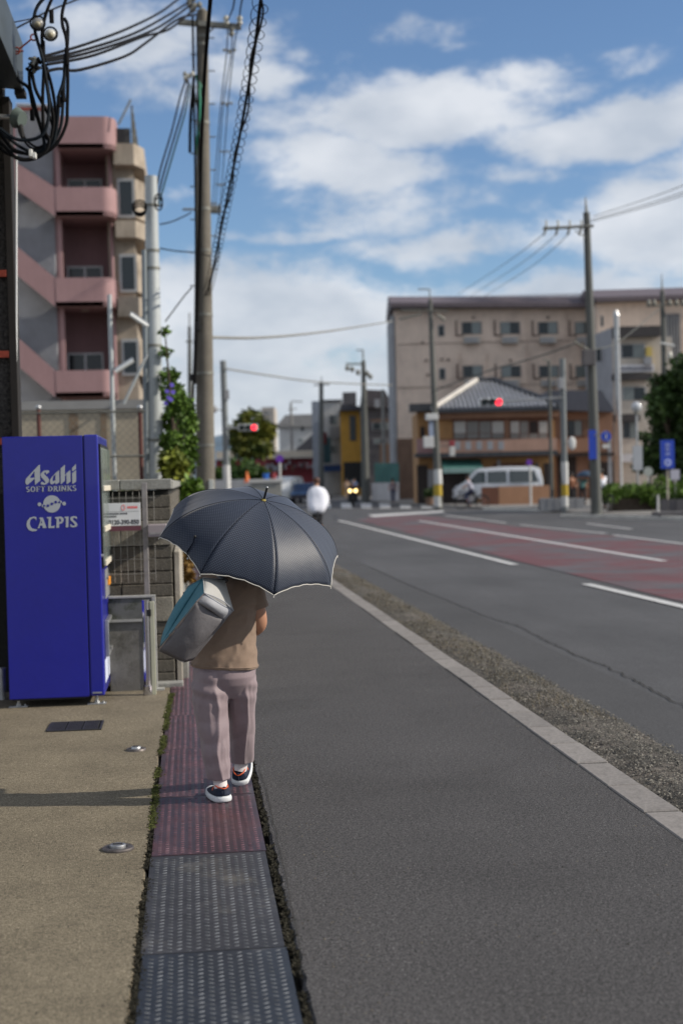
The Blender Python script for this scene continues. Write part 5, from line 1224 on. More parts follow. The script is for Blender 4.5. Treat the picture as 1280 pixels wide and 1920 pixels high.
for (x0, x1, sh) in ((850, 945, (1, .55, .5, 1)), (956, 1027, (1, .5, 0, 1))):
    f = fbox((x0, 788), (x1, 823), V - .1, .09).build('window', m_hwood, th); w = (x1 - x0) / 4
    for k in range(4):
        mm = m_shoji if sh[k] == 1 else (paint('shoji_grey', (.2, .2, .19), .5, .08) if sh[k] else m_hdark)
        fbox((x0 + k * w + 1.2, 790), (x0 + (k + 1) * w - 1.2, 812), V - .12, .018).build('pane', mm, f); fbox((x0 + k * w + 1.2, 813), (x0 + (k + 1) * w - 1.2, 822), V - .12, .018).build('pane', paint('shoji_grey', (.2, .2, .19), .5, .08), f)
b_ = fbox((822, 824), (1044, 847), V - 1.0, .98).build('balcony_band', m_hpink, th)
for k in range(5): fbox((852 + k * 20.5, 827), (862.5 + k * 20.5, 843), V - 1.03, .028).build('lattice', m_w7, b_)
fbox((820, 847.3), (1046, 855), V - 1.3, 1.28).build('lower_eave', m_tiled, th)
fbox((829, 880), (880, 948), V - .06, .05).build('shopfront_shade', m_hdark, th)  # flat dark panel, the shade inside the opening put into its colour
aw = [UV(826, 861, V - .2), UV(900, 861, V - .2), UV(906, 877, V - 1.4), UV(830, 877, V - 1.4)]
MB(CF).hexa([(aw[0][0], V - .1, aw[0][1]), (aw[1][0], V - .1, aw[1][1]), (aw[2][0], V - 1.4, aw[2][1]), (aw[3][0], V - 1.4, aw[3][1])],
            [(aw[0][0], V - .1, aw[0][1] - .06), (aw[1][0], V - .1, aw[1][1] - .06), (aw[2][0], V - 1.4, aw[2][1] - .10), (aw[3][0], V - 1.4, aw[3][1] - .10)]).build('awning', paint('awning_green', (.07, .20, .17), .6, .12), th)
u0, z0 = UV(830, 877, V - 1.42); u1, _ = UV(906, 877, V - 1.42); MB(CF).box(u0, u1, V - 1.43, V - 1.41, z0 - .3, z0 - .02).build('valance', paint('awning_pale', (.25, .38, .35), .6, .1), th)
fbox((903, 858), (1040, 948), V - .05, .04).build('ochre_wall', m_hochre, th)
for (x0, y0, x1, y1, m_) in ((928, 880, 990, 945, m_hdark), (1020, 868, 1038, 945, m_hdark), (880, 860, 902, 945, m_hochre), (925, 868, 1000, 874, m_hwood), (932, 862, 938, 884, m_w7), (1003, 868, 1009, 876, m_w3)):
    fbox((x0, y0), (x1, y1), V - .12, .065).build('shopfront_panel', m_, th)
# main roof: hipped, rows of tiles as ribs
A = UV(893, 716, V + 4); ap = Vector((A[0], V + 4, A[1])); A2 = UV(925, 722, V + 4); ap2 = Vector((A2[0], V + 4, A[1]))
fl0, fr0 = UV(812, 768, V - 1.2), UV(1052, 768, V - 1.2); zb = fl0[1]
F0, F1 = Vector((fl0[0], V - 1.2, zb)), Vector((fr0[0], V - 1.2, zb)); B0, B1 = Vector((fl0[0], V + 9.2, zb)), Vector((fr0[0], V + 9.2, zb))
mb = MB(CF); mb.add([F0, F1, B1, B0, ap, ap2, F0 - Vector((0, 0, .18)), F1 - Vector((0, 0, .18)), B1 - Vector((0, 0, .18)), B0 - Vector((0, 0, .18))],
                    [(0, 1, 5, 4), (1, 2, 5), (2, 3, 4, 5), (3, 0, 4), (6, 7, 1, 0), (7, 8, 2, 1), (8, 9, 3, 2), (9, 6, 0, 3), (6, 9, 8, 7)]); rf = mb.build('roof', m_tiled, th)
nt = 29
for k in range(nt):
    t = (k + .5) / nt; bp = F0.lerp(F1, t)
    # height at which this rib meets the hip or ridge
    if bp.x < ap.x: s = (bp.x - F0.x) / (ap.x - F0.x)
    elif bp.x > ap2.x: s = (F1.x - bp.x) / (F1.x - ap2.x)
    else: s = 1
    top = Vector((bp.x, F0.y + (ap.y - F0.y) * s, zb + (ap.z - zb) * s))
    q = MB(CF); q.cyl(bp + Vector((0, -.05, .05)), top + Vector((0, 0, .05)), .062, n=6); q.build('tile_row', m_tile, th, smooth=True)
for k in range(20):
    t = (k + .5) / 20; bp = F0.lerp(B0, t); c = abs(bp.y - (V + 4)) / 5.2; s = max(0, 1 - c)
    top = Vector((F0.x + (ap.x - F0.x) * s, bp.y, zb + (ap.z - zb) * s)); q = MB(CF); q.cyl(bp + Vector((-.05, 0, .05)), top + Vector((0, 0, .05)), .062, n=6); q.build('tile_row', m_tile, th, smooth=True)
for (a, b, m_) in ((F0, ap, paint('ridge_pale', (.5, .47, .43), .6, .1)), (F1, ap2, m_tiled), (ap, ap2, m_tiled), (B0, ap, m_tiled)):
    MB(CF).cyl(a + Vector((0, 0, .08)), b + Vector((0, 0, .12)), .16, n=8).build('ridge_tile', m_, th)
# annex
an = broot('annex_house', 'dark roofed brown annex with a railed upper floor right of the tiled house', 'house', 1095, 84)
fbox((1041, 772), (1150, 945), 84, 7, 0).build('wall', m_hwall, an)
p = [UV(x, y, 83) for x, y in ((1008, 768), (1030, 732), (1125, 732), (1152, 772))]
MB(CF).prism([(u, 82.8, z) for u, z in p], (0, 8, 0)).build('roof', paint('roof_slate', (.075, .08, .10), .6, .12), an)
windows(an, [(1062, 788, 1092, 818)], 84, m_hwood); fbox((1046, 856), (1080, 944), 83.9, .09).build('shopfront', m_hdark, an); fbox((1105, 866), (1150, 944), 83.9, .09).build('shopfront', m_hdark, an)
fbox((1043, 822), (1150, 848), 83.2, .75).build('balcony_band', m_hwall, an); fbox((1140, 820), (1147, 940), 83.1, .08).build('drain_pipe', m_w7, an)
fbox((1092, 788), (1104, 818), 83.88, .1).build('laundry', m_w5, an); fbox((1040, 850), (1152, 855), 83, .95).build('lower_eave', m_hdark, an)
# low walls
t = broot('garden_wall', 'low two tone brown rendered wall in front of the white van', 'wall', 968, 73)
fbox((903, 913), (935, 950), 73, .25, 0).build('brown_section', paint('wall_redbrown', (.16, .07, .045), .8, .1), t); fbox((935.2, 911), (1031, 950), 73, .25, 0).build('orange_section', paint('wall_orange', (.40, .22, .13), .8, .08), t)
t = broot('concrete_planter', 'low grey slatted concrete planter around the striped pole base', 'planter', 1052, 60)
for k in range(12): fbox((1014 + k * 6.8, 934), (1014 + k * 6.8 + 6.2, 962), 60 + .02 * (k % 2), .35, 0).build('panel', m_w7, t)
fbox((1016, 937), (1094, 962), 60.1, 1.2, 0).build('soil_box', m_w3, t)

# ---------------------------------------------------------------- street furniture
def pole_thing(name, label, px0, py0, px1, py1, Y, r0, r1, m, cat='utility pole', group=None):
    b, t_ = AT(px0, py0, Y), AT(px1, py1, Y); o = thing(name, label, cat, (b.x, Y, 0), 0, group)
    MB().cyl((b.x + (b.x - t_.x) * .0, Y, RZ), (t_.x, Y, t_.z), r0, r1, n=14).build('pole', m, o, smooth=True); return o, b, t_
m_poled = paint('pole_dark', (.10, .105, .10), .8, .12); m_polel = paint('pole_mid', (.22, .22, .21), .8, .12); m_polew = paint('pole_white', (.55, .56, .56), .6, .08)
m_yel = paint('band_yellow', (.42, .30, .03), .6, .1); m_bl = paint('sign_deep_blue', (.02, .06, .42), .4, .05)
def arm(o, a, b, Y, r=.05, m=None, name='crossarm'):
    p, q = AT(*a, Y), AT(*b, Y); MB().cyl(p, q, r, n=6).build(name, m or m_iron, o)
# big pole in front of the block
o, b, t_ = pole_thing('utility_pole', 'tallest dark pole in front of the rose beige block, with one long crossarm', 1118, 950, 1099, 398, 50, .21, .12, m_poled)
MB().cyl((t_.x, 50, t_.z), AT(1097, 368, 50), .06, .015, n=8).build('tip', m_iron, o)
arm(o, (1018, 428), (1112, 423), 49.8, .055)
for x in (1024, 1046, 1068, 1090):
    p = AT(x, 424, 49.8); MB().cyl(p, p + Vector((-.1, 0, -.32)), .06, .03, n=8).build('insulator', m_iron, o); MB().cyl(p, p + Vector((0, 0, .22)), .035, n=6).build('insulator', m_ins, o)
arm(o, (1078, 432), (1098, 445), 49.8, .02); 
c = AT(1103, 670, 49.6); MB().box(c.x - .22, c.x + .24, 49.5, 49.75, c.z - .28, c.z + .28).build('transformer_box', m_w3, o, bevel=.02)
c = AT(1113, 832, 49.7); MB().box(c.x - .17, c.x + .10, 49.72, 49.77, c.z - .55, c.z + .5).build('blue_plate', m_bl, o)
arm(o, (1075, 640), (1103, 655), 49.8, .03); 
p0 = AT(1136, 818, 49.5); 
o2 = thing('road_sign', 'round blue road sign mounted high beside the tallest dark pole', 'road sign', tuple(p0))
MB().cyl(p0, p0 + Vector((0, .03, 0)), .30 * .62, n=20).build('disc', m_bl, o2); MB().cyl(p0 + Vector((0, .031, 0)), p0 + Vector((0, .05, 0)), .32 * .62, n=20).build('rim', m_w1, o2)
MB().box(p0.x - .02, p0.x + .02, p0.y - .01, p0.y - .001, p0.z - .1, p0.z + .1).build('arrow', m_w1, o2); MB().box(p0.x - .13, p0.x + .13, p0.y, p0.y + .02, p0.z - .42, p0.z - .28).build('plate', m_w1, o2)
MB().cyl(p0 + Vector((-.42, .1, .05)), p0 + Vector((0, .06, .05)), .02, n=6).build('bracket', m_iron, o2)
for i, (a, b_) in enumerate((((1112, 405), (1400, 292)), ((1108, 412), (1400, 310)), ((1104, 416), (1400, 318)))):
    wire('power_line', 'thin power line from the tallest pole up to the right edge, %s of three' % ('top', 'middle', 'bottom')[i], [a, ((a[0] + b_[0]) / 2, (a[1] + b_[1]) / 2 + 8), b_], 50, 34, .012, m_poled, 'power line', 'power lines at the right')
for i, x in enumerate((1022, 1046, 1068)):
    wire('power_line', 'faint power line from the tallest pole down towards the street end, %s of three' % ('left', 'middle', 'right')[i], [(x, 436), (x - 70, 490 + i * 4), (x - 165, 552 + i * 3)], 50, 96, .014, m_poled, 'power line', 'power lines at the right')
# striped pole in front of the tiled house
o, b, t_ = pole_thing('utility_pole', 'slender dark pole with yellow and white bands at its foot, left of the tiled house', 822, 948, 806, 562, 70, .20, .10, m_poled)
arm(o, (783, 542), (805, 542), 70, .03); arm(o, (805, 542), (806, 565), 70, .03, name='tip'); arm(o, (748, 598), (790, 588), 69.8, .05); arm(o, (820, 590), (834, 600), 69.8, .07); arm(o, (752, 581), (840, 583), 69.9, .035)
for (y0, y1, m_) in ((880, 908, m_polew), (908.2, 930, m_yel), (930.2, 950, m_polew)):
    p, q = AT(821, y1, 70), AT(820, y0, 70); MB().cyl(p, q, .215, .205, n=16).build('band', m_, o, smooth=True)
f = AT(811, 783, 69.7); MB().box(f.x - .35, f.x + .25, 69.5, 69.9, f.z - .12, f.z + .2).build('lamp_box', m_polew, o, bevel=.03)
f = AT(808, 805, 69.9); MB().box(f.x - .12, f.x + .1, 69.8, 69.9, f.z - .5, f.z + .5).build('long_plate', paint('plate_pale_blue', (.3, .36, .48), .5, .08), o)
f = AT(803, 829, 69.5); MB().box(f.x - .26, f.x + .26, 69.4, 69.55, f.z - .28, f.z + .28).build('white_panel', m_polew, o, bevel=.03)
o = thing('pedestrian_signal', 'small red and white signal unit hanging by the striped pole', 'signal', tuple(AT(847, 845, 69)))
f = AT(847, 836, 69); MB().box(f.x - .13, f.x + .13, 68.9, 69.1, f.z - .02, f.z + .26).build('red_lamp_box', m_redw, o, bevel=.02); MB().box(f.x - .12, f.x + .12, 68.9, 69.1, f.z - .5, f.z - .022).build('lower_box', m_w1, o, bevel=.02)
MB().cyl((f.x - .8, 69.05, f.z), (f.x, 69.05, f.z), .025, n=6).build('bracket', m_iron, o)
# grey signal mast with yellow band and mirror
o, b, t_ = pole_thing('signal_mast', 'grey traffic signal mast with white and yellow bands, standing in the concrete planter', 1059, 962, 1054, 672, 58, .13, .12, paint('mast_grey', (.17, .19, .2), .6, .1), 'signal mast')
for (y0, y1, m_) in ((866, 908, m_polew), (908.2, 930, m_yel), (930.2, 950, m_polew)):
    p, q = AT(1059, y1, 58), AT(1058, y0, 58); MB().cyl(p, q, .145, n=16).build('band', m_, o, smooth=True)
arm(o, (934, 753), (1054, 745), 57.9, .045, m_gal, 'signal_arm'); c = AT(1052, 720, 57.8); MB().box(c.x - .13, c.x + .1, 57.7, 57.9, c.z - .2, c.z + .25).build('control_box', m_w7, o, bevel=.02)
m_redl = mat('lens_red_lit', (.8, .03, .05), .4, emit=((1, .02, .04), 3)); m_lens = mat('lens_off', (.015, .03, .03), .15)
def signal(label, px0, py, px1, Y, s=1.0):
    a, b = AT(px0, py, Y), AT(px1, py, Y); c = (a + b) / 2; w = (b - a).length / 2; h = w * .36
    o = thing('traffic_light', label, 'traffic light', tuple(c))
    MB().box(c.x - w, c.x + w, Y, Y + .18, c.z - h, c.z + h).build('housing', mat('signal_housing', (.5, .53, .55), .5, metal=.2), o, bevel=.05, seg=3)
    for k, m_ in ((-1, m_lens), (0, m_lens), (1, m_redl)):
        x = c.x + k * w * .62; MB().cyl((x, Y - .012, c.z), (x, Y - .001, c.z), h * .78, n=20).build('lens', m_, o)
        v = MB(); n = 12
        vs = [(x + h * .86 * math.cos(PI * j / (n - 1)), Y - d, c.z + h * .86 * math.sin(PI * j / (n - 1))) for d in (.002, .2) for j in range(n)]
        vs += [(x + h * .80 * math.cos(PI * j / (n - 1)), Y - d, c.z + h * .80 * math.sin(PI * j / (n - 1))) for d in (.002, .2) for j in range(n)]
        fs = [(j, j + 1, j + 1 + n, j + n) for j in range(n - 1)] + [(2 * n + j, 3 * n + j, 3 * n + j + 1, 2 * n + j + 1) for j in range(n - 1)] + [(n + j, n + j + 1, 3 * n + j + 1, 3 * n + j) for j in range(n - 1)]
        v.add(vs, fs).build('visor', m_gut, o)
    return o
signal('red traffic light in front of the tiled roof', 899, 754, 943, 57.5)
signal('red traffic light in front of the round tree at left', 446, 801.5, 483, 60)
o = thing('traffic_mirror', 'oval white backed traffic mirror on the banded signal mast', 'mirror', tuple(AT(1072, 832, 57.6)))
c = AT(1072, 831, 57.6); MB().ball(c, .17, .06, .28, n=20, m=10).build('disc', m_polew, o, smooth=True); MB().cyl(c, c + Vector((-.28, .35, 0)), .02, n=6).build('bracket', m_iron, o)
o, b, t_ = pole_thing('street_post', 'thin dark post between the tiled house and the signal mast', 1034, 948, 1029, 676, 66, .085, .07, m_poled, 'post')
arm(o, (1018, 672), (1032, 678), 66, .03)
o, b, t_ = pole_thing('utility_pole', 'dark pole cluttered with insulators at the far right, behind the tree', 1252, 940, 1241, 545, 62, .19, .10, m_poled)
MB().cyl((t_.x, 62, t_.z), AT(1240, 512, 62), .05, .012, n=8).build('tip', m_iron, o); arm(o, (1212, 574), (1285, 568), 61.8, .04)
for x in (1216, 1226, 1255, 1268, 1280): c = AT(x, 568, 61.7); MB().ball(c, .1, .1, .16, n=8, m=5).build('insulator', m_iron, o)
arm(o, (1238, 643), (1264, 648), 61.8, .05, m_polew); c = AT(1256, 668, 61.5); MB().ball(c, .1, .1, .22, n=8, m=6).build('insulator', m_ins, o)
# centre poles
o, b, t_ = pole_thing('utility_pole', 'dark double pole before the off white shop house, crossarm at its top', 602, 915, 602, 716, 105, .22, .15, m_poled)
arm(o, (588, 722), (618, 720), 104.8, .05); c = AT(603, 705, 105); MB().cyl((t_.x, 105, t_.z), c, .03, n=6).build('tip', m_iron, o)
o, b, t_ = pole_thing('utility_pole', 'tall dark pole between the ochre building and the dark wooden one', 685, 932, 681, 676, 95, .30, .14, m_poled)
MB().cyl((t_.x, 95, t_.z), AT(680, 656, 95), .05, n=6).build('tip', m_iron, o); arm(o, (668, 656), (681, 656), 95, .04); arm(o, (648, 682), (680, 682), 94.8, .06)
for (x, y) in ((651, 690), (660, 692), (671, 698), (688, 700), (694, 706)): c = AT(x, y, 94.7); MB().ball(c, .16, .16, .2, n=8, m=5).build('insulator', m_iron, o)
o, b, t_ = pole_thing('street_post', 'pale slim post in front of the dark wooden building', 720, 868, 717, 730, 100, .13, .10, m_polel, 'post')
o, b, t_ = pole_thing('utility_pole', 'distant thin pole with a crossarm above the low pale house', 548, 870, 545, 755, 150, .16, .12, m_polel)
arm(o, (545, 752), (567, 753), 149.5, .06); arm(o, (540, 768), (556, 766), 149.5, .05)
o, b, t_ = pole_thing('utility_pole', 'thin dark pole seen just left of the main pole', 359, 1010, 355, 612, 72, .20, .08, m_poled)
c = AT(355, 586, 72); MB().cyl((t_.x, 72, t_.z), c, .035, n=6).build('tip', m_iron, o); arm(o, (348, 640), (362, 640), 71.8, .04)
o, b, t_ = pole_thing('utility_pole', 'next tall pole of the street, mostly hidden behind the main pole', 381, 1000, 378, 388, 44, .20, .11, m_polel)
arm(o, (342, 392), (372, 392), 43.9, .035); arm(o, (384, 396), (414, 399), 43.9, .035)
for x in (398, 404, 411): c = AT(x, 391, 43.9); MB().ball(c, .06, .06, .16, n=8, m=5).build('insulator', m_iron, o)
# left signal mast
o, b, t_ = pole_thing('signal_mast', 'slim signal mast with a white lower half left of the crossing, carrying a red light', 426, 915, 418, 676, 60.4, .14, .13, paint('mast_grey', (.17, .19, .2), .6, .1), 'signal mast')
p, q = AT(426, 930, 60.4), AT(424, 872, 60.4); MB().cyl(p, q, .16, n=16).build('band', m_polew, o, smooth=True)
arm(o, (422, 803), (450, 802), 60.3, .045, m_gal, 'signal_arm'); c = AT(424, 740, 60.2); MB().box(c.x - .08, c.x + .12, 60.1, 60.3, c.z - .2, c.z + .2).build('control_box', m_w7, o)
c = AT(401, 767, 60.2); MB().ball(c, .16, .12, .16, n=10, m=6).build('loudspeaker', m_w7, o); arm(o, (401, 767), (420, 770), 60.3, .02)
# wires of the crossing
wire('overhead_wire', 'long wire crossing the sky from the main pole to the block roof', [(396, 632), (500, 632), (620, 620), (735, 602)], 26, 70, .03, m_polel, 'wire')
wire('overhead_wire', 'sagging wire from the left signal mast to the far poles', [(424, 691), (500, 703), (600, 716), (735, 722)], 60, 95, .04, m_polel, 'wire')
wire('overhead_wire', 'sloping wire in front of the rose beige block to the tallest pole', [(808, 735), (900, 700), (1010, 668), (1080, 643)], 70, 50, .03, m_poled, 'wire')
wire('overhead_wire', 'wire between the tallest pole and the far right pole', [(1110, 655), (1160, 640), (1240, 575)], 50, 62, .02, m_poled, 'wire')
# signs and lamp at the right
o, b, t_ = pole_thing('globe_lamp', 'slim street lamp with a white glass globe beside the hedge', 1196, 948, 1193, 776, 56, .055, .045, m_gal, 'street lamp')
MB().ball(AT(1193, 763, 56), .21, n=20, m=14).build('globe', mat('globe_glass', (.5, .52, .55), .12, spec=.8), o, smooth=True); MB().cyl(AT(1193, 777, 56), AT(1193, 771, 56), .1, n=12).build('collar', m_iron, o)
c = AT(1195, 858, 55.8); MB().box(c.x - .19, c.x + .19, 55.75, 55.85, c.z - .5, c.z + .48).build('back_panel', paint('panel_lightgrey', (.38, .4, .44), .6, .06), o)
o, b, t_ = pole_thing('road_sign', 'tall blue rectangular sign with white characters and a round emblem on a post', 1252, 972, 1250, 830, 50, .035, .035, paint('post_tan', (.4, .36, .3), .6, .08), 'road sign')
p, q = AT(1238, 825, 49.9), AT(1264, 878, 49.9); MB().box(p.x, q.x, 49.88, 49.95, q.z, p.z).build('panel', m_bl, o)
mw = paint('sign_pale_blue', (.42, .48, .75), .5, .03); cx = (p.x + q.x) / 2
for k, y in enumerate((834, 842, 851)):
    z = AT(1250, y, 49.8).z; g = MB()
    for (dx, dz, w, h) in ((-.09, .03, .18, .018), (-.09, -.03, .18, .018), (-.01, -.06, .02, .13), (-.07, -.05, .02, .1), (.05, -.05, .02, .1)): g.box(cx + dx, cx + dx + w, 49.872, 49.879, z + dz, z + dz + h)
    g.build('lettering', mw, o)
z = AT(1250, 867, 49.8).z; MB().cyl((cx, 49.872, z), (cx, 49.879, z), .13, n=20).build('emblem', mw, o); MB().cyl((cx, 49.865, z), (cx, 49.871, z), .06, n=14).build('emblem_core', m_bl, o)
o, b, t_ = pole_thing('road_sign', 'round pale sign back on a short post above the hedge', 1216, 935, 1215, 878, 58, .03, .03, m_polew, 'road sign'); c = AT(1215, 884, 57.9); MB().cyl(c, c + Vector((0, .03, 0)), .2, n=20).build('disc', paint('sign_back', (.33, .36, .34), .6, .06), o)
o, b, t_ = pole_thing('notice_board', 'small white notice board above the hedge at the right edge', 1265, 945, 1265, 880, 54, .03, .03, m_polew, 'notice board'); c = AT(1265, 890, 53.9); MB().box(c.x - .18, c.x + .18, 53.88, 53.94, c.z - .2, c.z + .2).build('board', paint('board_lilac', (.4, .4, .48), .6, .06), o)
o, b, t_ = pole_thing('road_sign', 'round no parking sign on a white post before the orange wall', 995, 946, 993, 870, 68, .05, .05, m_polew, 'road sign'); c = AT(992, 867, 67.9); MB().cyl(c, c + Vector((0, .03, 0)), .15, n=18).build('disc', paint('sign_violet', (.14, .04, .35), .5, .05), o)
o, b, t_ = pole_thing('road_sign', 'slim white post with a small violet disc left of the parked vehicles', 525, 925, 524, 855, 80, .07, .06, m_polew, 'road sign'); c = AT(524, 860, 79.9); MB().cyl(c, c + Vector((0, .03, 0)), .22, n=18).build('disc', MATS['sign_violet'], o)
o, b, t_ = pole_thing('bollard', 'short pale post in front of the hedge beside the globe lamp', 1233, 950, 1233, 928, 52, .045, .04, m_polew, 'bollard')
t = broot('planter_box', 'dark concrete planter edge at the right side below the blue sign', 'planter', 1265, 47)
fbox((1236, 960), (1330, 978), 47.5, 1.2, 0).build('box', m_w3, t)
for k in range(6): fbox((1238 + k * 15, 936), (1252 + k * 15, 960), 49 + .02 * (k % 2), .06).build('panel', m_w3, t)

# trees and hedge at the right
rgr = random.Random(77)
tree('big dark leafy tree filling the right edge', (AT(1262, 940, 60).x, 60, 0), 3.0, .2, blobs_for(rgr, [(1268, 730, 42), (1238, 745, 26), (1290, 700, 40), (1262, 790, 44), (1232, 770, 22), (1290, 840, 50), (1248, 835, 30), (1232, 715, 16), (1310, 770, 50), (1278, 880, 34)], 60, 0, 1.0), 17000, .26, m_leafd, seed=13)
tree('smaller dark shrub tree behind the globe lamp', (AT(1218, 940, 63).x, 63, 0), 1.4, .08, blobs_for(rgr, [(1222, 850, 20), (1205, 870, 18), (1235, 870, 22), (1212, 820, 12)], 63, 0, .5), 3200, .24, m_leafd, seed=14)
hd = thing('hedge', 'leafy green hedge behind the pale kerb at the right', 'hedge', (AT(1200, 930, 54).x, 54, 0))
hb = blobs_for(rgr, [(x, 928 + rgr.uniform(-6, 8), 20) for x in range(1142, 1330, 12)] + [(1150, 912, 10), (1180, 915, 12), (1240, 905, 16), (1290, 905, 20)], 54.5, 0, .7)
vs, fs = leafy(rgr, hb, 13000, .15); MB().add(vs, fs).build('leaves', m_leafb, hd); MB().box(AT(1142, 950, 54.5).x, AT(1320, 950, 54.5).x, 54.3, 54.7, 0, .5).build('stems', m_bark, hd)
sh = thing('potted_shrub', 'small dark round shrub beside the side door of the tiled house', 'shrub', tuple(AT(805, 945, 77)))
c = AT(805, 925, 77); vs, fs = leafy(rgr, [((c.x, c.y, c.z), (.32, .32, .35))], 900, .12); MB().add(vs, fs).build('leaves', m_leafd, sh); MB().cyl((c.x, 77, .0), (c.x, 77, c.z - .2), .2, .25, n=12).build('pot', m_w5, sh)

# ---------------------------------------------------------------- vehicles
m_tyre = mat('tyre', (.02, .02, .02), .8); m_rim = mat('rim', (.4, .4, .42), .35, metal=.8)
def wheel(o, x, y, r, w, Tm=None):
    T = MB(Tm); T.cyl((x, y, r), (x, y + w, r), r, n=20); wh = T.build('wheel', m_tyre, o, smooth=True)
    T = MB(Tm); T.cyl((x, y - .008, r), (x, y + .0, r), r * .58, n=16); T.build('rim', m_rim, wh)
def vehicle(name, label, cat, pos, rz, L, W, prof, glass, body, wheels, r=.33, front_lights=True):
    """prof: side outline (x along length, z); glass: side window polygons; rests on its wheels at pos"""
    o = thing(name, label, cat, pos, rz); T = Matrix.Translation(pos) @ Matrix.Rotation(rz, 4, 'Z')
    n = len(prof); zs = [p[1] for p in prof]; zt = max(zs)
    rings = []
    for (dy, s) in ((0, .965), (.05, 1), (W - .05, 1), (W, .965)):
        ring = []
        for (x, z) in prof:
            tuck = .10 * max(0, (z - zt * .5) / (zt * .5)); y = dy + (tuck if dy < W / 2 else -tuck)
            ring.append((L / 2 + (x - L / 2) * s, y - W / 2, .25 + (z - .25) * (s if z > .4 else 1)))
        rings.append(ring)
    MB(T).loft(rings).build('body', body, o, smooth=True)
    for side in (-1, 1):
        for g in glass:
            pts = [(x, side * (W / 2 - .10 * max(0, (z - zt * .5) / (zt * .5)) + .006), z) for x, z in g]
            MB(T).prism(pts, (0, side * .008, 0)).build('window', m_glass, o)
    for x in wheels:
        wheel(o, x, -W / 2 - .01, r, .2, T); wheel(o, x, W / 2 - .19, r, .2, T)
    return o, T
m_vanw = mat('van_silver', (.55, .57, .60), .3, metal=.35, coat=.5, var=[(1, .05)]); m_carb = mat('car_navy', (.008, .012, .03), .25, coat=.6); m_carw = mat('van_white', (.62, .63, .63), .35, coat=.4)
VL = 4.7
vanprof = [(0.0, .35), (0.02, .75), (.12, 1.0), (.45, 1.16), (1.05, 1.78), (1.35, 1.93), (2.6, 2.0), (4.2, 1.98), (4.55, 1.86), (4.68, 1.2), (4.7, .45), (4.6, .32)]
vanpos = AT(850, 945, 79); vanpos = FW(UV(853, 940, 76.0)[0], 76.6, .0)
o, T = vehicle('van', 'silver white van parked before the tiled house, half behind the orange wall', 'van', (vanpos.x, vanpos.y, .0), -YAW, VL, 1.75, vanprof,
        [[(.62, 1.14), (1.2, 1.74), (1.62, 1.76), (1.62, 1.14)], [(1.72, 1.14), (1.72, 1.76), (2.75, 1.78), (2.75, 1.14)], [(2.9, 1.14), (2.9, 1.78), (4.25, 1.76), (4.45, 1.14)]], m_vanw, (.85, 3.65))
MB(T).hexa([(.50, -.72, 1.20), (.50, .72, 1.20), (1.06, .62, 1.77), (1.06, -.62, 1.77)], [(.47, -.72, 1.21), (.47, .72, 1.21), (1.03, .62, 1.79), (1.03, -.62, 1.79)]).build('windscreen', m_glass, o)
for s in (-1, 1): MB(T).box(-.01, .10, s * .62 - .15, s * .62 + .15, .68, .86).build('headlight', mat('lamp_clear', (.6, .62, .65), .15), o, bevel=.02)
MB(T).box(.72, .86, -1.05, -.89, 1.12, 1.3).build('wing_mirror', m_black, o, bevel=.02); MB(T).box(.1, 4.6, -.885, -.872, .40, .52).build('side_trim', m_w7, o)
MB(T).box(-.03, .06, -.75, .75, .35, .55).build('bumper', m_w7, o, bevel=.03)
# vehicles at the left of the crossing
ps = FW(UV(520, 918, 100)[0], 100, RZ)
vehicle('van', 'white van with a pale windscreen parked left of the grey tower', 'van', tuple(ps), R(70), 4.2, 1.7, [(x * .9, z * .95) for x, z in vanprof], [[(.56, 1.08), (1.08, 1.64), (2.4, 1.66), (2.4, 1.08)]], m_carw, (.8, 3.3))
q = MB(Matrix.Translation(ps) @ Matrix.Rotation(R(70), 4, 'Z')); 
ps = FW(UV(566, 918, 96)[0], 96, RZ)
carprof = [(0, .35), (.02, .65), (.5, .78), (1.05, .9), (1.6, 1.38), (2.8, 1.42), (3.5, 1.0), (4.1, .9), (4.2, .45), (4.1, .32)]
vehicle('car', 'dark navy saloon car parked beside the white van', 'car', tuple(ps), R(82), 4.2, 1.65, carprof, [[(1.15, .92), (1.66, 1.32), (2.15, 1.34), (2.15, .92)], [(2.25, .92), (2.25, 1.34), (2.75, 1.34), (3.3, 1.0)]], m_carb, (.8, 3.35), .3)
# ------------------------------------------------------------------ people
def skin_obj(name, pts, edges, radii, m, parent=None, sub=2, root=0, T=None):
    me = bpy.data.meshes.new(name); rt = parent
    while rt is not None and rt.parent is not None: rt = rt.parent
    I = INV[rt] if rt is not None else Matrix.Identity(4)
    me.from_pydata([tuple(I @ ((T @ Vector(p)) if T else Vector(p))) for p in pts], edges, [])
    o = bpy.data.objects.new(name, me); COL.objects.link(o); me.materials.append(m)
    md = o.modifiers.new('skin', 'SKIN'); md.use_smooth_shade = True; md.branch_smoothing = .3
    sv_ = me.skin_vertices[0].data
    for i, r in enumerate(radii):
        sv_[i].radius = (r, r) if isinstance(r, (int, float)) else r
        sv_[i].use_root = (i == root)
    sb_ = o.modifiers.new('sub', 'SUBSURF'); sb_.levels = sub; sb_.render_levels = sub
    if parent is not None: o.parent = parent
    bake(o)
    for p in o.data.polygons: p.use_smooth = True
    return o
def remeshed(name, mb, m, parent, voxel=.006, smooth_it=3):
    o = mb.build(name, m, parent)
    r = o.modifiers.new('r', 'REMESH'); r.mode = 'VOXEL'; r.voxel_size = voxel; r.use_smooth_shade = True
    s = o.modifiers.new('s', 'SMOOTH'); s.iterations = smooth_it; s.factor = .5
    bake(o)
    for p in o.data.polygons: p.use_smooth = True
    return o
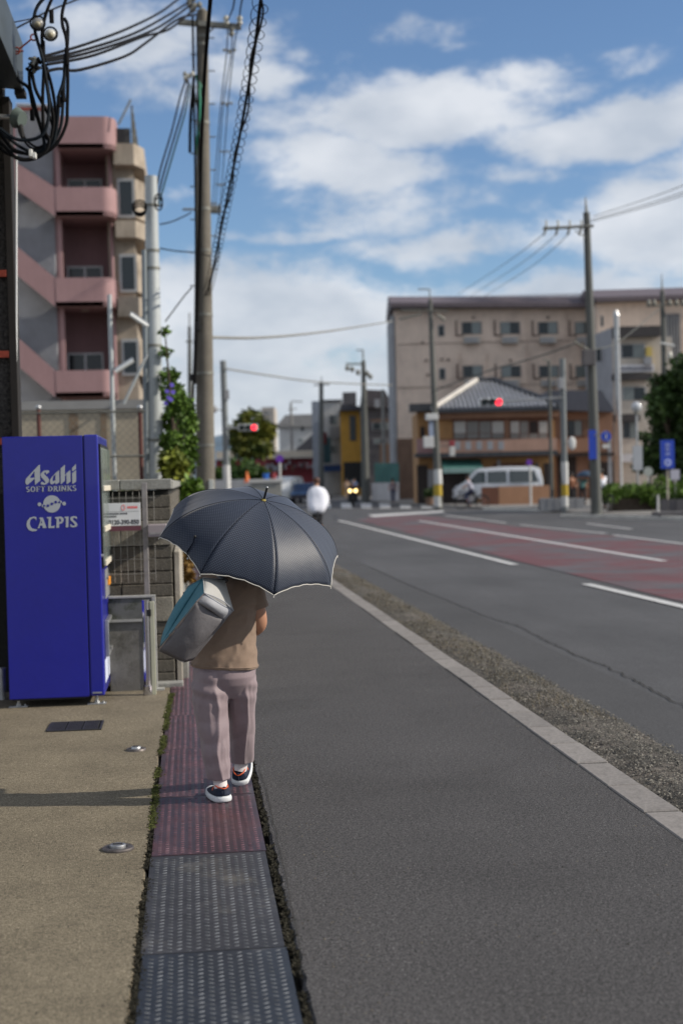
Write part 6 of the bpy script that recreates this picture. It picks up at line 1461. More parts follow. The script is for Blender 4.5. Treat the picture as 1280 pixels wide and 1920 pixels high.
m_skin = mat('skin', (.42, .22, .14), .55, var=[(20, .06)]); m_hair = mat('hair_dark', (.015, .011, .009), .5, var=[(60, .3)])
m_shirt = mat('shirt_taupe', (.235, .168, .125), .85, var=[(6, .06), (120, .05)], sheen=.1, bump=(260, .25, .002))
m_trou = mat('trouser_mauve', (.245, .19, .207), .62, var=[(3, .05), (40, .05)], sheen=.2, bump=(9, .12, .012))
m_sock = mat('sock_white', (.62, .58, .58), .8); m_navy = mat('shoe_navy', (.008, .014, .035), .75, var=[(90, .25)]); m_orange = mat('shoe_orange', (.6, .10, .03), .6); m_sole = mat('shoe_sole', (.62, .64, .66), .5, var=[(9, .08)])

wo = thing('person', 'walker in taupe t-shirt, mauve cropped trousers and navy trainers, seen from behind under the parasol', 'person', (AT(424, 1490, 6.95).x, 6.98, 0))
P = lambda x, y, Y: AT(x, y, Y)
def ringe(c, rx, ry, n=48, fn=None, tilt=0):
    out = []
    for k in range(n):
        a = 2 * PI * k / n; q = fn(a, c.z) if fn else 1
        out.append((c.x + rx * q * math.cos(a), c.y + ry * q * math.sin(a), c.z + tilt * math.cos(a)))
    return out
# body, one continuous skin
hub = P(497, 938, 6.85); axis = (Matrix.Rotation(-YAW, 3, 'Z') @ Vector((.286, -.381, .879))).normalized()   # umbrella shaft direction, pointing up
def shaft(t): return hub - axis * t
S1, S2 = shaft(.69), shaft(.775)
bp = [P(421, 1240, 6.95), P(426, 1165, 6.95), P(430, 1105, 6.96), P(432, 1066, 6.985), P(433, 1044, 7.01), P(434, 1018, 7.03), P(434, 1000, 7.035),
      P(388, 1088, 6.95), P(368, 1166, 6.98), None, None, P(470, 1090, 6.95), P(488, 1174, 6.95), None, None,
      P(401, 1272, 6.93), P(403, 1370, 6.93), P(411, 1462, 6.905), P(447, 1272, 6.97), P(455, 1365, 7.06), P(453, 1434, 7.23), P(434, 1014, 7.13)]
side = Vector((1, 0, 0))
bp[9] = S1 + Vector((-.07, .0, -.005)); bp[10] = S1 + Vector((-.028, .004, 0)); bp[13] = S2 + Vector((.07, .0, -.01)); bp[14] = S2 + Vector((.028, .004, 0))
br = [.105, .10, .105, .05, .043, .078, .07, .047, .034, .022, .020, .052, .044, .023, .020, .075, .05, .033, .075, .05, .033, .016]
be = [(0, 1), (1, 2), (2, 3), (3, 4), (4, 5), (5, 6), (2, 7), (7, 8), (8, 9), (9, 10), (2, 11), (11, 12), (12, 13), (13, 14), (0, 15), (15, 16), (16, 17), (0, 18), (18, 19), (19, 20), (5, 21)]
for (palm, sgn, S) in ((10, -1, S1), (14, 1, S2)):
    for k in range(4):
        off = axis * (.028 - .018 * k); c = S + off; n0 = len(bp); pr = palm
        for j, ang in enumerate((35, 95, 150)):
            a = R(ang); q = c + Vector((sgn * .022 * math.cos(a), .022 * math.sin(a), 0)); bp.append(q); br.append(.0085 - .0006 * j - (.0006 if k == 3 else 0)); be.append((pr, n0 + j)); pr = n0 + j
    n0 = len(bp); pr = palm
    for j, ang in enumerate((-40, -110)):
        a = R(ang); q = S + axis * (.034 + .008 * j) + Vector((sgn * .023 * math.cos(a), .023 * math.sin(a), 0)); bp.append(q); br.append(.0095 - .001 * j); be.append((pr, n0 + j)); pr = n0 + j
body = skin_obj('body', bp, be, br, m_skin, wo, 2)
hc = P(434, 1008, 7.03)
hr = MB(); hr.ball(hc + Vector((0, -.018, .018)), .091, .098, .105, 20, 14); hr.ball(hc + Vector((0, -.045, -.05)), .075, .055, .06, 14, 8)
remeshed('hair', hr, m_hair, wo, .008, 6)
for s in (-1, 1):
    MB().ball(hc + Vector((s * .032, .079, .0)), .012, n=10, m=6).build('eye', m_sock, wo, smooth=True)
    MB().ball(hc + Vector((s * .083, .01, -.01)), .012, .02, .03, n=10, m=6).build('ear', m_skin, wo, smooth=True)
MB().ball(hc + Vector((0, .078, -.05)), .022, .008, .006, n=10, m=5).build('mouth', mat('lips', (.35, .12, .1), .5), wo, smooth=True)

# trousers: two creased legs and a seat, fused
zref = H
def leg(rows, seed, crease, n=64):
    rings = []; rs = smooth_rows(rows)
    for (px, py, Y, rx, ry) in rs:
        c = P(px, py, Y); z = c.z
        def fn(a, z_, py=py):
            d = (a - crease - .16 * math.sin((py - 1290) / 27) + PI) % (2 * PI) - PI; q = 1 + .135 * math.exp(-(d / .14) ** 2) * min(1, max(0, (py - 1262) / 60))
            d2 = (a - (crease + PI) + PI) % (2 * PI) - PI; q += .05 * math.exp(-(d2 / .2) ** 2)
            w = math.exp(-((py - 1372) / 42) ** 2)
            q += .10 * w * (abs(math.sin(.075 * py + 1.1 * math.sin(a + seed) + seed)) - .5) * (.55 + .45 * math.cos(a - crease + .8))
            w2 = math.exp(-((py - 1290) / 26) ** 2); q += .05 * w2 * math.sin(.22 * py - 1.6 * a + seed * 2)
            w3 = math.exp(-((py - 1440) / 30) ** 2); q += .04 * w3 * math.sin(.17 * py + 1.7 * math.cos(a * 1.0 + seed) + 1)
            q += .05 * noise.noise(Vector((math.cos(a) * 1.3, math.sin(a) * 1.3, py * .02 + seed * 5)))
            g1 = 1 - abs(noise.noise(Vector((math.cos(a) * 2.1, math.sin(a) * 2.1, py * .0105 + seed * 3)))) * 3.2
            q += .05 * max(0, g1) ** 1.5 * min(1, max(0, (py - 1255) / 50)) * (.55 + .45 * math.cos(a - crease))
            return q
        rings.append(ringe(c, rx, ry, n, fn))
    return rings
def smooth_rows(rows, sub=12):
    out = []
    for i in range(len(rows) - 1):
        a, b, c, d = rows[max(i - 1, 0)], rows[i], rows[i + 1], rows[min(i + 2, len(rows) - 1)]
        for k in range(sub):
            t = k / sub; out.append(tuple(.5 * (2 * b[j] + (c[j] - a[j]) * t + (2 * a[j] - 5 * b[j] + 4 * c[j] - d[j]) * t * t + (3 * b[j] - a[j] - 3 * c[j] + d[j]) * t ** 3) for j in range(5)))
    out.append(rows[-1]); return out
mb = MB()
mb.loft(leg([(401, 1255, 6.93, .084, .105), (395, 1285, 6.93, .091, .110), (395, 1330, 6.92, .083, .092), (401, 1372, 6.905, .074, .084), (405, 1420, 6.90, .066, .076), (410, 1460, 6.905, .057, .066)], .4, R(285)))
mb.loft(leg([(446, 1255, 6.96, .082, .102), (450, 1288, 6.98, .080, .105), (451, 1330, 7.03, .070, .086), (454, 1370, 7.09, .063, .076), (454, 1400, 7.15, .060, .068), (454, 1429, 7.215, .058, .064)], 2.7, R(285)))
def seatfn(a, z): return 1 + .02 * math.sin(3 * a + z * 30) + .012 * math.sin(7 * a)
mb.loft([ringe(P(421, y, 6.945), rx, ry, 56, seatfn) for (y, rx, ry) in ((1215, .130, .100), (1240, .140, .112), (1254, .152, .122), (1268, .153, .122), (1282, .142, .108), (1296, .118, .084), (1308, .09, .06))])
remeshed('trousers', mb, m_trou, wo, .0045, 2)
# t-shirt
def shf(a, z):
    t = (H - z); py = 905 + t * 386
    q = 1 + .02 * math.sin(2.2 * a + py * .045) * (1 if py > 1150 else .5) + .018 * math.sin(5 * a + py * .03 + 1) + .022 * noise.noise(Vector((math.cos(a) * 2, math.sin(a) * 2, py * .03)))
    w = math.exp(-((py - 1165) / 30) ** 2); q += .018 * w * math.sin(.25 * py + 2.5 * math.cos(a))
    g1 = 1 - abs(noise.noise(Vector((math.cos(a) * 2.2 + py * .022, math.sin(a) * 2.2, py * .030)))) * 3.5
    q += .045 * max(0, g1) ** 2; return q
rows = [(1251, 421, .162, .138, 0), (1246, 421, .163, .139, 0), (1235, 421, .160, .136, 0), (1210, 422, .153, .128, 0), (1180, 424, .146, .120, 0), (1150, 426, .143, .117, 0), (1120, 428, .146, .116, 0), (1098, 430, .148, .112, 0), (1082, 431, .135, .098, 0), (1070, 432, .10, .078, 0), (1062, 432, .065, .06, 0)]
mb = MB(); rr = smooth_rows([(r[1], r[0], 6.95, r[2], r[3]) for r in rows], 5)
mb.loft([ringe(P(px, py, Y), rx, ry, 56, shf, tilt=(-.012 if py > 1240 else 0)) for (px, py, Y, rx, ry) in rr])
def sleeve(pts):
    rings = []
    for i in range(len(pts)):
        c, r_ = Vector(pts[i][0]), pts[i][1]; d = (Vector(pts[min(i + 1, len(pts) - 1)][0]) - Vector(pts[max(i - 1, 0)][0])).normalized(); u = d.cross(Vector((0, 1, 0))).normalized(); w = d.cross(u)
        rings.append([tuple(c + u * (r_ * math.cos(2 * PI * k / 28)) * (1 + .04 * math.sin(k * 1.3 + i)) + w * (r_ * math.sin(2 * PI * k / 28))) for k in range(28)])
    return rings
mb.loft(sleeve([(P(452, 1088, 6.95), .055), (P(468, 1094, 6.95), .058), (P(475, 1112, 6.95), .057), (P(479, 1128, 6.95), .056), (P(483, 1142, 6.95), .058)]))
mb.loft(sleeve([(P(406, 1088, 6.95), .055), (P(388, 1095, 6.95), .058), (P(382, 1112, 6.955), .055), (P(376, 1138, 6.96), .054)]))
remeshed('shirt', mb, m_shirt, wo, .0055, 3)
hem = [ringe(P(421, 1246, 6.95), .165, .141, 64, shf, tilt=-.012)]
MB().tube(hem[0], .0022, 5, closed=True).build('hem_seam', m_shirt, wo, smooth=True)
# shoes
def shoe(heel, yaw, pitch, L=.236, W_=.086):
    T = Matrix.Translation(heel) @ Matrix.Rotation(yaw, 4, 'Z') @ Matrix.Rotation(pitch, 4, 'X')
    def half(y): t = y / L; return W_ / 2 * (.74 + .36 * math.sin(PI * min(1, t * .9 + .12)) ** 1.2) * (1 - max(0, (t - .8) / .2) ** 2 * .55) * (.82 + .18 * min(1, t / .06))
    def outline(sc, z, lift=0, n=28):
        left = []; rgt = []
        for k in range(n // 2 + 1):
            t = k / (n // 2); y = L * (t if 0 < k < n // 2 else (.0 if k == 0 else 1)); w = half(y) * (0.55 if k in (0, n // 2) else 1) * sc
            zz = z + (lift * max(0, (t - .7) / .3) ** 2); yy = L / 2 + (y - L / 2) * (1 + (sc - 1) * .35)
            rgt.append((w, yy, zz)); left.append((-w, yy, zz))
        return rgt + left[::-1]
    s = MB(T); s.loft([outline(.94, .0, .018), outline(1.06, .006, .018), outline(1.10, .018, .018), outline(1.05, .030, .012), outline(.98, .034, .01)])
    o = s.build('shoe_sole', m_sole, wo, smooth=True); md = o.modifiers.new('s', 'SUBSURF'); md.levels = md.render_levels = 1
    u = MB(T); rings = []
    for (sc, z, a, b) in ((.98, .028, 0, 1), (.97, .038, .01, .96), (.88, .050, .02, .80), (.78, .058, .03, .62), (.70, .066, .03, .50), (.62, .070, .04, .46)):
        ol = outline(sc, z); rings.append([(x, L * a + (y) * (b - a), z) for (x, y, z) in ol])
    u.loft(rings); u = u.build('shoe_upper', m_navy, wo, smooth=True); md = u.modifiers.new('s', 'SUBSURF'); md.levels = md.render_levels = 1
    c = MB(T); cx = [(.030 * math.cos(a), .048 + .050 * math.sin(a), .065 + .014 * math.cos(a) ** 2 - .012 * math.sin(a) * .0 + (.006 if math.sin(a) < -.6 else 0)) for a in [2 * PI * k / 20 for k in range(20)]]
    c.tube(cx, .003, 8, closed=True); c.build('shoe_collar', m_orange, wo, smooth=True)
    for s_ in (-1, 1):
        c = MB(T); c.tube([(s_ * .037, .07, .04), (s_ * .037, .072, .06), (s_ * .031, .076, .068)], .004, 6); c.build('shoe_stripe', m_orange, wo, smooth=True)
    c = MB(T); c.tube([(0, -.001, .04), (0, .001, .06), (0, .004, .080)], .0045, 6); c.build('heel_tab', m_navy, wo, smooth=True)
    for k in range(4): c = MB(T); c.tube([(-.018, .11 + k * .014, .062 - k * .005), (0, .112 + k * .014, .067 - k * .005), (.018, .11 + k * .014, .062 - k * .005)], .0028, 5); c.build('lace', m_sole, wo)
    return T
hl = GR(421, 1508); hrr = GR(449, 1477)
TL = shoe((hl.x, hl.y, .003), R(15), 0); TR = shoe((hrr.x, hrr.y, .003), R(-12), R(24))
for (T, a) in ((TL, P(411, 1458, 6.905)), (TR, P(454, 1424, 7.215))):
    q = T @ Vector((0, .05, .06)); MB().tube([q, q.lerp(a, .5), a], [.034, .033, .036], 16).build('sock', m_sock, wo, smooth=True)

# bag on the back
bg_ = thing('shoulder_bag', 'soft grey cooler bag with a teal side slung over the left shoulder', 'bag', tuple(P(370, 1160, 6.62)))
m_teal_f = mat('bag_teal', (.06, .18, .23), .6, var=[(6, .08), (90, .06)], bump=(16, .35, .01)); m_greyf = mat('bag_grey', (.135, .13, .14), .7, var=[(5, .08), (90, .06)], bump=(14, .4, .012))
m_lightf = mat('bag_light_grey', (.31, .32, .35), .65, var=[(7, .08)], bump=(14, .4, .012)); m_pale = mat('bag_pale', (.36, .36, .35), .65, var=[(7, .06)], bump=(16, .4, .01)); m_tan = mat('bag_tan', (.27, .225, .20), .7, var=[(8, .08)])
V_ = {'A': P(381, 1083, 6.62), 'B': P(352, 1099, 6.66), 'C': P(302, 1203, 6.66), 'D': P(298, 1221, 6.56), 'E': P(344, 1243, 6.60), 'J': P(377, 1118, 6.47), 'K': P(384, 1112, 6.46), 'G': P(421, 1163, 6.60), 'Hh': P(438, 1145, 6.62), 'I': P(421, 1086, 6.70),
      'J2': P(368, 1128, 6.46), 'D2': P(299, 1212, 6.55), 'F': P(362, 1238, 6.68), 'b1': P(345, 1120, 6.74), 'b2': P(312, 1215, 6.74), 'b3': P(420, 1130, 6.76)}
def patch(name, quad, m, bulge, n=12, parent=bg_):
    """a soft panel: four corners, bulging outwards"""
    a, b, c, d = [V_[k] for k in quad]; nn = (b - a).cross(d - a).normalized()
    if nn.y > 0: nn = -nn
    vs = []
    for j in range(n + 1):
        for i in range(n + 1):
            u, v = i / n, j / n; p = a.lerp(b, u).lerp(d.lerp(c, u), v); w = math.sin(PI * u) ** .7 * math.sin(PI * v) ** .7 if 0 < u < 1 and 0 < v < 1 else 0
            p = p + nn * (bulge * w + .006 * w * noise.noise(p * 22)); vs.append(p)
    fs = [(j * (n + 1) + i, j * (n + 1) + i + 1, (j + 1) * (n + 1) + i + 1, (j + 1) * (n + 1) + i) for j in range(n) for i in range(n)]
    o = MB().add(vs, fs).build(name, m, parent, smooth=True); s = o.modifiers.new('t', 'SOLIDIFY'); s.thickness = .004; s.offset = -1
    if nn.y < 0: pass
    return o
patch('side_panel', ('A', 'B', 'C', 'D2'), m_teal_f, .032); 
V_['A2'] = P(383, 1112, 6.462)
patch('side_panel', ('A', 'A2', 'J2', 'D2'), m_teal_f, .002)
patch('edge_strip', ('A2', 'J2', 'D', 'D2'), m_tan, .002); patch('edge_strip', ('J2', 'J2', 'D', 'D2'), m_tan, .004)
patch('main_panel', ('J2', 'D', 'E', 'G'), m_greyf, .034); patch('end_panel', ('A2', 'J2', 'G', 'Hh'), m_lightf, .026); patch('top_panel', ('A', 'A2', 'Hh', 'I'), m_pale, .02)
patch('under_panel', ('E', 'G', 'Hh', 'F'), m_greyf, .004); patch('back_panel', ('B', 'b1', 'b2', 'C'), m_teal_f, .0); patch('back_panel', ('b1', 'I', 'F', 'b2'), m_greyf, 0); patch('back_panel', ('B', 'A', 'I', 'b1'), m_greyf, 0); patch('base_panel', ('C', 'b2', 'F', 'E'), m_greyf, 0); patch('base_panel', ('D', 'C', 'E', 'E'), m_greyf, 0); patch('back_panel', ('I', 'Hh', 'F', 'b3'), m_greyf, 0)
def off(p, d=.012): return p + Vector((0, -d, 0))
MB().tube(smooth_pts([off(V_['A2'], .004), off(P(402, 1119, 6.50), .008), off(P(422, 1130, 6.55), .008), off(V_['Hh'], .004)], 5), .0025, 6).build('piping', m_lightf, bg_)
MB().tube([off(V_['A'], .004), off(V_['A2'], .004)], .0025, 6).build('piping', m_pale, bg_)
MB().tube(smooth_pts([off(P(349, 1150, 6.55)), off(P(347, 1176, 6.555)), off(P(352, 1188, 6.56)), off(P(366, 1190, 6.56))], 4), .0012, 5).build('seam', m_black, bg_)
# strap over the left shoulder
st = smooth_pts([P(421, 1090, 6.72), P(410, 1078, 6.80), P(398, 1068, 6.90), P(390, 1066, 6.99), P(384, 1085, 7.09), P(372, 1120, 7.10), P(352, 1140, 6.95), P(348, 1110, 6.72)], 5)
sm = MB()
L_ = [(p + Vector((-.012, -.004, -.004)), p + Vector((.012, .004, .004))) for p in st]
vs = [q for ab in L_ for q in ab]; sm.add(vs, [(2 * i, 2 * i + 1, 2 * i + 3, 2 * i + 2) for i in range(len(st) - 1)]); o = sm.build('strap', m_greyf, bg_, smooth=True); s = o.modifiers.new('t', 'SOLIDIFY'); s.thickness = .003
c = P(422, 1088, 6.70); MB().tube([(c.x + .012 * math.cos(t * PI / 6), c.y - .01, c.z + .010 * math.sin(t * PI / 6)) for t in range(12)], .0022, 6, closed=True).build('ring', m_black, bg_)

# ---------------------------------------------------------------- parasol
um = thing('parasol', 'navy parasol with tiny pale dots and a cream piped edge, held over the walker', 'umbrella', tuple(shaft(.8)))
RW = Matrix.Rotation(-YAW, 3, 'Z'); sc_ = 1 / 384.0
cen = P(470, 1025, 6.95)
va = RW @ Vector((167, 67.7, -25)) * sc_; vb_ = RW @ Vector((50, -154, -83)) * sc_; nh = axis; HH = (hub - cen).length
va = va - nh * va.dot(nh); vb_ = vb_ - nh * vb_.dot(nh); ra = .485 * (va.length + vb_.length); va.normalize(); vb_ = (vb_ - va * vb_.dot(va)).normalized()
apx = cen + nh * (hub - cen).dot(nh); HH = (apx - cen).length
def rib_pt(i, s):       # i in rib steps, s 0..1 from the hub to the tip
    a = i * PI / 4; zz = HH * (1 - s ** 1.9); rr_ = ra * (math.sin(s * 1.25) / math.sin(1.25)) ; return cen + (va * math.cos(a) + vb_ * math.sin(a)) * rr_ + nh * zz
m_umb = bpy.data.materials.new('parasol_cloth'); m_umb.use_nodes = True
N_, Lk = m_umb.node_tree.nodes, m_umb.node_tree.links; bs = N_['Principled BSDF']
uvn = N_.new('ShaderNodeUVMap'); mp_ = N_.new('ShaderNodeMapping'); mp_.inputs['Scale'].default_value = (1 / .0092, 1 / .0092, 1); mp_.inputs['Rotation'].default_value = (0, 0, R(45)); Lk.new(uvn.outputs[0], mp_.inputs[0])
fr_ = N_.new('ShaderNodeVectorMath'); fr_.operation = 'FRACTION'; Lk.new(mp_.outputs[0], fr_.inputs[0]); sb2 = N_.new('ShaderNodeVectorMath'); sb2.operation = 'SUBTRACT'; sb2.inputs[1].default_value = (.5, .5, 0); Lk.new(fr_.outputs[0], sb2.inputs[0])
sx_ = N_.new('ShaderNodeSeparateXYZ'); Lk.new(sb2.outputs[0], sx_.inputs[0]); cb_ = N_.new('ShaderNodeCombineXYZ'); Lk.new(sx_.outputs[0], cb_.inputs[0]); Lk.new(sx_.outputs[1], cb_.inputs[1])
ln_ = N_.new('ShaderNodeVectorMath'); ln_.operation = 'LENGTH'; Lk.new(cb_.outputs[0], ln_.inputs[0])
mr_ = N_.new('ShaderNodeMapRange'); mr_.inputs[1].default_value = .16; mr_.inputs[2].default_value = .27; mr_.inputs[3].default_value = 1; mr_.inputs[4].default_value = 0; Lk.new(ln_.outputs['Value'], mr_.inputs[0])
mx_ = N_.new('ShaderNodeMix'); mx_.data_type = 'RGBA'; mx_.inputs[6].default_value = (.011, .017, .036, 1); mx_.inputs[7].default_value = (.085, .105, .14, 1); Lk.new(mr_.outputs[0], mx_.inputs[0]); Lk.new(mx_.outputs[2], bs.inputs['Base Color'])
bs.inputs['Roughness'].default_value = .52; bs.inputs['Sheen Weight'].default_value = .18; bs.inputs['Sheen Roughness'].default_value = .4; bs.inputs['Specular IOR Level'].default_value = .42
bn_ = N_.new('ShaderNodeBump'); bn_.inputs['Strength'].default_value = .25; bn_.inputs['Distance'].default_value = .01; nz_ = N_.new('ShaderNodeTexNoise'); nz_.inputs['Scale'].default_value = 9; tc_ = N_.new('ShaderNodeTexCoord'); Lk.new(tc_.outputs['Object'], nz_.inputs['Vector']); Lk.new(nz_.outputs[0], bn_.inputs['Height']); Lk.new(bn_.outputs[0], bs.inputs['Normal'])
m_seam = mat('parasol_seam', (.006, .008, .016), .95, spec=.05); m_trim = mat('parasol_trim', (.62, .60, .55), .6); m_umetal = mat('parasol_metal', (.05, .05, .055), .35, metal=.8)
NS, NV = 26, 14
edge_pts = []
for i in range(8):
    vs, uv, fs = [], [], []; panel_edge = []
    for j in range(NS + 1):
        for k in range(NV + 1):
            v = k / NV; bow = 4 * v * (1 - v); s = (j / NS) * (1 - .055 * bow * (j / NS) ** 2)
            p = rib_pt(i, s).lerp(rib_pt(i + 1, s), v)
            p = p + nh * (-.004 * bow * math.sin(PI * s) ) + nh * (.0035 * math.sin(v * PI * 9 + i) * s ** 4 * bow)
            vs.append(p); wid = s * ra * .765; uv.append(((v - .5) * wid, s * ra * 1.15))
            if j == NS: panel_edge.append(p)
    fs = [(j * (NV + 1) + k, j * (NV + 1) + k + 1, (j + 1) * (NV + 1) + k + 1, (j + 1) * (NV + 1) + k) for j in range(NS) for k in range(NV)]
    o = MB().add(vs, fs).build('canopy_panel', m_umb, um, smooth=True)
    uvl = o.data.uv_layers.new(name='UVMap')
    for lp_i in o.data.loops: uvl.data[lp_i.index].uv = uv[lp_i.vertex_index]
    for e in o.data.edges: e.use_edge_sharp = False
    s_ = o.modifiers.new('t', 'SOLIDIFY'); s_.thickness = .0009; s_.offset = 0
    MB().tube(panel_edge, .0021, 6).build('piping', m_trim, um, smooth=True)
    rib = [rib_pt(i, s / 16) for s in range(17)]
    MB().tube([q + (q - cen + nh * .2).normalized() * .0006 for q in rib], .0012, 5).build('seam', m_seam, um, smooth=True)
    r_ = MB().tube([q + (cen - nh * .2 - q).normalized() * .007 for q in rib], .0016, 5).build('rib', m_umetal, um, smooth=True)
    run = apx - nh * .30; MB().tube([run + (rib_pt(i, .5) - apx).normalized() * .012, rib_pt(i, .52) - nh * .007], .0016, 5).build('stretcher', m_umetal, r_)
    MB().tube([rib[-1] - nh * .004, rib[-1] + (rib[-1] - rib[-2]).normalized() * .008 - nh * .003], .0028, 6).build('rib_tip', m_trim, r_, smooth=True)
MB().cyl(apx + nh * .07, apx - nh * .80, .0055, n=12).build('shaft', m_umetal, um, smooth=True)
MB().cyl(apx + nh * .002, apx + nh * .010, .013, .008, n=16).build('crown_cap', mat('brass', (.5, .38, .12), .3, metal=1), um, smooth=True)
MB().cyl(apx + nh * .011, apx + nh * .066, .0052, .0042, n=12).build('ferrule', m_black, um, smooth=True); MB().ball(apx + nh * .070, .0058, n=12, m=8).build('ferrule_tip', m_gal, um, smooth=True)
MB().cyl(apx - nh * .32, apx - nh * .28, .012, n=14).build('runner', m_black, um, smooth=True); MB().cyl(apx - nh * .87, apx - nh * .70, .013, n=14).build('handle', mat('handle_wood', (.16, .07, .03), .35, coat=.5), um, smooth=True)
# closing strap hanging on the left panel
m0 = rib_pt(3.5, .80) ; tp = P(366, 1004, 6.62)
def on_panel(i, v, s): 
    return rib_pt(i, s).lerp(rib_pt(i + 1, s), v) + nh * .014
def find_panel(px, py):
    best = None
    for i in range(8):
        for a in range(21):
            for b in range(21):
                p = on_panel(i, a / 20, b / 20)
                loc = CM.inverted() @ p; x = 640 + FPX * loc.x / -loc.z; y = 960 - FPX * loc.y / -loc.z; d = (x - px) ** 2 + (y - py) ** 2 + (-loc.z) * 20
                if best is None or d < best[0]: best = (d, p)
    return best[1]
sA, sB, sC = find_panel(368, 1003), find_panel(358, 1020), find_panel(353, 1036)
tie = MB().tube([sA, sB, sC], .0035, 6).build('closing_strap', m_seam, um, smooth=True)
MB().ball(sA + nh * .003, .007, n=10, m=6).build('button', m_black, um, smooth=True)
d_ = Vector((0, 0, -.012)); MB().tube([sC, sC + d_, sC + d_ * 2.4 + Vector((.002, -.006, 0))], .0025, 6).build('hook', m_black, um, smooth=True)
MB().ball(sC + d_ * 2.6 + Vector((.002, -.006, 0)), .0055, n=8, m=6).build('hook_ball', m_gal, um, smooth=True)

# ---------------------------------------------------------------- background people and cycles
def figure(label, pos, h, face, pose, shirt, pants, hair=m_hair, wide=1.0, group=None, extra=None):
    o = thing('person', label, 'person', tuple(pos), face, group); T = Matrix.Translation(pos) @ Matrix.Rotation(face, 4, 'Z')   # local +Y is forwards
    s = h
    if pose == 'bike':   # seated, saddle about .82 m
        pel, che, nek, hed = (0, 0, .92), (0, .10, 1.25), (0, .15, 1.42), (0, .17, 1.56); f = h / 1.6
        J = dict(sl=(-.18, .13, 1.34), el=(-.24, .26, 1.12), wl=(-.24, .48, 1.02), sr=(.18, .13, 1.34), er=(.24, .26, 1.12), wr=(.24, .48, 1.02),
                 hl=(-.09, 0, .88), kl=(-.11, .34, .72), al=(-.1, .20, .38), tl=(-.1, .34, .32), hr=(.09, 0, .88), kr=(.11, .24, .52), ar=(.1, .05, .16), tr=(.1, .2, .12))
    elif pose == 'scooter':
        pel, che, nek, hed = (0, 0, .80), (0, .04, 1.12), (0, .08, 1.28), (0, .09, 1.42); f = h / 1.6
        J = dict(sl=(-.19, .05, 1.2), el=(-.26, .22, 1.0), wl=(-.24, .45, .98), sr=(.19, .05, 1.2), er=(.26, .22, 1.0), wr=(.24, .45, .98),
                 hl=(-.1, 0, .76), kl=(-.16, .38, .70), al=(-.13, .42, .34), tl=(-.13, .56, .30), hr=(.1, 0, .76), kr=(.16, .38, .70), ar=(.13, .42, .34), tr=(.13, .56, .30))
    else:
        pel, che, nek, hed = (0, 0, .86), (0, .02, 1.18), (0, .03, 1.36), (0, .05, 1.49); f = h / 1.6
        w = .2 if pose == 'walk' else .03
        J = dict(sl=(-.18, .02, 1.28), el=(-.23, -.02 - w * .3, 1.02), wl=(-.22, .08 - w * .3, .80), sr=(.18, .02, 1.28), er=(.23, -.02 + w * .3, 1.02), wr=(.22, .1 + w * .4, .82),
                 hl=(-.09, 0, .82), kl=(-.1, w * .6, .46), al=(-.1, w, .07), tl=(-.1, w + .15, .03), hr=(.09, 0, .82), kr=(.1, -w * .2, .46), ar=(.1, -w, .09), tr=(.1, -w + .14, .03))
        if pose == 'parasol': J['er'] = (.22, .14, 1.06); J['wr'] = (.12, .24, 1.2)
    V3 = lambda q: (q[0] * f, q[1] * f, q[2] * f)
    pts = [V3(q) for q in (pel, che, nek, hed, J['sl'], J['el'], J['wl'], J['sr'], J['er'], J['wr'], J['hl'], J['kl'], J['al'], J['tl'], J['hr'], J['kr'], J['ar'], J['tr'])]
    pts += [V3((hed[0], hed[1] + .075, hed[2] - .02))]
    rad = [.11, .11, .05, .088, .05, .04, .03, .05, .04, .03, .075, .055, .04, .035, .075, .055, .04, .035, .02]
    ed = [(0, 1), (1, 2), (2, 3), (1, 4), (4, 5), (5, 6), (1, 7), (7, 8), (8, 9), (0, 10), (10, 11), (11, 12), (12, 13), (0, 14), (14, 15), (15, 16), (16, 17), (3, 18)]
    skin_obj('body', pts, ed, rad, m_skin, o, 1, T=T)
    q = lambda i: pts[i]
    mid = lambda a, b, t: tuple(a[k] + (b[k] - a[k]) * t for k in range(3))
    low = (pts[0][0], pts[0][1] - .02, pts[0][2] - .05)
    skin_obj('shirt', [low, q(0), q(1), q(4), mid(q(4), q(5), .8), q(7), mid(q(7), q(8), .8)], [(0, 1), (1, 2), (2, 3), (3, 4), (2, 5), (5, 6)], [.15 * wide, .15 * wide, .14 * (1 + (wide - 1) * .6), .065, .06 * wide, .065, .06 * wide], shirt, o, 1, T=T)
    skin_obj('trousers', [q(0), q(10), q(11), mid(q(11), q(12), .9), q(14), q(15), mid(q(15), q(16), .9)], [(0, 1), (1, 2), (2, 3), (0, 4), (4, 5), (5, 6)], [.12, .085, .07, .055, .085, .07, .055], pants, o, 1, T=T)
    hh = MB(T); hh.ball((q(3)[0], q(3)[1] - .02, q(3)[2] + .025), .1, .105, .105, 12, 8); hh.build('hair', hair, o, smooth=True)
    for a, b in ((12, 13), (16, 17)): MB(T).tube([q(a), q(b)], [.05, .042], 8).build('shoe', m_black, o, smooth=True)
    return o, T
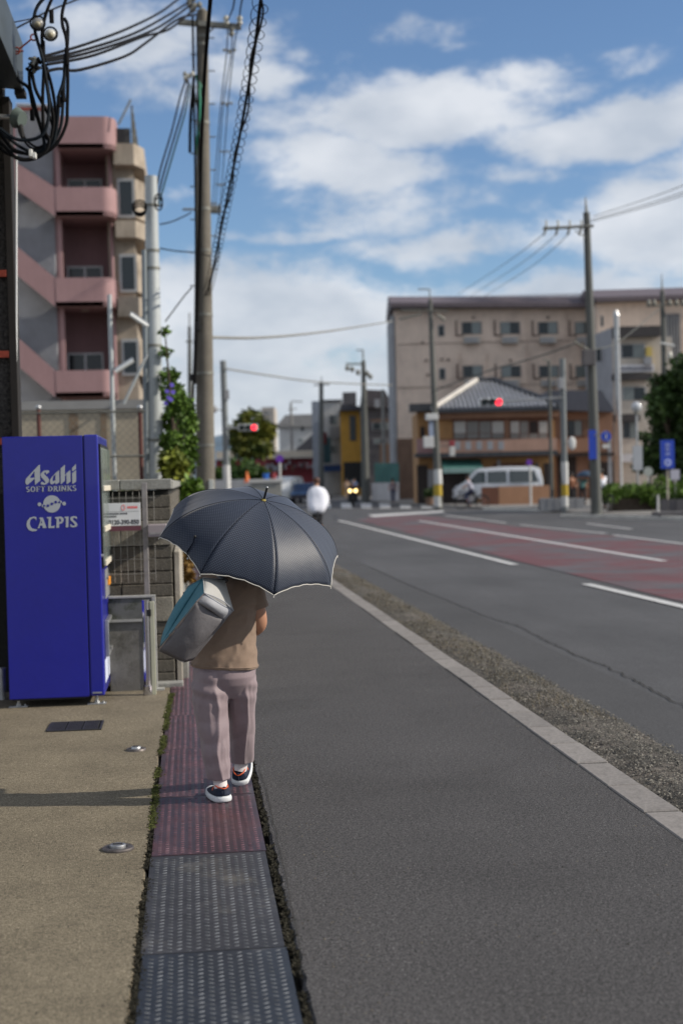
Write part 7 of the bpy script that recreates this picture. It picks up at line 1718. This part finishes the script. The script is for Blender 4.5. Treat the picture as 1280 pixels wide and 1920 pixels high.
def bicycle(label, pos, face, m):
    o = thing('bicycle', label, 'bicycle', tuple(pos), face); T = Matrix.Translation(pos) @ Matrix.Rotation(face, 4, 'Z')
    for y in (-.52, .52):
        w = MB(T).tube([(0, y + .32 * math.cos(t * PI / 12), .33 + .32 * math.sin(t * PI / 12)) for t in range(24)], .02, 6, closed=True).build('tyre', m_tyre, o, smooth=True)
        sp = MB(T)
        for t in range(8): sp.cyl((0, y, .33), (0, y + .31 * math.cos(t * PI / 4), .33 + .31 * math.sin(t * PI / 4)), .003, n=3)
        sp.build('spokes', m_gal, w)
    f = MB(T)
    for a, b in (((0, -.52, .33), (0, -.08, .28)), ((0, -.08, .28), (0, -.17, .78)), ((0, -.52, .33), (0, -.15, .68)), ((0, -.08, .28), (0, .38, .72)), ((0, .38, .72), (0, .52, .33)), ((0, .38, .70), (0, .34, .98))): f.cyl(a, b, .018, n=6)
    f.build('frame', m, o); MB(T).ball((0, -.18, .83), .08, .13, .035, n=10, m=6).build('saddle', m_black, o, smooth=True)
    MB(T).tube([(-.27, .26, 1.0), (-.2, .36, .99), (0, .35, .98), (.2, .36, .99), (.27, .26, 1.0)], .014, 6).build('handlebar', m_gal, o)
    MB(T).cyl((-.15, -.08, .16), (.15, -.08, .38), .012, n=6).build('crank', m_gal, o); MB(T).box(-.16, .16, .42, .66, .72, .93).build('basket', m_w7, o)
    for y in (-.52, .52): MB(T).tube([(0, y + .36 * math.cos(t), .33 + .36 * math.sin(t)) for t in (.4, .9, 1.4, 1.9, 2.4, 2.9)], .022, 5).build('mudguard', m, o)
    return o
cw = mat('shirt_white', (.68, .70, .78), .8, var=[(3, .05)], bump=(9, .5, .03)); cd = mat('cloth_black', (.02, .02, .025), .8); cb2 = mat('cloth_navy', (.03, .04, .09), .8); cbe = mat('cloth_beige', (.45, .33, .24), .8); cg = mat('cloth_grey_mauve', (.22, .17, .19), .8); cbl = mat('cloth_blue', (.05, .13, .3), .8)
hb_ = mat('hair_brown', (.08, .03, .018), .5)
p = AT(596, 993, 43); p.z = RZ
bil = MB(Matrix.Translation(p) @ Matrix.Rotation(R(-3), 4, 'Z'))
bil.loft([[(rx * math.cos(2 * PI * k / 40) * (1 + .05 * math.sin(5 * 2 * PI * k / 40 + z * 9)) + .03 * math.sin(z * 7), cy + ry * math.sin(2 * PI * k / 40) * (1 + .06 * math.sin(4 * 2 * PI * k / 40 + z * 5)), z) for k in range(40)] for (z, rx, ry, cy) in ((.60, .17, .16, -.14), (.68, .25, .24, -.14), (.80, .30, .27, -.10), (.95, .335, .26, -.03), (1.10, .33, .24, .03), (1.22, .31, .22, .06), (1.32, .26, .18, .09), (1.39, .17, .13, .11), (1.43, .08, .08, .13))])
bicycle('bicycle ridden away by the person in the billowing white shirt', p, R(-3), cd); figure('cyclist in a billowing white shirt riding away down the road beyond the parasol', p, 1.62, R(-3), 'bike', cw, cd, hb_, 1.3)
wcy = [q for q in bpy.data.objects if q.get('label', '').startswith('cyclist in a billowing')][0]
remeshed('billowing_shirt', bil, cw, wcy, .03, 3)
p = AT(432, 955, 66); p.z = RZ; figure('dark haired person in navy beside the left signal mast', p, 1.62, R(150), 'walk', cb2, cd)
p = AT(884, 946, 69); p.z = RZ; bicycle('bicycle crossing in front of the white van', p, R(80), cd); figure('cyclist in a pale shirt crossing in front of the white van', p, 1.62, R(80), 'bike', mat('cloth_pale', (.42, .42, .5), .8), cb2)
p = AT(737, 945, 88); p.z = RZ; figure('pedestrian in greyish mauve by the white boundary wall', p, 1.6, R(160), 'walk', cg, cb2)
p = AT(650, 926, 112); p.z = RZ; figure('pedestrian in beige in front of the ochre building', p, 1.65, R(170), 'walk', cbe, cbe)
p = AT(664, 924, 114); p.z = RZ; figure('pedestrian in blue in front of the ochre building', p, 1.68, R(180), 'stand', cbl, cd)
p = AT(1131, 958, 54); p.z = .03; bicycle('bicycle beside the tallest dark pole', p, R(10), cd); figure('cyclist in a white top beside the tallest dark pole', p, 1.6, R(10), 'bike', cw, cd)
p = AT(1072, 945, 68); p.z = .03; figure('person in brown standing behind the concrete planter', p, 1.55, R(180), 'stand', mat('cloth_rust', (.2, .08, .04), .8), cd)
p = AT(1092, 947, 66); p.z = .03; o, T = figure('person in teal holding a dark blue umbrella by the annex', p, 1.55, R(170), 'parasol', mat('cloth_teal', (.1, .22, .22), .8), cd)
u2 = thing('umbrella', 'dark blue open umbrella held in front of the annex', 'umbrella', tuple(p + Vector((0, 0, 1.2)))); c = p + Vector((.1, -.3, 1.35)); q = MB(); n = 16
rings = [[(c.x + rr_ * math.cos(2 * PI * k / n), c.y + rr_ * math.sin(2 * PI * k / n), c.z + zz) for k in range(n)] for rr_, zz in ((.48, .0), (.40, .13), (.25, .24), (.02, .29))]
q.loft(rings, caps=False); oo = q.build('canopy', mat('umbrella_dark', (.03, .06, .11), .6), u2, smooth=True); s_ = oo.modifiers.new('t', 'SOLIDIFY'); s_.thickness = .004
MB().cyl(c + Vector((0, 0, .33)), c + Vector((-.02, .05, -.35)), .01, n=6).build('shaft', m_black, u2)
# scooter with two round lamps coming towards us
p = AT(661, 945, 84); p.z = RZ; ang = R(176); T = Matrix.Translation(p) @ Matrix.Rotation(ang, 4, 'Z')
so = thing('scooter', 'dark scooter with two lit round headlights coming towards the crossing', 'scooter', tuple(p), ang)
for y in (-.6, .62): MB(T).tube([(0, y + .21 * math.cos(t * PI / 10), .26 + .21 * math.sin(t * PI / 10)) for t in range(20)], .06, 8, closed=True).build('wheel', m_tyre, so, smooth=True)
MB(T).loft([[(x * w, y, z0 + z * hh) for (x, z) in ((-1, 0), (-1, .8), (-.5, 1), (.5, 1), (1, .8), (1, 0))] for (y, w, z0, hh) in ((-.75, .12, .5, .2), (-.3, .2, .3, .5), (.0, .2, .25, .45), (.15, .18, .25, .1), (.35, .18, .25, .1), (.42, .3, .3, .7), (.52, .26, .4, .7))]).build('body', cd, so, smooth=True)
MB(T).cyl((-.33, .38, 1.05), (.33, .38, 1.05), .02, n=8).build('handlebar', m_black, so)
ml = mat('headlamp_lit', (1, .8, .45), .3, emit=((1, .72, .30), 4.5))
for s in (-1, 1): MB(T).cyl((s * .17, .52, .92), (s * .17, .57, .92), .095, n=16).build('headlight', ml, so); MB(T).tube([(s * .25, .38, 1.05), (s * .32, .36, 1.25)], .01, 5).build('mirror_stalk', m_black, so)
figure('helmeted rider in dark clothes sitting on the scooter with two headlights', p, 1.6, ang, 'scooter', cd, cd, mat('helmet', (.3, .3, .32), .3))
